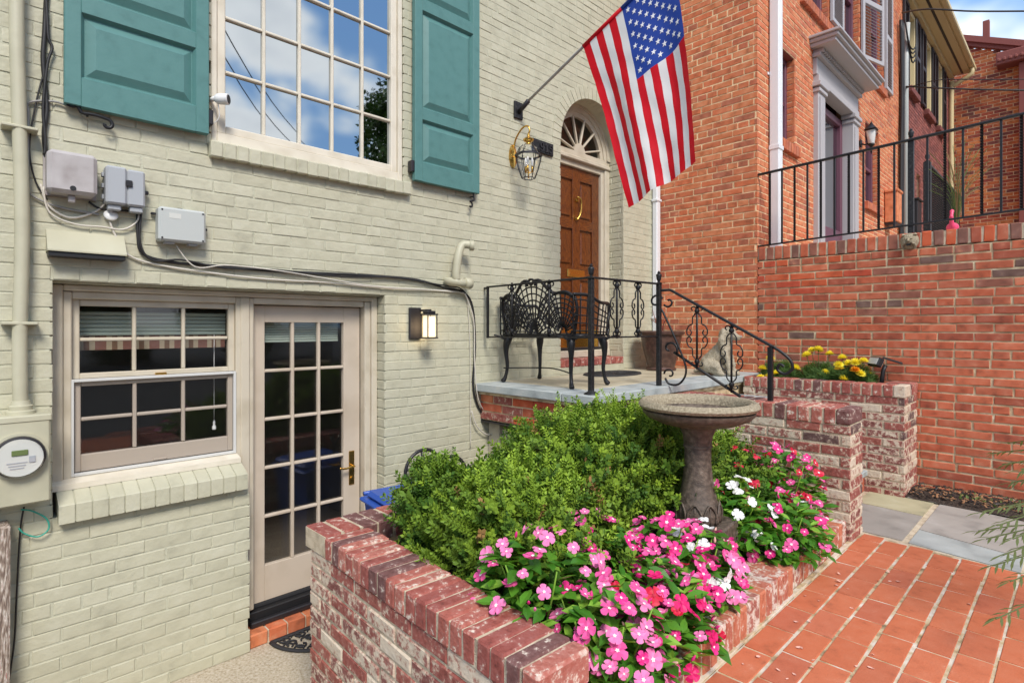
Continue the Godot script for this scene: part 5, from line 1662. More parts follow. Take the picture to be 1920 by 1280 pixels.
	cable("pale grey wire looping from the shutter round to the junction box", [[130, 200], [100, 190], [54, 192], [52, 215], [52, 300], [52, 352], [62, 368], [110, 388], [185, 402]], 0.006, M.cable_grey)
	cable("cream cable loop hanging below the weathered junction box", [[75, 345], [90, 385], [130, 408], [175, 398], [198, 378], [205, 350]], 0.006, M.cable_white)
	cable("second cream cable loop hanging below the weathered junction box", [[80, 350], [92, 398], [140, 420], [190, 425], [230, 430], [256, 415], [262, 392]], 0.005, M.cable_white, -3.728)
	cable("black cable sagging from the junction box to the telephone box", [[165, 378], [190, 392], [230, 395], [255, 400], [262, 430]], 0.006, M.cable_black)
	cable("black main cable of the run along the wall over the basement door", [[258, 392], [258, 440], [268, 476], [320, 491], [400, 498], [500, 507], [600, 512], [700, 517], [780, 524], [835, 540], [868, 547], [886, 575], [891, 650], [887, 720], [898, 765], [925, 795], [935, 812]], 0.009, M.cable_black)
	cable("second black cable of the run along the wall over the basement door", [[264, 400], [262, 455], [285, 488], [340, 487], [420, 502], [520, 506], [640, 518], [740, 520], [820, 533], [862, 540], [880, 560]], 0.006, M.cable_black, -3.72)
	cable("white cable sagging under the black cable run", [[205, 415], [215, 440], [240, 478], [300, 497], [400, 512], [500, 523], [620, 530], [740, 541], [850, 546], [878, 556]], 0.006, M.cable_white)
	cable("thin white cable crossing the black cable run", [[330, 460], [352, 490], [375, 502], [420, 497], [480, 502], [540, 510], [600, 520], [700, 536], [800, 543], [870, 549]], 0.004, M.cable_white, -3.715)
	cable("white cable dropping down the wall to the stoop", [[872, 550], [888, 600], [890, 680], [896, 745], [912, 775], [930, 786]], 0.005, M.cable_white, -3.72)
	cable("white cable loop hanging at the side of the stoop", [[884, 770], [895, 800], [915, 815], [930, 806], [936, 790]], 0.006, M.cable_white, -3.71)
	cable("thin white wire running straight down the wall by the stoop", [[876, 552], [881, 640], [882, 740], [882, 840]], 0.003, M.cable_white)
	cable("green earth wire looped below the electricity meter", [[38, 955], [60, 958], [86, 972], [90, 992], [70, 1006], [45, 1000], [34, 990]], 0.004, M.teal_wire, -3.72)
	cable("black cable stapled down the lower wall beside the weathered post", [[44, 950], [38, 985], [34, 1040], [30, 1120], [26, 1200], [16, 1275]], 0.004, M.cable_black, -3.735)
	var pl := thing("sensor_cap", "round white plastic sensor cap hanging on the wires below the telephone box", "sensor", zp(208, 404, -3.72))
	st = begin(true)
	lathe(st, [Vector2(0, 0.0), Vector2(0.032, 0.0), Vector2(0.034, 0.012), Vector2(0.026, 0.022), Vector2(0, 0.026)], 18, Transform3D(Basis(Vector3.RIGHT, PI / 2 - 0.5), Vector3(0, 0, -0.02)))
	tube(st, [Vector3(0, 0.02, -0.01), Vector3(0.0, 0.06, -0.012)], 0.008, 6)
	part("cap", st, M.white_plastic, pl)
	# rainwater pipe between the houses
	var dn := thing("rain_pipe", "white rainwater pipe in the corner between the green and the red house", "downpipe", Vector3.ZERO)
	st = begin()
	bb(st, Vector3(6.08, 0.96, -3.742), Vector3(6.165, 7.0, -3.67), 0.012)
	for y in [1.55, 3.0]:
		bb(st, Vector3(6.068, y, -3.7445), Vector3(6.177, y + 0.03, -3.66), 0.004)
	part("pipe", st, M.white_metal, dn)
	# weathered post at the edge of the areaway
	var po := thing("weathered_post", "weathered timber post with flaking red and white paint below the meter", "post", Vector3(0.0, -0.64, -3.68))
	for k in 3:
		block("plank", Vector3(-0.11 + k * 0.105, 0.57 - k * 0.004, 0.0), Vector3(0.1, 1.14, 0.11), M.weathered_wood, po, 0.008, k, 0.003)
func build_flag() -> void:
	var br := Vector3(3.735, 3.497, -3.735)
	var f := thing("flag_pole", "slim grey flag pole in a bracket on the green wall", "flag pole", br)
	var st := begin()
	box(st, Vector3(0, 0, -0.004), Vector3(0.11, 0.16, 0.02), Basis(), 0.004)
	part("bracket_plate", st, M.worn_iron, f)
	var d := Vector3(0, 0.387, 0.922).normalized()
	st = begin(true)
	tube(st, [Vector3(0, -0.02, 0.0), d * 0.14], 0.022, 10)
	part("socket", st, M.dark_metal, f)
	st = begin(true)
	tube(st, [d * 0.05, d * 1.84], 0.0125, 10)
	lathe(st, [Vector2(0, 0), Vector2(0.02, 0.01), Vector2(0.026, 0.03), Vector2(0.018, 0.05), Vector2(0, 0.056)], 14, Transform3D(Basis(Vector3.RIGHT, deg_to_rad(67)), d * 1.83))
	part("pole", st, M.weathered_grey, f)
	# the flag: hoist along the pole, fly hanging down
	var p00 := br + d * 0.84
	var p01 := br + d * 1.755
	var p10 := Vector3(3.75, 2.40, -2.535)
	var p11 := Vector3(3.75, 2.63, -1.935)
	var fl := thing("flag", "striped red and white flag with a blue starred canton hanging from the pole", "flag", p00)
	var at := func(u: float, v: float) -> Vector3:   # u along the hoist from the wall outwards, v down the fly
		var top: Vector3 = p00.lerp(p01, u)
		var low: Vector3 = p10.lerp(p11, u)
		var p := top.lerp(low, v)
		# bias pull: upper cloth follows the pole, lower gathers in folds
		var w: float = sin(u * 9.5 + v * 1.2) * 0.028 + sin(u * 17.0 - v * 3.0 + 1.0) * 0.012
		p.x += w * smoothstep(0.02, 0.6, v) + sin(v * 7.0 + u * 4.0) * 0.012 * v
		p.x += (sin(v * 60.0 + u * 30.0) * 0.0014 + sin(v * 34.0 - u * 22.0) * 0.0022) * smoothstep(0.0, 0.2, v)
		p.y += sin(u * PI) * -0.05 * (1.0 - v) * v * 4.0 * 0.5
		p.z += sin(v * 3.1) * 0.02
		return p - p00
	var strip := func(u0: float, u1: float, v0: float, v1: float, off: float) -> SurfaceTool:
		var s := begin(true)
		var nu := maxi(2, ceili((u1 - u0) * 40))
		var nv := ceili((v1 - v0) * 90)
		for i in nu:
			for j in nv:
				var a := lerpf(u0, u1, float(i) / nu)
				var b := lerpf(u0, u1, float(i + 1) / nu)
				var c := lerpf(v0, v1, float(j) / nv)
				var e := lerpf(v0, v1, float(j + 1) / nv)
				var q := []
				for g in [[a, c], [b, c], [b, e], [a, e]]:
					q.append(at.call(g[0], g[1]) - Vector3(off, 0, 0))
				poly(s, q, Vector3(-1, 0, 0))
		return s
	for i in 13:
		var u0 := i / 13.0
		var v0 := 0.0 if i < 6 else 0.4
		part("stripe", strip.call(u0, u0 + 1.0 / 13.0, v0, 1.0, 0.0), M.flag_red if i % 2 == 0 else M.flag_white, fl)
	var can := part("canton", strip.call(6.0 / 13.0, 1.0, 0.0, 0.4, 0.0), M.flag_blue, fl)
	# stars on both sides of the canton: nine rows of six and five
	for row in 9:
		for k in (6 if row % 2 == 0 else 5):
			# rows run down the hoist, columns along the fly
			var u := 6.0 / 13.0 + (7.0 / 13.0) * (9.0 - row) / 10.0
			var v := 0.4 * ((k * 2 + 1) if row % 2 == 0 else (k * 2 + 2)) / 12.0
			var c: Vector3 = at.call(u, v)
			var du: Vector3 = (at.call(u + 0.02, v) - at.call(u - 0.02, v)).normalized()
			var dv: Vector3 = (at.call(u, v - 0.02) - at.call(u, v + 0.02)).normalized()
			for sd in [-1.0, 1.0]:
				st = begin()
				var q := []
				for j in 10:
					var a := TAU * j / 10.0 + PI / 2
					var r := 0.0245 if j % 2 == 0 else 0.0098
					q.append(c + (dv * -cos(a) + du * sin(a)) * r + Vector3(sd * 0.0028, 0, 0))
				for j in 10:
					poly(st, [c + Vector3(sd * 0.0032, 0, 0), q[j], q[(j + 1) % 10]], Vector3(sd, 0, 0))
				part("star", st, M.star_white, can)
	# sleeve round the pole
	st = begin(true)
	tube(st, [d * 0.0, d * 0.42], 0.017, 10)
	part("sleeve", st, M.flag_red, fl)
	st = begin(true)
	tube(st, [d * 0.421, d * 0.915], 0.017, 10)
	part("sleeve", st, M.flag_blue, fl)
func bar(st: SurfaceTool, a: Vector3, b: Vector3, w: float, h := -1.0) -> void:   # a square iron bar
	var d := b - a
	var t := d.normalized()
	var side := t.cross(Vector3.UP)
	if side.length() < 0.1:
		side = Vector3.RIGHT
	side = side.normalized()
	box(st, (a + b) / 2.0, Vector3(d.length(), w if h < 0.0 else h, w), Basis(t, side.cross(t), side), w * 0.12)
func twisted(st: SurfaceTool, a: Vector3, b: Vector3, w: float, turns: float) -> void:
	var n := int(turns * 8)
	for i in n:
		var r0 := []
		var r1 := []
		for k in 4:
			var g0 := TAU * k / 4.0 + TAU * turns * i / n
			var g1 := TAU * k / 4.0 + TAU * turns * (i + 1) / n
			r0.append(a.lerp(b, float(i) / n) + Vector3(cos(g0), 0, sin(g0)) * w * 0.7)
			r1.append(a.lerp(b, float(i + 1) / n) + Vector3(cos(g1), 0, sin(g1)) * w * 0.7)
		for k in 4:
			var k2 := (k + 1) % 4
			poly(st, [r0[k], r0[k2], r1[k2], r1[k]], (r0[k] + r0[k2]) / 2.0 - a.lerp(b, float(i) / n))
func ornament(parent: Node, foot: Vector3, dir: Vector3, h: float, up := Vector3.UP) -> void:
	# a wrought baluster: bar, two mirrored open outlines, curls at both ends
	var st := begin(true)
	var wide := 0.19
	var P := func(s: float, t: float) -> Vector3: return foot + dir * s * wide + up * t * h
	tube(st, [P.call(0, -0.02), P.call(0, 1.02)], 0.0085, 6)
	for m in [-1.0, 1.0]:
		var half := [[0.06, 0.86], [0.19, 0.80], [0.20, 0.70], [0.34, 0.67], [0.44, 0.60], [0.42, 0.525], [0.3, 0.515], [0.24, 0.56], [0.30, 0.60]]
		for flip in [false, true]:
			var pts := []
			for e in half:
				pts.append(P.call(m * e[0], 1.0 - e[1] if flip else e[1]))
			tube(st, smooth_path(pts, 3), 0.0055, 6)
		for t in [0.92, 0.08]:
			var s := -1.0 if t < 0.5 else 1.0
			tube(st, scroll(P.call(m * 0.17, t + 0.01 * s), dir * m, up * s, 0.026, 0.009, PI, -4.6, 12), 0.0055, 6)
	for t in [0.9, 0.1]:
		var c: Vector3 = P.call(0.0, t)
		lathe(st, [Vector2(0, -0.022), Vector2(0.016, -0.016), Vector2(0.022, 0), Vector2(0.016, 0.016), Vector2(0, 0.022)], 10, Transform3D(Basis(), c))
	part("baluster", st, M.iron, parent)
func post(parent: Node, foot: Vector3, top: float, w: float, finial: bool) -> void:
	var st := begin()
	bb(st, foot + Vector3(-w / 2, 0.0, -w / 2), Vector3(foot.x + w / 2, top, foot.z + w / 2), 0.003)
	part("post", st, M.worn_iron, parent)
	if finial:
		st = begin(true)
		lathe(st, [Vector2(0.026, 0.001), Vector2(0.028, 0.012), Vector2(0.012, 0.02), Vector2(0.012, 0.032), Vector2(0.018, 0.036), Vector2(0.024, 0.075), Vector2(0.022, 0.085), Vector2(0.012, 0.092), Vector2(0.014, 0.1), Vector2(0.0, 0.118)], 12, Transform3D(Basis(), Vector3(foot.x, top, foot.z)))
		part("finial", st, M.iron, parent)
func build_railings() -> void:
	var r := thing("stoop_railing", "black wrought iron railing with scrolled balusters round the stoop landing", "railing", Vector3.ZERO)
	var a := Vector3(3.29, 0.955, -2.535)
	var b := Vector3(4.195, 0.955, -2.515)
	var ty := 1.815
	var by := 1.372
	post(r, a, ty - 0.012, 0.036, true)
	post(r, b, ty - 0.004, 0.036, true)
	var st := begin(true)
	lathe(st, [Vector2(0.055, 0.001), Vector2(0.05, 0.01), Vector2(0.025, 0.022), Vector2(0.02, 0.03)], 16, Transform3D(Basis(), a))
	part("foot", st, M.worn_iron, r)
	var wl := Vector3(3.29, 0, -3.675)
	st = begin()
	bar(st, Vector3(a.x, ty, a.z), Vector3(wl.x, ty - 0.012, wl.z), 0.034, 0.014)
	bar(st, Vector3(a.x, ty, a.z), Vector3(b.x, ty, b.z), 0.034, 0.014)
	part("top_rail", st, M.iron, r)
	st = begin()
	bar(st, Vector3(a.x, by, a.z), Vector3(wl.x, by - 0.01, wl.z), 0.018, 0.012)
	bar(st, Vector3(a.x, by, a.z), Vector3(b.x, by, b.z), 0.018, 0.012)
	part("bottom_rail", st, M.iron, r)
	st = begin()
	bar(st, Vector3(wl.x, by - 0.02, wl.z), Vector3(wl.x, ty - 0.006, wl.z), 0.02)
	bar(st, Vector3(wl.x, ty - 0.02, wl.z), Vector3(wl.x + 0.03, ty - 0.02, -3.752), 0.02)
	part("end_bar", st, M.iron, r)
	for z in [-3.37, -2.95]:
		ornament(r, Vector3(3.29, by, z), Vector3(0, 0, 1), ty - by)
	for x in [3.6, 3.893]:
		ornament(r, Vector3(x, by, -2.525), Vector3(1, 0, 0), ty - by)
	# handrail down the steps
	r = thing("stair_handrail", "black wrought iron handrail sloping down over the cheek wall", "handrail", Vector3.ZERO)
	var p0 := Vector3(4.215, 1.76, -2.5)
	var p1 := Vector3(4.235, 1.762, -2.43)
	var p2 := Vector3(4.36, 1.30, -1.64)
	st = begin()
	bar(st, p0, p1, 0.036, 0.02)
	bar(st, p1, p2, 0.036, 0.02)
	part("rail", st, M.iron, r)
	var dir := (Vector3(p2.x, 0, p2.z) - Vector3(p1.x, 0, p1.z)).normalized()
	st = begin()
	bar(st, Vector3(4.36, 0.885, -1.66), Vector3(4.36, 1.30, -1.66), 0.036)
	part("post", st, M.iron, r)
	st = begin(true)
	var e := p2
	tube(st, smooth_path([e, e + dir * 0.06 + Vector3(0, -0.04, 0), e + dir * 0.12 + Vector3(0, -0.10, 0), e + dir * 0.13 + Vector3(0, -0.16, 0), e + dir * 0.08 + Vector3(0, -0.20, 0), e + dir * 0.03 + Vector3(0, -0.17, 0), e + dir * 0.045 + Vector3(0, -0.13, 0), e + dir * 0.075 + Vector3(0, -0.145, 0)], 5), 0.011, 8)
	part("scroll_end", st, M.iron, r)
	# lower rail and scrolls by the upper post
	var s0 := Vector3(4.24, 1.24, -2.40)
	var s1 := Vector3(4.34, 0.905, -1.88)
	st = begin(true)
	tube(st, [s0, s1], 0.012, 8)
	part("lower_rail", st, M.iron, r)
	st = begin(true)
	var c := Vector3(4.215, 0, -2.5)
	tube(st, smooth_path([c + Vector3(0, 1.62, -0.02), c + dir * 0.02 + Vector3(0, 1.56, 0), c + dir * 0.14 + Vector3(0, 1.3, 0), c + dir * 0.21 + Vector3(0, 1.10, 0), c + dir * 0.16 + Vector3(0, 0.985, 0), c + dir * 0.07 + Vector3(0, 0.97, 0), c + dir * 0.03 + Vector3(0, 1.02, 0)], 5), 0.009, 8)
	tube(st, scroll(c + dir * 0.07 + Vector3(0, 1.055, 0), dir, Vector3.UP, 0.05, 0.012, PI, -5.0, 14), 0.008, 6)
	tube(st, scroll(c - dir * 0.05 + Vector3(0, 1.665, 0), dir, Vector3.UP, 0.065, 0.02, 0.4, 4.8, 14), 0.009, 6)
	tube(st, scroll(c + dir * 0.06 + Vector3(0, 1.66, 0), dir, Vector3.UP, 0.045, 0.014, PI + 0.5, 4.8, 14), 0.009, 6)
	tube(st, scroll(c + dir * 0.07 + Vector3(0, 1.27, 0), dir, Vector3.UP, 0.07, 0.015, -0.6, 5.2, 16), 0.010, 6)
	part("scroll", st, M.iron, r)
	for t in [0.28, 0.62]:
		var top: Vector3 = p1.lerp(p2, t)
		var low := s0.lerp(s1, (top.z - s0.z) / (s1.z - s0.z))
		ornament(r, Vector3(top.x, low.y + 0.0, top.z), dir, top.y - low.y)
	# terrace railing above the retaining wall
	r = thing("terrace_railing", "black iron terrace railing with plain and twisted bars above the retaining wall", "railing", Vector3.ZERO)
	var tl := func(z: float) -> Vector3: return Vector3(6.22, lerpf(3.121, 3.202, (z + 2.445) / 2.1), z)
	var bl := func(z: float) -> Vector3: return Vector3(6.22, lerpf(2.306, 2.389, (z + 2.474) / 2.13) + 0.03, z)
	st = begin()
	bar(st, tl.call(-2.5), tl.call(1.1), 0.04, 0.022)
	part("top_rail", st, M.iron, r)
	st = begin()
	bar(st, bl.call(-2.5), bl.call(1.1), 0.02, 0.016)
	part("bottom_rail", st, M.iron, r)
	var z := -2.375
	var i := 0
	while z < 1.1:
		st = begin()
		if absf(z + 1.115) > 0.06:
			if i % 2 == 0:
				twisted(st, bl.call(z), tl.call(z), 0.019, 8)
			else:
				bar(st, bl.call(z), tl.call(z), 0.017)
			part("bar", st, M.iron, r)
		z += 0.126
		i += 1
	post(r, Vector3(6.24, 2.30, -1.115), 3.168, 0.045, true)
	post(r, Vector3(6.24, 2.30, 0.4), 3.23, 0.045, true)
	# second railing further back on the terrace
	r = thing("terrace_railing", "short black iron railing of twisted bars standing back on the terrace", "railing", Vector3.ZERO)
	post(r, Vector3(8.05, 2.29, -1.28), 3.38, 0.07, true)
	st = begin()
	bar(st, Vector3(8.05, 3.36, -1.28), Vector3(10.6, 3.36, -1.28), 0.045, 0.025)
	bar(st, Vector3(8.05, 2.45, -1.28), Vector3(10.6, 2.45, -1.28), 0.025, 0.02)
	part("rail", st, M.iron, r)
	for k in 18:
		st = begin()
		twisted(st, Vector3(8.2 + k * 0.13, 2.3, -1.28), Vector3(8.2 + k * 0.13, 3.36, -1.28), 0.016, 9)
		part("bar", st, M.iron, r)
	# face mask spout on the wall cap
	var sp := xp(1706, 452, 6.19)
	var m := thing("wall_mask", "small grey cast lion mask on the cap of the retaining wall", "wall ornament", sp)
	st = begin(true)
	var T := Transform3D(Basis(Vector3(0, 0, 1), Vector3.UP, Vector3(-1, 0, 0)), Vector3.ZERO)
	lathe(st, [Vector2(0.0, 0.05), Vector2(0.03, 0.045), Vector2(0.06, 0.02), Vector2(0.075, 0.0), Vector2(0, 0)], 12, Transform3D(T.basis * Basis(Vector3.RIGHT, PI / 2), Vector3.ZERO))
	for s in [-1.0, 1.0]:
		lathe(st, [Vector2(0, 0.02), Vector2(0.018, 0.0), Vector2(0, -0.02)], 8, Transform3D(Basis(), T * Vector3(s * 0.045, 0.055, 0.012)))
		lathe(st, [Vector2(0, 0.012), Vector2(0.012, 0.0), Vector2(0, -0.012)], 8, Transform3D(Basis(), T * Vector3(s * 0.022, 0.018, 0.043)))
		tube(st, smooth_path([T * Vector3(s * 0.02, -0.015, 0.05), T * Vector3(s * 0.05, -0.04, 0.035), T * Vector3(s * 0.045, -0.07, 0.02)], 4), 0.011, 6)
	tube(st, [T * Vector3(0, 0.02, 0.045), T * Vector3(0, -0.012, 0.06)], [0.01, 0.016], 6)
	part("face", st, M.cast_stone, m)
	st = begin()
	box(st, T * Vector3(0, -0.035, 0.038), Vector3(0.02, 0.02, 0.036), Basis(), 0.004)
	part("mouth", st, M.black_plastic, m)
func build_bench() -> void:
	var o := Vector3(3.45, 0.955, -3.24)
	var b := thing("garden_bench", "black cast iron loveseat with shell lattice back on the stoop", "bench", o)
	# local: x forward from the back, z along the seat from -0.42 to 0.42
	var L := 0.40
	var seat := 0.425
	var st := begin(true)
	# seat: frame and lattice bars
	tube(st, smooth_path([Vector3(0.0, seat, -L), Vector3(0.0, seat, L), Vector3(0.2, seat, L + 0.03), Vector3(0.44, seat, L - 0.03), Vector3(0.49, seat, 0), Vector3(0.44, seat, -L + 0.03), Vector3(0.2, seat, -L - 0.03), Vector3(0.0, seat, -L)], 5), 0.014, 6)
	for i in 15:
		var zz := lerpf(-L + 0.03, L - 0.03, i / 14.0)
		tube(st, [Vector3(0, seat, zz), Vector3(0.46, seat, zz * 0.96)], 0.008, 5)
	for i in 5:
		tube(st, [Vector3(0.08 + i * 0.08, seat + 0.002, -L), Vector3(0.08 + i * 0.08, seat + 0.002, L)], 0.007, 5)
	part("seat", st, M.iron, b)
	# back: fans of ribs and arcs in a slightly curved sheet
	var sheet := func(s: float, t: float) -> Vector3:   # s along the back, t height above the seat
		var bend := absf(s) / L
		return Vector3(-0.02 - 0.10 * t + 0.05 * bend * bend, seat + t, s)
	var top := func(s: float) -> float:
		var q := absf(s) / L
		return 0.425 - 0.12 * smoothstep(0.25, 1.0, q) + 0.035 * sin(q * 9.0)
	st = begin(true)
	for fan in [[0.0, 0.0, 0.46, 1.25], [-0.29, 0.02, 0.36, 1.2], [0.29, 0.02, 0.36, 1.2]]:
		for i in 13:
			var a := lerpf(-fan[3], fan[3], i / 12.0)
			var pts := []
			for k in 9:
				var r: float = lerpf(0.05, fan[2], k / 8.0)
				var s: float = fan[0] + sin(a) * r * 0.72
				var t: float = fan[1] + cos(a) * r
				if absf(s) > L + 0.02 or t > top.call(clampf(s, -L, L)) or t < 0.0:
					break
				pts.append(sheet.call(s, t))
			if pts.size() > 2:
				tube(st, pts, 0.0062, 5)
		for k in 7:
			var r: float = lerpf(0.13, fan[2], k / 6.0)
			var run := []
			for i in 21:
				var a := lerpf(-fan[3], fan[3], i / 20.0)
				var s: float = fan[0] + sin(a) * r * 0.72
				var t: float = fan[1] + cos(a) * r
				if absf(s) <= L + 0.02 and t <= top.call(clampf(s, -L, L)) + 0.005 and t >= 0.0:
					run.append(sheet.call(s, t))
				elif run.size() > 0:
					break
			if run.size() > 2:
				tube(st, run, 0.0068, 5)
	part("back_lattice", st, M.iron, b)
	st = begin(true)
	var edge := []
	for i in 33:
		var s := lerpf(-L - 0.015, L + 0.015, i / 32.0)
		edge.append(sheet.call(s, top.call(clampf(s, -L, L))))
	tube(st, edge, 0.014, 6)
	for s in [-1.0, 1.0]:
		tube(st, smooth_path([sheet.call(s * (L + 0.015), top.call(L)), sheet.call(s * (L + 0.03), 0.2), sheet.call(s * (L - 0.01), 0.0)], 5), 0.013, 6)
		for k in [-0.3, 0.0, 0.3]:
			tube(st, scroll(sheet.call(k + s * 0.05, 0.045), Vector3(0, 0, 1), Vector3.UP, 0.045, 0.03, 0.0, TAU, 12), 0.007, 5)
	tube(st, scroll(sheet.call(0.0, 0.425), Vector3(0, 0, 1), Vector3.UP, 0.045, 0.045, -0.3, PI + 0.6, 12), 0.01, 6)
	part("back_frame", st, M.iron, b)
	# arms: smaller lattice panels bending forward
	for s in [-1.0, 1.0]:
		var ap := func(x: float, t: float) -> Vector3: return Vector3(-0.02 + x * 0.46, seat + t * (0.33 - 0.06 * smoothstep(0.2, 0.7, x)), s * (L + 0.02 + 0.05 * sin(PI * x)))
		st = begin(true)
		for i in 9:
			var run := []
			for k in 7:
				run.append(ap.call(clampf(i / 8.0 - 0.12 + 0.24 * k / 6.0 * (i / 8.0 - 0.2), 0.0, 1.0), k / 6.0))
			tube(st, run, 0.006, 5)
		for k in 5:
			var run := []
			for i in 9:
				run.append(ap.call(i / 8.0, (0.12 + 0.19 * k) * (1.0 - 0.25 * pow(i / 8.0, 2.0))))
			tube(st, run, 0.006, 5)
		part("arm_lattice", st, M.iron, b)
		st = begin(true)
		var rim := []
		for i in 9:
			rim.append(ap.call(i / 8.0, 1.0))
		rim.append_array([ap.call(1.06, 0.9), ap.call(1.08, 0.7), ap.call(1.0, 0.45), ap.call(1.03, 0.2), ap.call(0.96, 0.0)])
		tube(st, smooth_path(rim, 3), 0.014, 6)
		part("arm", st, M.iron, b)
	# four cabriole legs
	for s in [-1.0, 1.0]:
		for fr in [0.0, 1.0]:
			st = begin(true)
			var hip := Vector3(0.03 + fr * 0.4, seat - 0.01, s * (L - 0.05))
			var out := Vector3(-0.05 + fr * 0.10, 0, s * 0.06)
			tube(st, smooth_path([hip, hip + out * 0.35 + Vector3(0, -0.06, 0), hip + out * 0.45 + Vector3(0, -0.14, 0), hip + out * 0.3 + Vector3(0, -0.27, 0), hip + out * 0.55 + Vector3(0, -0.37, 0), hip + out * 0.9 + Vector3(0, -0.408, 0)], 4), [0.03, 0.032, 0.034, 0.035, 0.034, 0.031, 0.028, 0.025, 0.022, 0.02, 0.018, 0.017, 0.016, 0.015, 0.015, 0.015, 0.017, 0.02, 0.022, 0.022, 0.017], 8)
			for k in 5:
				var g := (k - 2) * 0.035
				tube(st, smooth_path([hip + Vector3(g * 0.3, -0.03, 0) + out * 0.4, hip + Vector3(g * 0.9, 0.0, g * 0.5) + out * 0.45, hip + Vector3(g * 1.4, 0.008, g) + out * 0.3], 3), 0.008, 5)
			part("leg", st, M.iron, b)
	st = begin(true)
	tube(st, smooth_path([Vector3(-0.02, 0.13, L - 0.02), Vector3(0.16, 0.14, 0.0), Vector3(-0.02, 0.13, -L + 0.02)], 6), 0.006, 5)
	part("stretcher", st, M.iron, b)
# ---------- blended bodies: tapered capsules joined with a smooth minimum, meshed as surface nets ----------
func nets(bones: Array, cell: float, blend: float, squash = null) -> Mesh:
	var lo := Vector3.INF
	var hi := -Vector3.INF
	for b in bones:
		for e in [[b[0], b[1]], [b[2], b[3]]]:
			lo = lo.min(e[0] - Vector3.ONE * (e[1] + 0.03))
			hi = hi.max(e[0] + Vector3.ONE * (e[1] + 0.03))
	var n := Vector3i(((hi - lo) / cell).ceil()) + Vector3i.ONE
	var f := PackedFloat32Array()
	f.resize(n.x * n.y * n.z)
	for x in n.x:
		for y in n.y:
			for z in n.z:
				var p := lo + Vector3(x, y, z) * cell
				var d := 1.0
				for b in bones:
					var a: Vector3 = b[0]
					var ab: Vector3 = b[2] - a
					var t := clampf((p - a).dot(ab) / maxf(ab.length_squared(), 1e-8), 0.0, 1.0)
					var q := (p - a - ab * t).length() - lerpf(b[1], b[3], t)
					var h := clampf(0.5 + 0.5 * (d - q) / blend, 0.0, 1.0)
					d = lerpf(d, q, h) - blend * h * (1.0 - h)
				if squash != null:
					d += squash.call(p)
				f[(x * n.y + y) * n.z + z] = d
	var vid := {}
	var verts := PackedVector3Array()
	var idx := PackedInt32Array()
	var at := func(x: int, y: int, z: int) -> float: return f[(x * n.y + y) * n.z + z]
	for x in n.x - 1:
		for y in n.y - 1:
			for z in n.z - 1:
				var sum := Vector3.ZERO
				var cnt := 0
				var base := at.call(x, y, z) as float
				var mixed := false
				for k in range(1, 8):
					if (at.call(x + (k & 1), y + ((k >> 1) & 1), z + (k >> 2)) < 0.0) != (base < 0.0):
						mixed = true
						break
				if not mixed:
					continue
				for e in [[0, 1], [2, 3], [4, 5], [6, 7], [0, 2], [1, 3], [4, 6], [5, 7], [0, 4], [1, 5], [2, 6], [3, 7]]:
					var i0: int = e[0]
					var i1: int = e[1]
					var p0 := Vector3(i0 & 1, (i0 >> 1) & 1, i0 >> 2)
					var p1 := Vector3(i1 & 1, (i1 >> 1) & 1, i1 >> 2)
					var v0: float = at.call(x + int(p0.x), y + int(p0.y), z + int(p0.z))
					var v1: float = at.call(x + int(p1.x), y + int(p1.y), z + int(p1.z))
					if (v0 < 0.0) != (v1 < 0.0):
						sum += p0.lerp(p1, v0 / (v0 - v1))
						cnt += 1
				vid[Vector3i(x, y, z)] = verts.size()
				verts.append(lo + (Vector3(x, y, z) + sum / cnt) * cell)
	for c in vid:
		var here := at.call(c.x, c.y, c.z) as float
		for ax in 3:
			var d := Vector3i(1 if ax == 0 else 0, 1 if ax == 1 else 0, 1 if ax == 2 else 0)
			var other := at.call(c.x + d.x, c.y + d.y, c.z + d.z) as float
			if (here < 0.0) == (other < 0.0):
				continue
			var u := Vector3i(d.z, d.x, d.y)
			var v := Vector3i(d.y, d.z, d.x)
			if not (vid.has(c - u) and vid.has(c - v) and vid.has(c - u - v)):
				continue
			var q := [vid[c], vid[c - u], vid[c - u - v], vid[c - v]]
			if here > 0.0:
				q.reverse()
			for k in [0, 2, 1, 0, 3, 2]:
				idx.append(q[k])
	var st := begin(true)
	for i in idx:
		st.add_vertex(verts[i])
	st.generate_normals()
	st.index()
	return st.commit()
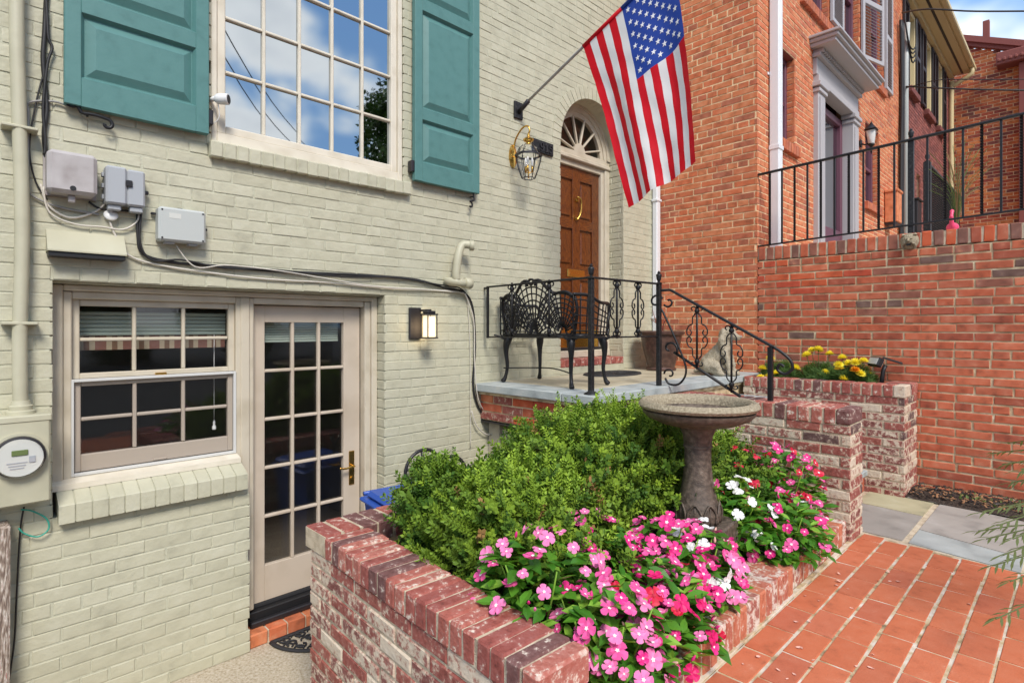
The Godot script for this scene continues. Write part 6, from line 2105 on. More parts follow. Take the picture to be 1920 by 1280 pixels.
func build_ornaments() -> void:
	var st: SurfaceTool
	# bird bath
	var bb_ := thing("bird_bath", "brown cast stone bird bath with a pale rim on a flared pedestal", "bird bath", Vector3(2.86, 0.28, -1.475))
	block("plinth", Vector3(0, 0.055, 0), Vector3(0.33, 0.12, 0.33), M.brown_stone, bb_, 0.008, 1, 0.002, Basis(Vector3.UP, 0.12))
	st = begin(true)
	lathe(st, [Vector2(0.0, 0.115), Vector2(0.108, 0.116), Vector2(0.12, 0.14), Vector2(0.12, 0.18), Vector2(0.108, 0.225), Vector2(0.09, 0.28), Vector2(0.077, 0.36), Vector2(0.07, 0.44), Vector2(0.07, 0.515), Vector2(0.076, 0.518), Vector2(0.076, 0.526), Vector2(0.072, 0.53), Vector2(0.079, 0.58), Vector2(0.102, 0.63), Vector2(0.0, 0.631)], 40)
	part("pedestal", st, M.brown_stone, bb_)
	for k in 9:
		var a := TAU * k / 9.0
		var d := Vector3(cos(a), 0, sin(a))
		var s := Vector3(-sin(a), 0, cos(a))
		st = begin(true)
		tube(st, smooth_path([d * 0.116 - s * 0.036 + Vector3(0, 0.125, 0), d * 0.119 - s * 0.035 + Vector3(0, 0.18, 0), d * 0.115 - s * 0.012 + Vector3(0, 0.218, 0), d * 0.115 + Vector3(0, 0.226, 0), d * 0.115 + s * 0.012 + Vector3(0, 0.218, 0), d * 0.119 + s * 0.035 + Vector3(0, 0.18, 0), d * 0.116 + s * 0.036 + Vector3(0, 0.125, 0)], 3), 0.006, 6)
		tube(st, [d * 0.119 + Vector3(0, 0.125, 0), d * 0.116 + Vector3(0, 0.212, 0)], 0.004, 5)
		part("leaf_relief", st, M.brown_stone, bb_)
	st = begin(true)
	lathe(st, [Vector2(0.0, 0.625), Vector2(0.10, 0.626), Vector2(0.2, 0.648), Vector2(0.27, 0.678), Vector2(0.292, 0.70), Vector2(0.295, 0.716), Vector2(0.285, 0.722), Vector2(0.275, 0.724), Vector2(0.258, 0.722), Vector2(0.24, 0.705), Vector2(0.17, 0.675), Vector2(0.08, 0.662), Vector2(0.0, 0.66)], 48)
	part("bowl", st, M.brown_stone, bb_)
	st = begin(true)
	lathe(st, [Vector2(0.276, 0.727), Vector2(0.306, 0.73), Vector2(0.317, 0.745), Vector2(0.31, 0.762), Vector2(0.296, 0.772), Vector2(0.281, 0.768), Vector2(0.279, 0.764), Vector2(0.272, 0.768), Vector2(0.263, 0.762), Vector2(0.256, 0.74), Vector2(0.252, 0.718)], 48)
	part("rim", st, M.cast_stone, bb_)
	# glazed pot with a dried plant
	var p := thing("glazed_pot", "large dark brown glazed pot with dry reddish stalks on the landing", "plant pot", Vector3(5.72, 0.955, -3.40))
	st = begin(true)
	lathe(st, [Vector2(0, 0.0), Vector2(0.165, 0.0), Vector2(0.17, 0.02), Vector2(0.15, 0.04), Vector2(0.165, 0.09), Vector2(0.205, 0.24), Vector2(0.225, 0.36), Vector2(0.23, 0.40), Vector2(0.258, 0.415), Vector2(0.262, 0.44), Vector2(0.245, 0.452), Vector2(0.215, 0.45), Vector2(0.21, 0.40), Vector2(0, 0.39)], 36)
	part("pot", st, M.glazed_pot, p)
	st = begin(true)
	lathe(st, [Vector2(0.212, 0.395), Vector2(0.1, 0.405), Vector2(0, 0.41)], 16)
	part("soil", st, M.soil, p)
	for k in 9:
		st = begin(true)
		var a := TAU * k / 9.0
		var d := Vector3(cos(a), 0, sin(a))
		tube(st, smooth_path([d * 0.02 + Vector3(0, 0.4, 0), d * 0.05 + Vector3(0, 0.52, 0), d * rng.randf_range(0.08, 0.16) + Vector3(0, rng.randf_range(0.58, 0.72), 0)], 4), [0.006, 0.006, 0.006, 0.006, 0.005, 0.005, 0.004, 0.003, 0.002], 5)
		part("stalk", st, M.dry_leaf if k % 3 else M.red_trim, p)
	# dog statue
	var dog := thing("dog_statue", "pale cast stone statue of a sitting spaniel on the landing", "statue", Vector3(5.55, 0.955, -2.62))
	dog.rotation.y = deg_to_rad(-84)
	dog.scale = Vector3.ONE * 1.08
	var V := func(x: float, y: float, z: float) -> Vector3: return Vector3(x, y, z)
	var bones := [
		[V.call(-0.10, 0.10, 0), 0.092, V.call(0.01, 0.235, 0), 0.074], [V.call(0.01, 0.235, 0), 0.07, V.call(0.055, 0.33, 0), 0.05],
		[V.call(0.06, 0.385, 0), 0.068, V.call(0.09, 0.40, 0), 0.06], [V.call(0.11, 0.375, 0), 0.042, V.call(0.165, 0.362, 0), 0.032],
		[V.call(0.03, 0.19, 0), 0.05, V.call(0.055, 0.25, 0), 0.05], [V.call(-0.16, 0.04, 0.0), 0.03, V.call(-0.22, 0.035, 0.05), 0.02]]
	for s in [-1.0, 1.0]:
		bones.append_array([
			[V.call(0.055, 0.415, s * 0.05), 0.022, V.call(0.045, 0.34, s * 0.082), 0.03], [V.call(0.045, 0.34, s * 0.082), 0.03, V.call(0.05, 0.27, s * 0.078), 0.026],
			[V.call(0.06, 0.22, s * 0.05), 0.036, V.call(0.10, 0.11, s * 0.054), 0.026], [V.call(0.10, 0.11, s * 0.054), 0.025, V.call(0.11, 0.03, s * 0.054), 0.025], [V.call(0.11, 0.026, s * 0.054), 0.026, V.call(0.15, 0.022, s * 0.056), 0.023],
			[V.call(-0.08, 0.09, s * 0.08), 0.07, V.call(-0.0, 0.085, s * 0.1), 0.05], [V.call(-0.02, 0.05, s * 0.1), 0.035, V.call(0.055, 0.024, s * 0.11), 0.025]])
	var curls := noise(44, 26.0, 2)
	inst("body", nets(bones, 0.0085, 0.012, func(q: Vector3) -> float: return curls.get_noise_3dv(q) * 0.009), M.statue_stone, dog)
	st = begin(true)
	lathe(st, [Vector2(0, 0.01), Vector2(0.012, 0.003), Vector2(0.01, -0.008), Vector2(0, -0.01)], 8, Transform3D(Basis(), V.call(0.196, 0.372, 0)))
	part("nose", st, M.weathered_grey, dog)
	for s in [-1.0, 1.0]:
		st = begin(true)
		lathe(st, [Vector2(0, 0.008), Vector2(0.008, 0), Vector2(0, -0.008)], 8, Transform3D(Basis(), V.call(0.138, 0.408, s * 0.03)))
		part("eye", st, M.weathered_grey, dog)
	# door mats
	var mt := thing("oval_mat", "black oval rubber mat with a sunburst on the landing", "doormat", Vector3(4.86, 0.9565, -3.46))
	st = begin(true)
	var E := Transform3D(Basis().scaled(Vector3(1.0, 1, 0.62)))
	lathe(st, [Vector2(0.0, 0.006), Vector2(0.34, 0.006), Vector2(0.345, 0.014), Vector2(0.385, 0.014), Vector2(0.395, 0.0), Vector2(0, 0)], 48, E)
	part("mat", st, M.black_rubber, mt)
	for k in 20:
		st = begin()
		var a := TAU * k / 20.0
		var d := Vector3(cos(a), 0, sin(a))
		var s := Vector3(-sin(a), 0, cos(a))
		poly(st, [E * (d * 0.1 - s * 0.006 + Vector3(0, 0.011, 0)), E * (d * 0.31 - s * 0.025 + Vector3(0, 0.011, 0)), E * (d * 0.31 + s * 0.025 + Vector3(0, 0.011, 0)), E * (d * 0.1 + s * 0.006 + Vector3(0, 0.011, 0))], Vector3.UP)
		box(st, E * (d * 0.2 + Vector3(0, 0.009, 0)), Vector3(0.2, 0.006, 0.018), Basis(Vector3.UP, -atan2(sin(a) * 0.62, cos(a))), 0.002)
		part("ray_rib", st, M.black_rubber, mt)
	mt = thing("half_round_mat", "black half round rubber mat with open scrollwork before the basement step", "doormat", Vector3(1.86, -0.6385, -3.755))
	st = begin(true)
	var rim := []
	for i in 25:
		var a := PI * i / 24.0
		rim.append(Vector3(cos(a) * 0.42, 0.008, sin(a) * 0.36))
	tube(st, rim, 0.016, 6, 0.5, Vector3.UP)
	tube(st, [rim[0], rim[24]], 0.016, 6, 0.5, Vector3.UP)
	part("border", st, M.black_rubber, mt)
	st = begin(true)
	for ring in 3:
		var rr := 0.13 + 0.105 * ring
		var n := 5 + ring * 4
		for i in n:
			var a := PI * (i + 0.5) / n
			var c := Vector3(cos(a) * rr, 0.007, sin(a) * rr * 0.86)
			tube(st, scroll(c, Vector3(cos(a), 0, sin(a)), Vector3(-sin(a), 0, cos(a)), 0.042, 0.014, rng.randf() * TAU, 5.2 * (1 if i % 2 else -1), 10), 0.007, 5)
			tube(st, scroll(c + Vector3(cos(a), 0, sin(a)) * 0.04, Vector3(cos(a), 0, sin(a)), Vector3(-sin(a), 0, cos(a)), 0.03, 0.03, 0.6, 4.0, 8), 0.006, 5)
	part("scrollwork", st, M.black_rubber, mt)
	# solar spot light
	var so := thing("solar_light", "black solar spot light on a stake in the marigold planter", "garden light", Vector3(5.98, 0.90, -1.30))
	st = begin(true)
	tube(st, [Vector3(0, -0.02, 0), Vector3(0.02, 0.16, 0.02), Vector3(0.04, 0.2, 0.03)], 0.018, 8)
	part("stake", st, M.black_plastic, so)
	st = begin()
	var hb := Basis(Vector3.UP, 0.9) * Basis(Vector3.RIGHT, 0.45)
	box(st, Vector3(-0.03, 0.23, -0.03), Vector3(0.13, 0.085, 0.055), hb, 0.01)
	part("head", st, M.black_plastic, so)
	st = begin()
	box(st, Vector3(-0.03, 0.23, -0.03) + hb * Vector3(0, 0, -0.029), Vector3(0.105, 0.06, 0.004), hb, 0.001)
	box(st, Vector3(-0.03, 0.23, -0.03) + hb * Vector3(0, 0, 0.029), Vector3(0.105, 0.06, 0.004), hb, 0.001)
	part("lens", st, M.pale_grey_plastic, so)
	st = begin()
	box(st, Vector3(0.09, 0.245, 0.075), Vector3(0.14, 0.014, 0.16), Basis(Vector3.UP, 0.2) * Basis(Vector3.RIGHT, 0.32), 0.004)
	part("panel", st, M.black_plastic, so)
	# bins and hose reel in the areaway
	for e in [[Vector3(2.2, -0.64, -3.22), M.bin_blue, "blue wheeled recycling bin with closed lid in the areaway", -0.04], [Vector3(2.98, -0.64, -3.26), M.black_plastic, "black wheeled refuse bin beside the stoop in the areaway", -0.06]]:
		var b := thing("wheeled_bin", e[2], "bin", e[0])
		b.rotation.y = -0.12
		st = begin()
		var k: float = e[3]
		for q in [[0.0, 0.19, 0.92 + k]]:
			var lo := 0.19
			var hi := 0.25
			var y0 := 0.05
			var y1: float = q[2]
			var c0 := [Vector3(-lo, y0, -lo), Vector3(lo, y0, -lo), Vector3(lo, y0, lo), Vector3(-lo, y0, lo)]
			var c1 := [Vector3(-hi, y1, -hi), Vector3(hi, y1, -hi), Vector3(hi, y1, hi), Vector3(-hi, y1, hi)]
			for i in 4:
				poly(st, [c0[i], c0[(i + 1) % 4], c1[(i + 1) % 4], c1[i]], c0[i] + c0[(i + 1) % 4])
			poly(st, c0, Vector3.DOWN)
		part("body", st, e[1], b)
		st = begin()
		box(st, Vector3(0, 0.935 + k, 0), Vector3(0.56, 0.03, 0.56), Basis(), 0.012)
		box(st, Vector3(0, 0.972 + k, 0.02), Vector3(0.50, 0.05, 0.50), Basis(), 0.024)
		box(st, Vector3(0, 0.955 + k, 0.29), Vector3(0.4, 0.02, 0.05), Basis(), 0.008)
		part("lid", st, e[1], b)
		st = begin(true)
		tube(st, [Vector3(-0.24, 0.96 + k, -0.29), Vector3(0.24, 0.96 + k, -0.29)], 0.016, 8)
		part("handle", st, e[1], b)
		for s in [-1, 1]:
			st = begin(true)
			lathe(st, [Vector2(0, -0.025), Vector2(0.1, -0.025), Vector2(0.1, 0.025), Vector2(0, 0.025)], 18, Transform3D(Basis(Vector3(0, 0, 1), PI / 2), Vector3(s * 0.23, 0.1, -0.2)))
			part("wheel", st, M.black_rubber, b)
	var hr := thing("hose_reel", "black and green garden hose reel cart behind the box shrubs", "hose reel", Vector3(2.52, -0.64, -3.40))
	for s in [-0.16, 0.16]:
		st = begin(true)
		var c := Vector3(0, 0.98, s)
		tube(st, scroll(c, Vector3.RIGHT, Vector3.UP, 0.165, 0.165, 0, TAU, 28), 0.014, 6)
		for k in 5:
			var a := TAU * k / 5.0 + 0.4
			tube(st, [c, c + Vector3(cos(a), sin(a), 0) * 0.165], 0.012, 6)
		part("wheel", st, M.dark_metal, hr)
	st = begin(true)
	tube(st, [Vector3(0, 0.98, -0.16), Vector3(0, 0.98, 0.16)], 0.08, 12)
	part("drum", st, mat("reel_green", c8(24, 120, 84), 0.5), hr)
	st = begin(true)
	for k in 8:
		tube(st, scroll(Vector3(0, 0.98, -0.13 + k * 0.037), Vector3.RIGHT, Vector3.UP, 0.11, 0.11, 0, TAU, 20), 0.014, 6)
	part("hose", st, M.black_rubber, hr)
	st = begin(true)
	for s in [-0.2, 0.2]:
		tube(st, smooth_path([Vector3(-0.25, 0.0, s), Vector3(-0.05, 0.5, s), Vector3(0.0, 0.98, s)], 4), 0.016, 6)
		tube(st, smooth_path([Vector3(0.25, 0.0, s), Vector3(0.05, 0.5, s), Vector3(0.0, 0.98, s)], 4), 0.016, 6)
	tube(st, [Vector3(0.0, 0.98, 0.2), Vector3(-0.12, 1.02, 0.24), Vector3(-0.13, 1.09, 0.28)], [0.014, 0.014, 0.02], 8)
	part("stand", st, M.black_plastic, hr)
	# flamingo and steel bowl on the terrace
	var fp := xp(1787, 407, 7.4)
	var fm := thing("pink_flamingo", "pink plastic flamingo ornament on the terrace behind the railing", "ornament", Vector3(7.4, 2.29, fp.z))
	fm.scale = Vector3.ONE * 0.8
	var fb := [[Vector3(0, 0.25, 0), 0.07, Vector3(0.08, 0.26, 0), 0.05], [Vector3(-0.06, 0.27, 0), 0.03, Vector3(-0.1, 0.38, 0), 0.02], [Vector3(-0.1, 0.38, 0), 0.018, Vector3(-0.05, 0.46, 0), 0.02], [Vector3(-0.05, 0.46, 0), 0.024, Vector3(-0.09, 0.42, 0.0), 0.008]]
	inst("body", nets(fb, 0.016, 0.02), M.pink_plastic, fm)
	st = begin(true)
	tube(st, [Vector3(0.01, 0.0, 0), Vector3(0.01, 0.24, 0)], 0.006, 6)
	part("stake", st, M.dark_metal, fm)
	# wires to the neighbours' wall
	for e in [[[1692, 24, -2.46], [1740, 17, -2.0], [1830, 21, -0.5], [1990, 20, 1.5], "upper service wire strung from the neighbour's wall across the sky", 0.014], [[1700, 165, -2.46], [1760, 150, -2.2], [1850, 149, -1.2], [1990, 148, 0.6], "middle service wire strung in front of the old red house", 0.008], [[1700, 162, -2.46], [1760, 165, -2.2], [1850, 168, -1.2], [1990, 170, 0.6], "lower twisted service wire strung in front of the old red house", 0.014]]:
		var dz := [13.0, 13.3, 13.6, 14.0]
		var pts := []
		for k in 4:
			pts.append(dp(e[k][0], e[k][1], 10.9 if k == 0 else 10.6 - k * 0.5))
		if dz.size() > 0:
			st = begin(true)
			tube(st, smooth_path(pts, 6), e[5], 6)
			tag(part("service_wire", st, M.cable_black, self), e[4], "wire")
	var cd := thing("service_conduit", "grey service conduit and black cables on the joint of the two red houses", "conduit", Vector3.ZERO)
	st = begin(true)
	tube(st, [Vector3(13.16, 2.3, -2.44), Vector3(13.16, 6.6, -2.44), Vector3(13.2, 7.4, -2.42)], 0.05, 8)
	part("pipe", st, M.pale_grey_plastic, cd)
	st = begin(true)
	for k in 3:
		tube(st, smooth_path([Vector3(12.8 + k * 0.08, 2.3, -2.46), Vector3(12.82 + k * 0.07, 4.5, -2.45), Vector3(12.9 + k * 0.05, 6.0, -2.45), Vector3(12.75 + k * 0.1, 7.3, -2.44)], 5), 0.028, 6)
	for k in 4:
		tube(st, smooth_path([Vector3(13.0, 7.4, -2.42), Vector3(13.1 + k * 0.06, 6.9 - k * 0.08, -2.36), Vector3(13.3 + k * 0.06, 6.95, -2.3), Vector3(13.35, 7.5, -2.3)], 5), 0.014, 6)
	part("cables", st, M.cable_black, cd)
func leaf_blade(st: SurfaceTool, base: Vector3, dir: Vector3, side: Vector3, length: float, width: float, fold := 0.25, droop := 0.15) -> void:
	# a pointed leaf of six faces, folded along its midrib and drooping to its tip
	var n := dir.cross(side).normalized()
	if n.y < 0.0:
		n = -n
	var mid := base + dir * length * 0.5 + n * fold * width * -0.4
	var tip := base + dir * length - n * droop * length
	var q := [base + dir * length * 0.25 + side * width * 0.38 + n * fold * width * 0.2, base + dir * length * 0.6 + side * width * 0.5 + n * (fold * width * 0.2 - droop * length * 0.25), base + dir * length * 0.25 - side * width * 0.38 + n * fold * width * 0.2, base + dir * length * 0.6 - side * width * 0.5 + n * (fold * width * 0.2 - droop * length * 0.25)]
	poly(st, [base, q[0], mid], n)
	poly(st, [q[0], q[1], mid], n)
	poly(st, [q[1], tip, mid], n)
	poly(st, [base, mid, q[2]], n)
	poly(st, [q[2], mid, q[3]], n)
	poly(st, [q[3], mid, tip], n)
func small_leaf(st: SurfaceTool, base: Vector3, dir: Vector3, side: Vector3, l: float, w: float) -> void:
	var n := dir.cross(side).normalized()
	var m := base + dir * l * 0.5
	poly(st, [base, m + side * w * 0.5 + n * w * 0.15, base + dir * l], n)
	poly(st, [base, base + dir * l, m - side * w * 0.5 + n * w * 0.15], n)
func box_sprig(seed_: int) -> Mesh:
	var r := RandomNumberGenerator.new()
	r.seed = seed_
	var st := begin()
	var h := 0.085
	for i in 9:
		var y := h * (0.12 + 0.88 * i / 8.0)
		for k in 2 if i < 8 else 3:
			var a := i * PI / 2 + k * PI + r.randf_range(-0.4, 0.4)
			var up := 0.25 + 0.6 * i / 8.0
			var d := Vector3(cos(a), up, sin(a)).normalized()
			small_leaf(st, Vector3(0, y, 0), d, Vector3(-sin(a), 0, cos(a)), r.randf_range(0.019, 0.028), r.randf_range(0.012, 0.0155))
	box(st, Vector3(0, h / 2, 0), Vector3(0.0022, h, 0.0022))
	st.generate_normals()
	return st.commit()
func shrub(label: String, c: Vector3, r: Vector3, count: int, seed_: int, yellow: float) -> void:
	# a box shrub: sprigs over a lumpy volume that starts at c (the soil), a core of inner sprigs, stems
	var g := RandomNumberGenerator.new()
	g.seed = seed_
	var t := thing("box_shrub", label, "shrub", c, "box shrubs in the planter")
	var nz := noise(seed_, 5.5, 3)
	var variants := [[], [], []]
	var tints := [[], [], []]
	for i in count:
		var inner := i % 4 == 0
		var d := Vector3(g.randfn(), g.randfn() * 0.9 + 0.25, g.randfn()).normalized()
		if d.y < -0.8:
			d.y = -d.y
		var lump := 1.0 + nz.get_noise_3dv(d * 0.7 + c) * 0.95
		var rad := lump * (g.randf_range(0.35, 0.8) if inner else g.randf_range(0.84, 1.03))
		var p := Vector3(d.x * r.x, r.y * 0.52 + d.y * r.y * 0.52, d.z * r.z) * Vector3(rad, 1, rad)
		p.y = r.y * 0.5 + d.y * r.y * 0.5 * rad
		p.y = maxf(p.y, 0.0)
		var up := (Vector3(d.x, 0.0, d.z) * 0.8 + Vector3(g.randfn() * 0.4, 0.8, g.randfn() * 0.4)).normalized()
		var b := Basis(Quaternion(Vector3.UP, up)) * Basis(Vector3.UP, g.randf() * TAU)
		var k := g.randi() % 3
		var s := g.randf_range(0.65, 1.3) * (1.3 if g.randf() < 0.06 and d.y > 0.3 else 1.0)
		variants[k].append(Transform3D(b.scaled(Vector3.ONE * s), p))
		var patch := nz.get_noise_3dv((p + c) * 1.6 + Vector3(5, 0, 0)) * 0.5 + 0.5
		var fresh := clampf(yellow * 0.6 + (patch - 0.5) * 1.6 + g.randf_range(-0.25, 0.25), 0.0, 1.0)
		var col := Color(0.05, 0.12, 0.014).lerp(Color(0.28, 0.41, 0.035), fresh)
		if g.randf() < 0.015:
			col = Color(0.30, 0.17, 0.06)
		tints[k].append(col)
	# long upright shoots of this year above the clipped mass
	for i in int(count * 0.06):
		var a := g.randf() * TAU
		var q := sqrt(g.randf()) * 0.85
		var lump := 1.0 + nz.get_noise_3dv(Vector3(cos(a) * q, 0.8, sin(a) * q) * 0.6 + c) * 0.5
		var top := Vector3(cos(a) * q * r.x, r.y * (0.5 + 0.5 * sqrt(maxf(0.0, 1.0 - q * q))) * lump, sin(a) * q * r.z)
		var n := 1 + g.randi() % 3
		var tall := g.randf_range(0.045, 0.075)
		var lean := Vector3(g.randfn() * 0.18, 1.0, g.randfn() * 0.18).normalized()
		var fresh := clampf(yellow + g.randf_range(-0.3, 0.4), 0.0, 1.0)
		for j in n:
			variants[j].append(Transform3D((Basis(Quaternion(Vector3.UP, lean)) * Basis(Vector3.UP, g.randf() * TAU)).scaled(Vector3(0.8, 0.85, 0.8)), top + lean * (tall * j - 0.04)))
			tints[j].append(Color(0.07, 0.16, 0.016).lerp(Color(0.30, 0.44, 0.04), fresh))
	for k in 3:
		stuff("foliage", sprigs[k], M.boxwood_leaf, variants[k], tints[k], t)
	# bare and dead twigs that show through the leaves
	for k in 16:
		var st := begin(true)
		var a := g.randf() * TAU
		var e := g.randf_range(0.35, 0.95)
		var out := Vector3(cos(a) * r.x, 0, sin(a) * r.z) * g.randf_range(0.85, 1.05)
		tube(st, [out * 0.4 + Vector3(0, r.y * e * 0.5, 0), out + Vector3(g.randfn() * 0.02, r.y * e, g.randfn() * 0.02)], [0.003, 0.0012], 4)
		part("twig", st, M.twig, t)
	for k in 7:
		var st := begin(true)
		var a := TAU * k / 7.0
		tube(st, smooth_path([Vector3(cos(a) * 0.03, -0.03, sin(a) * 0.03), Vector3(cos(a) * r.x * 0.35, r.y * 0.35, sin(a) * r.z * 0.35), Vector3(cos(a) * r.x * 0.62, r.y * 0.72, sin(a) * r.z * 0.62)], 4), [0.009, 0.009, 0.008, 0.007, 0.006, 0.005, 0.004, 0.003, 0.002], 5)
		part("stem", st, M.twig, t)
var sprigs := []
var vinca_leaves := []
var flowers := {}
var bud_mesh: Mesh
func flower_mesh(petal: Material, eye: Material, seed_: int) -> Mesh:
	var r := RandomNumberGenerator.new()
	r.seed = seed_
	var st := begin()
	var R := 0.034
	for k in 5:
		var a := TAU * k / 5.0 + r.randf_range(-0.06, 0.06)
		var d := Vector3(cos(a), 0, sin(a))
		var s := Vector3(-sin(a), 0, cos(a))
		var lift := r.randf_range(-0.012, 0.007) + (0.008 if seed_ == 3 else 0.0)
		var row := [Vector3.ZERO, d * R * 0.5 + s * R * 0.36 + Vector3(0, 0.002, 0), d * R * 0.86 + s * R * 0.46 + Vector3(0, lift * 0.6, 0), d * R * 1.0 + s * R * 0.16 + Vector3(0, lift, 0), d * R * 1.0 - s * R * 0.16 + Vector3(0, lift + 0.001, 0), d * R * 0.86 - s * R * 0.46 + Vector3(0, lift * 0.6 + 0.002, 0), d * R * 0.5 - s * R * 0.36 + Vector3(0, 0.003, 0)]
		var mid := d * R * 0.6 + Vector3(0, -0.0015, 0)
		for i in row.size():
			poly(st, [mid, row[i], row[(i + 1) % row.size()]], Vector3.UP)
	st.generate_normals()
	var mesh := st.commit()
	mesh.surface_set_material(0, petal)
	st = begin()
	var c := []
	for k in 10:
		var a := TAU * k / 10.0
		var q := 0.0085 if k % 2 == 0 else 0.005
		c.append(Vector3(cos(a) * q, 0.0035, sin(a) * q))
	for k in 10:
		poly(st, [Vector3(0, 0.002, 0), c[k], c[(k + 1) % 10]], Vector3.UP)
	st.generate_normals()
	st.commit(mesh)
	mesh.surface_set_material(1, eye)
	return mesh
func vinca(label: String, c: Vector3, r: Vector3, leaves: int, n_flowers: int, kinds: Array, seed_: int) -> void:
	var g := RandomNumberGenerator.new()
	g.seed = seed_
	var t := thing("periwinkle", label, "flowering plant", c, "periwinkles in the planter")
	var eye := Vector3(0, EYE, 0)
	var inner := [[], [], []]
	for i in leaves:
		var d := Vector3(g.randfn(), absf(g.randfn()) * 0.8 + 0.05, g.randfn()).normalized()
		var deep := g.randf() < 0.45
		var rad := g.randf_range(0.35, 0.78) if deep else g.randf_range(0.82, 1.04)
		var p := d * r * rad
		var flat := Vector3(d.x, 0, d.z).normalized()
		var dir := (flat.rotated(Vector3.UP, g.randf_range(-1.3, 1.3)) + Vector3(0, g.randf_range(-0.35, 0.55), 0)).normalized()
		var z := dir
		var x := Vector3.UP.cross(z).normalized().rotated(z, g.randf_range(-0.5, 0.5))
		var b := Basis(x, z.cross(x), z).scaled(Vector3.ONE * g.randf_range(0.7, 1.15))
		var k: int = [0, 0, 1, 1, 2][g.randi() % 5]
		var xf := Transform3D(b, p - dir * 0.03)
		if deep:
			inner[k].append(xf)
		else:
			inst("leaf", vinca_leaves[k], null, t, xf)
	for k in 3:
		if inner[k].size() > 0:
			stuff("inner_leaves", vinca_leaves[k], [M.vinca_leaf, M.vinca_leaf_dark, M.vinca_leaf_light][k], inner[k], [], t)
	for i in 6:
		var st := begin(true)
		var a := TAU * i / 6.0
		tube(st, [Vector3(cos(a) * 0.02, -0.04, sin(a) * 0.02), Vector3(cos(a) * r.x * 0.5, r.y * 0.5, sin(a) * r.z * 0.5), Vector3(cos(a) * r.x * 0.7, r.y * 0.85, sin(a) * r.z * 0.7)], [0.005, 0.004, 0.003], 5)
		part("stem", st, M.vinca_leaf_light, t)
	for i in 14:
		var d := Vector3(g.randfn(), absf(g.randfn()) * 0.9 + 0.1, g.randfn()).normalized()
		inst("bud" if i % 3 else "spent_flower", bud_mesh, [M.petal_fallen, M.petal_hot, M.petal_pale][i % 3], t, Transform3D(Basis(Quaternion(Vector3.UP, (d + Vector3.UP * 0.5 + Vector3(g.randfn(), 0, g.randfn()) * 0.4).normalized())), d * r * 1.04))
	var made := []
	var tries := 0
	while made.size() < n_flowers and tries < 900:
		tries += 1
		var d := Vector3(g.randfn(), absf(g.randfn()) * 0.9 + 0.1, g.randfn()).normalized()
		var p := d * r * g.randf_range(1.0, 1.12) + Vector3(0, 0.012, 0)
		var near := false
		for q in made:
			if p.distance_to(q) < 0.034:
				near = true
		var see := (eye - (c + p)).normalized()
		if near or d.dot(see) < -0.15:
			continue
		made.append(p)
		var up := (d * 0.7 + Vector3.UP * 0.7 + see * 0.25 + Vector3(g.randfn(), g.randfn(), g.randfn()) * 0.42).normalized()
		var b := Basis(Quaternion(Vector3.UP, up)) * Basis(Vector3.UP, g.randf() * TAU)
		var kind: String = kinds[g.randi() % kinds.size()]
		inst("flower", flowers[kind][g.randi() % 3], null, t, Transform3D(b.scaled(Vector3.ONE * g.randf_range(0.6, 1.12)), p))
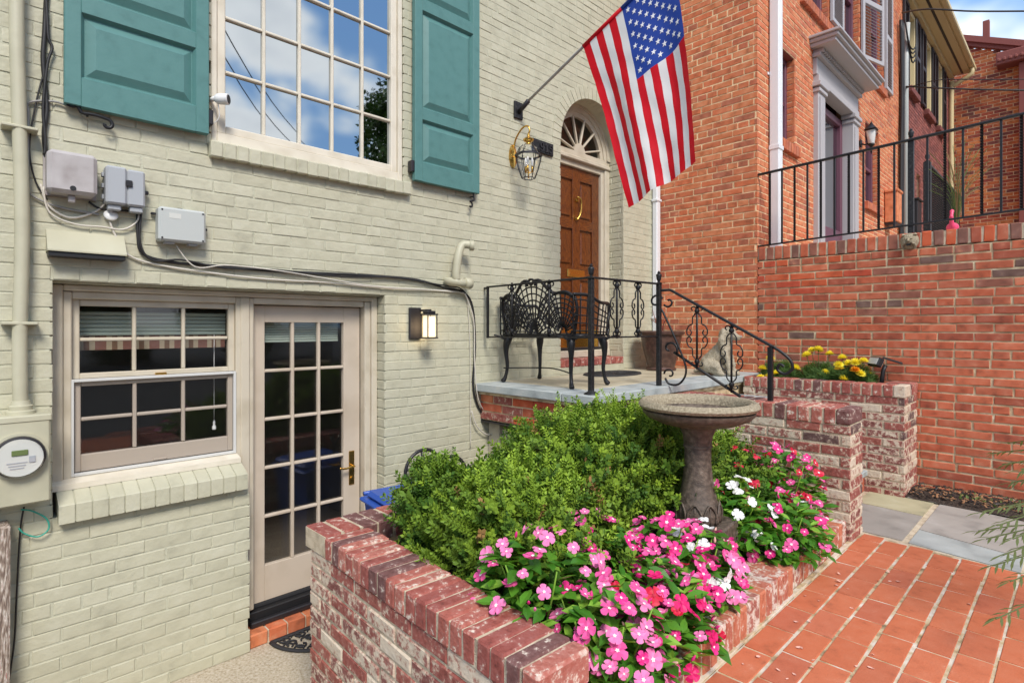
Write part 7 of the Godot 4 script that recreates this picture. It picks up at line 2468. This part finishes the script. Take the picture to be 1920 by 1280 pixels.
func build_plants() -> void:
	var bud := begin(true)
	lathe(bud, [Vector2(0, 0), Vector2(0.004, 0.004), Vector2(0.0065, 0.014), Vector2(0.004, 0.026), Vector2(0, 0.032)], 6)
	bud.generate_normals()
	bud_mesh = bud.commit()
	for k in 3:
		sprigs.append(box_sprig(900 + k))
	for k in 3:
		var st := begin()
		leaf_blade(st, Vector3.ZERO, Vector3(0, 0, 1), Vector3(1, 0, 0), 0.095, 0.042, 0.3, [0.1, 0.2, 0.05][k])
		st.generate_normals()
		var mesh := st.commit()
		mesh.surface_set_material(0, [M.vinca_leaf, M.vinca_leaf_dark, M.vinca_leaf_light][k])
		vinca_leaves.append(mesh)
	for e in [["pink", M.petal_pink, M.petal_eye], ["pale", M.petal_pale, M.petal_eye], ["hot", M.petal_hot, M.petal_eye], ["magenta", M.petal_magenta, M.petal_magenta], ["red", M.petal_red, M.petal_eye], ["crimson", M.petal_red, M.eye_red], ["white", M.petal_white, M.petal_white]]:
		flowers[e[0]] = [flower_mesh(e[1], e[2], 1), flower_mesh(e[1], e[2], 2), flower_mesh(e[1], e[2], 3)]
	shrub("slim dark box shrub in the planter corner by the blue bin", Vector3(1.76, 0.26, -2.36), Vector3(0.15, 0.38, 0.17), 1300, 301, 0.3)
	shrub("low box shrub behind the slim corner shrub", Vector3(2.16, 0.26, -2.26), Vector3(0.25, 0.29, 0.24), 2700, 306, 0.4)
	shrub("box shrub with yellow green tips behind the pale pink flowers", Vector3(1.93, 0.24, -1.92), Vector3(0.33, 0.40, 0.36), 6000, 302, 0.75)
	shrub("tall box shrub in front of the stoop corner", Vector3(2.50, 0.26, -2.08), Vector3(0.33, 0.53, 0.33), 5800, 303, 0.6)
	shrub("broad box shrub behind the bird bath stem", Vector3(3.0, 0.26, -2.02), Vector3(0.38, 0.53, 0.38), 6400, 304, 0.8)
	shrub("small box shrub between the bird bath and the cheek wall", Vector3(3.56, 0.25, -1.9), Vector3(0.33, 0.38, 0.36), 4000, 305, 0.5)
	vinca("pale pink periwinkle spilling over the planter's long side wall", Vector3(1.62, 0.26, -1.50), Vector3(0.27, 0.36, 0.28), 482, 38, ["pale", "pink", "pale"], 401)
	vinca("pink periwinkle hanging down over the near end of the kerb", Vector3(1.70, 0.10, -1.24), Vector3(0.26, 0.38, 0.23), 482, 52, ["pink", "pale", "pale", "pink", "hot"], 402)
	vinca("pink periwinkle in front of the yellow green box shrub", Vector3(2.02, 0.24, -1.58), Vector3(0.30, 0.34, 0.26), 482, 49, ["pink", "pale", "pink", "hot"], 403)
	vinca("magenta and crimson periwinkle leaning over the kerb", Vector3(2.06, 0.12, -1.25), Vector3(0.27, 0.34, 0.23), 482, 49, ["magenta", "pink", "crimson", "pale", "hot"], 404)
	vinca("white periwinkle at the foot of the bird bath", Vector3(2.58, 0.16, -1.32), Vector3(0.20, 0.30, 0.2), 345, 42, ["white", "pink", "hot", "white", "pale", "hot"], 405)
	vinca("hot pink periwinkle before the bird bath plinth", Vector3(2.34, 0.18, -1.38), Vector3(0.24, 0.34, 0.22), 368, 63, ["hot", "hot", "pink"], 406)
	vinca("red periwinkle beside the cheek wall", Vector3(3.62, 0.24, -1.55), Vector3(0.32, 0.38, 0.26), 482, 31, ["red", "crimson", "red"], 407)
	vinca("white and pink periwinkle right of the bird bath", Vector3(3.2, 0.20, -1.45), Vector3(0.22, 0.36, 0.24), 413, 19, ["white", "white", "pink"], 408)
	vinca("rose pink periwinkle against the end of the cheek wall", Vector3(3.95, 0.2, -1.42), Vector3(0.24, 0.42, 0.26), 413, 45, ["pink", "hot", "red"], 409)
	vinca("pink periwinkle tumbling onto the pavers by the cheek wall", Vector3(3.5, 0.12, -1.25), Vector3(0.36, 0.30, 0.23), 505, 28, ["pink", "white", "hot"], 410)
	marigolds()
	# feathery shrub reaching in beside the patio
	var f := thing("feathery_shrub", "feathery olive leaved shrub reaching in over the flagstones", "shrub", Vector3(3.98, 0.0, 0.22))
	var st := begin(true)
	tube(st, smooth_path([Vector3(0, -0.02, 0), Vector3(-0.02, 0.25, -0.02), Vector3(0.02, 0.5, 0.0), Vector3(0.0, 0.9, 0.02)], 4), [0.02, 0.02, 0.019, 0.018, 0.017, 0.016, 0.015, 0.014, 0.013, 0.012, 0.01, 0.008, 0.006], 7)
	part("trunk", st, M.bark, f)
	var tips := [[1842, 960, 2.75], [1850, 1010, 2.7], [1862, 1060, 2.6], [1835, 995, 2.9], [1870, 985, 2.55], [1882, 1040, 2.5], [1858, 850, 3.2], [1880, 870, 3.1], [1895, 905, 2.9], [1895, 1090, 2.5], [1868, 1160, 2.4], [1905, 950, 2.6], [1900, 1010, 2.5], [1890, 830, 3.3], [1915, 880, 2.8]]
	for e in tips:
		var tip := dp(e[0], e[1], e[2]) - f.position
		var root := Vector3(0, clampf(tip.y - 0.05, 0.15, 0.85), 0)
		var mid := root.lerp(tip, 0.55) + Vector3(0, 0.09, 0)
		st = begin()
		var path := smooth_path([root, mid, tip], 8)
		tube(st, path, 0.003, 5)
		for i in range(3, path.size() - 1):
			var d: Vector3 = (path[i + 1] - path[i]).normalized()
			var s := d.cross(Vector3.UP).normalized()
			for m in [-1.0, 1.0]:
				var ld: Vector3 = (d * 0.9 + s * m * 0.65 + Vector3(0, rng.randf_range(-0.35, 0.15), 0)).normalized()
				leaf_blade(st, path[i], ld, ld.cross(Vector3.UP).normalized(), rng.randf_range(0.05, 0.085), 0.011, 0.2, 0.2)
		leaf_blade(st, tip, (tip - mid).normalized(), (tip - mid).cross(Vector3.UP).normalized(), 0.08, 0.01)
		part("frond", st, M.frond_leaf, f)
	# fallen petals and bits on the pavers
	var fr := RandomNumberGenerator.new()
	fr.seed = 88
	var where := []
	var petal := begin()
	leaf_blade(petal, Vector3.ZERO, Vector3(0, 0, 1), Vector3(1, 0, 0), 0.03, 0.016, 0.5, -0.2)
	petal.generate_normals()
	var pm := petal.commit()
	for i in 34:
		where.append(Transform3D(Basis.from_euler(Vector3(fr.randf_range(-0.2, 0.2), fr.randf() * TAU, fr.randf_range(-0.2, 0.2))).scaled(Vector3.ONE * fr.randf_range(0.5, 1.1)), Vector3(fr.randf_range(1.6, 4.2), 0.004, -1.05 + absf(fr.randfn()) * 0.22)))
	tag(stuff("fallen_petals", pm, M.petal_fallen, where, [], self), "pale dried petals scattered on the clay pavers along the kerb", "petals")
	# weeds on the soil strip
	where = []
	for i in 90:
		where.append(Transform3D(Basis.from_euler(Vector3(fr.randf_range(-1.2, -0.2), fr.randf() * TAU, 0)).scaled(Vector3.ONE * fr.randf_range(0.6, 1.4)), Vector3(fr.randf_range(5.82, 6.12), 0.03, fr.randf_range(-0.75, -0.2) )))
	tag(stuff("weeds", pm, M.weed_leaf, where, [], self), "low green weeds on the soil below the retaining wall", "weeds")
	# wispy dry grass on the terrace
	var wg := thing("wispy_plant", "wispy yellow green potted plant on the terrace before the old red house", "plant", xp(1795, 412, 7.7))
	for k in 34:
		st = begin()
		var a := fr.randf() * TAU
		var q := fr.randf_range(0.05, 0.35)
		var h := fr.randf_range(0.35, 0.85)
		var path := smooth_path([Vector3(0, -0.1, 0), Vector3(cos(a) * q * 0.3, h * 0.6, sin(a) * q * 0.3), Vector3(cos(a) * q, h, sin(a) * q)], 5)
		tube(st, path, 0.003, 4)
		for i in range(2, path.size()):
			leaf_blade(st, path[i], Vector3(fr.randfn(), 0.8, fr.randfn()).normalized(), Vector3(1, 0, 0), 0.06, 0.008)
		part("stalk", st, M.weed_leaf if k % 3 else M.dry_leaf, wg)
func marigolds() -> void:
	var fl := []
	for k in 2:
		var r := RandomNumberGenerator.new()
		r.seed = 31 + k
		var st := begin()
		for ring in 5:
			var n := 12 - ring * 2
			for i in n:
				var a := TAU * (i + ring * 0.5) / n + r.randf_range(-0.1, 0.1)
				var e := 0.1 + ring * 0.32
				var d := Vector3(cos(a) * cos(e), sin(e), sin(a) * cos(e))
				small_leaf(st, Vector3(0, -0.004, 0), d, Vector3(-sin(a), 0, cos(a)), 0.03 - ring * 0.001, 0.02)
		st.generate_normals()
		fl.append(st.commit())
	var sprig := begin()
	for i in 14:
		var a := i * 2.4
		var d := Vector3(cos(a), 0.7, sin(a)).normalized()
		small_leaf(sprig, Vector3(0, 0.004 * i, 0), d, Vector3(-sin(a), 0, cos(a)), 0.045, 0.007)
	sprig.generate_normals()
	var sm := sprig.commit()
	var plants := [
		["marigold plant behind the end post of the handrail", [[1445, 672], [1430, 690], [1427, 707], [1441, 706], [1455, 699]], Vector3(5.98, 0.9, -2.18)],
		["marigold plant with high blooms in the middle of the planter", [[1523, 656], [1535, 655], [1556, 663], [1513, 665], [1492, 689], [1537, 704], [1548, 697]], Vector3(6.03, 0.9, -1.82)],
		["marigold plant beside the solar light", [[1580, 670], [1591, 681], [1573, 683], [1605, 679], [1604, 693], [1627, 701], [1583, 709], [1620, 676], [1574, 690], [1614, 700]], Vector3(6.02, 0.9, -1.52)]]
	var g := RandomNumberGenerator.new()
	g.seed = 600
	for e in plants:
		var t := thing("marigold", e[0], "flowering plant", e[2], "marigolds")
		var where := []
		for i in 420:
			var d := Vector3(g.randfn(), absf(g.randfn()), g.randfn()).normalized()
			var p := d * Vector3(0.16, 0.16, 0.17) * g.randf_range(0.3, 1.0)
			where.append(Transform3D(Basis(Quaternion(Vector3.UP, (d + Vector3.UP * 0.6).normalized())) * Basis(Vector3.UP, g.randf() * TAU), p))
		stuff("foliage", sm, M.marigold_leaf, where, [], t)
		var c: Vector3 = e[2]
		var depth := screen(c).z
		for px in e[1]:
			var p := dp(px[0], px[1], depth - 0.1 + g.randf_range(-0.06, 0.06)) - c
			inst("bloom", fl[g.randi() % 2], M.marigold_orange if g.randf() < 0.06 else M.marigold_yellow, t, Transform3D(Basis.from_euler(Vector3(g.randf_range(-0.4, 0.4), g.randf() * TAU, g.randf_range(-0.4, 0.4))).scaled(Vector3.ONE * g.randf_range(1.45, 1.9)), p))
			var st := begin(true)
			tube(st, [p - Vector3(0, 0.004, 0), Vector3(p.x * 0.5, 0.02, p.z * 0.5)], 0.003, 4)
			part("stem", st, M.marigold_leaf, t)
func build_street() -> void:
	# pole and service wires over the street, mirrored in the upper window
	var po := thing("utility_pole", "timber utility pole across the street", "utility pole", Vector3(10.5, -0.03, 13.6))
	var ps := begin(true)
	tube(ps, [Vector3(0, -0.1, 0), Vector3(0, 8.3, 0)], [0.14, 0.1], 10)
	part("pole", ps, M.bark, po)
	ps = begin()
	box(ps, Vector3(0, 7.8, 0), Vector3(1.6, 0.1, 0.09), Basis(Vector3.UP, 0.6), 0.01)
	part("crossarm", ps, M.bark, po)
	for k in 2:
		ps = begin(true)
		tube(ps, smooth_path([Vector3(10.5 - k * 0.5, 7.85, 13.6 + k * 0.3), Vector3(4.9 - k * 0.2, 6.6 - k * 0.25, 5.4), Vector3(-0.6, 6.4 - k * 0.3, -3.74)], 8), 0.011, 5)
		tag(part("service_wire", ps, M.cable_black, self), ["upper service wire from the utility pole to the green house", "lower service wire from the utility pole to the green house"][k], "wire")
	# trees and a low terrace across the street, which the panes mirror
	var leaf := begin()
	var r := RandomNumberGenerator.new()
	r.seed = 70
	for i in 9:
		var a := r.randf() * TAU
		var d := Vector3(cos(a), r.randf_range(-0.3, 0.8), sin(a)).normalized()
		small_leaf(leaf, d * 0.05, d, d.cross(Vector3.UP).normalized(), 0.22, 0.13)
	leaf.generate_normals()
	var lm := leaf.commit()
	for e in [["tall street tree across the road with a dark rounded crown", Vector3(13.1, -0.03, 15.5), 13.2, 4.6, 71], ["broad street tree across the road left of the tall one", Vector3(4.5, -0.03, 19.0), 7.0, 3.2, 72], ["low street tree across the road at the far left", Vector3(-4.0, -0.03, 18.0), 6.4, 3.0, 73], ["dense street tree further along the road", Vector3(24.0, -0.03, 20.0), 10.5, 4.2, 74], ["small street tree between the broad tree and the tall one", Vector3(9.0, -0.03, 19.5), 6.6, 3.0, 75]]:
		var t := thing("street_tree", e[0], "tree", e[1], "street trees")
		var h: float = e[2]
		var cr: float = e[3]
		var g := RandomNumberGenerator.new()
		g.seed = e[4]
		var st := begin(true)
		tube(st, smooth_path([Vector3(0, -0.1, 0), Vector3(0.1, h * 0.3, 0.05), Vector3(0, h * 0.75, 0)], 4), [0.2, 0.19, 0.17, 0.16, 0.14, 0.12, 0.1, 0.07, 0.04], 8)
		part("trunk", st, M.bark, t)
		var where := []
		var tints := []
		var lumps := []
		for k in 16:
			lumps.append([Vector3(g.randfn() * cr * 0.42, h - cr * 0.95 + g.randfn() * cr * 0.42, g.randfn() * cr * 0.42), g.randf_range(0.3, 0.5) * cr])
		for i in 4200:
			var l: Array = lumps[i % 16]
			var d := Vector3(g.randfn(), g.randfn(), g.randfn()).normalized()
			where.append(Transform3D(Basis.from_euler(Vector3(g.randf() * TAU, g.randf() * TAU, 0)).scaled(Vector3.ONE * g.randf_range(0.7, 1.3)), l[0] + d * l[1] * g.randf_range(0.5, 1.0)))
			tints.append(Color(0.035, 0.07, 0.02).lerp(Color(0.08, 0.13, 0.03), g.randf()))
		stuff("crown", lm, M.tree_leaf, where, tints, t)
		for k in 5:
			st = begin(true)
			tube(st, [Vector3(0, h * (0.3 + 0.08 * k), 0), lumps[k][0]], [0.08, 0.03], 6)
			part("limb", st, M.bark, t)
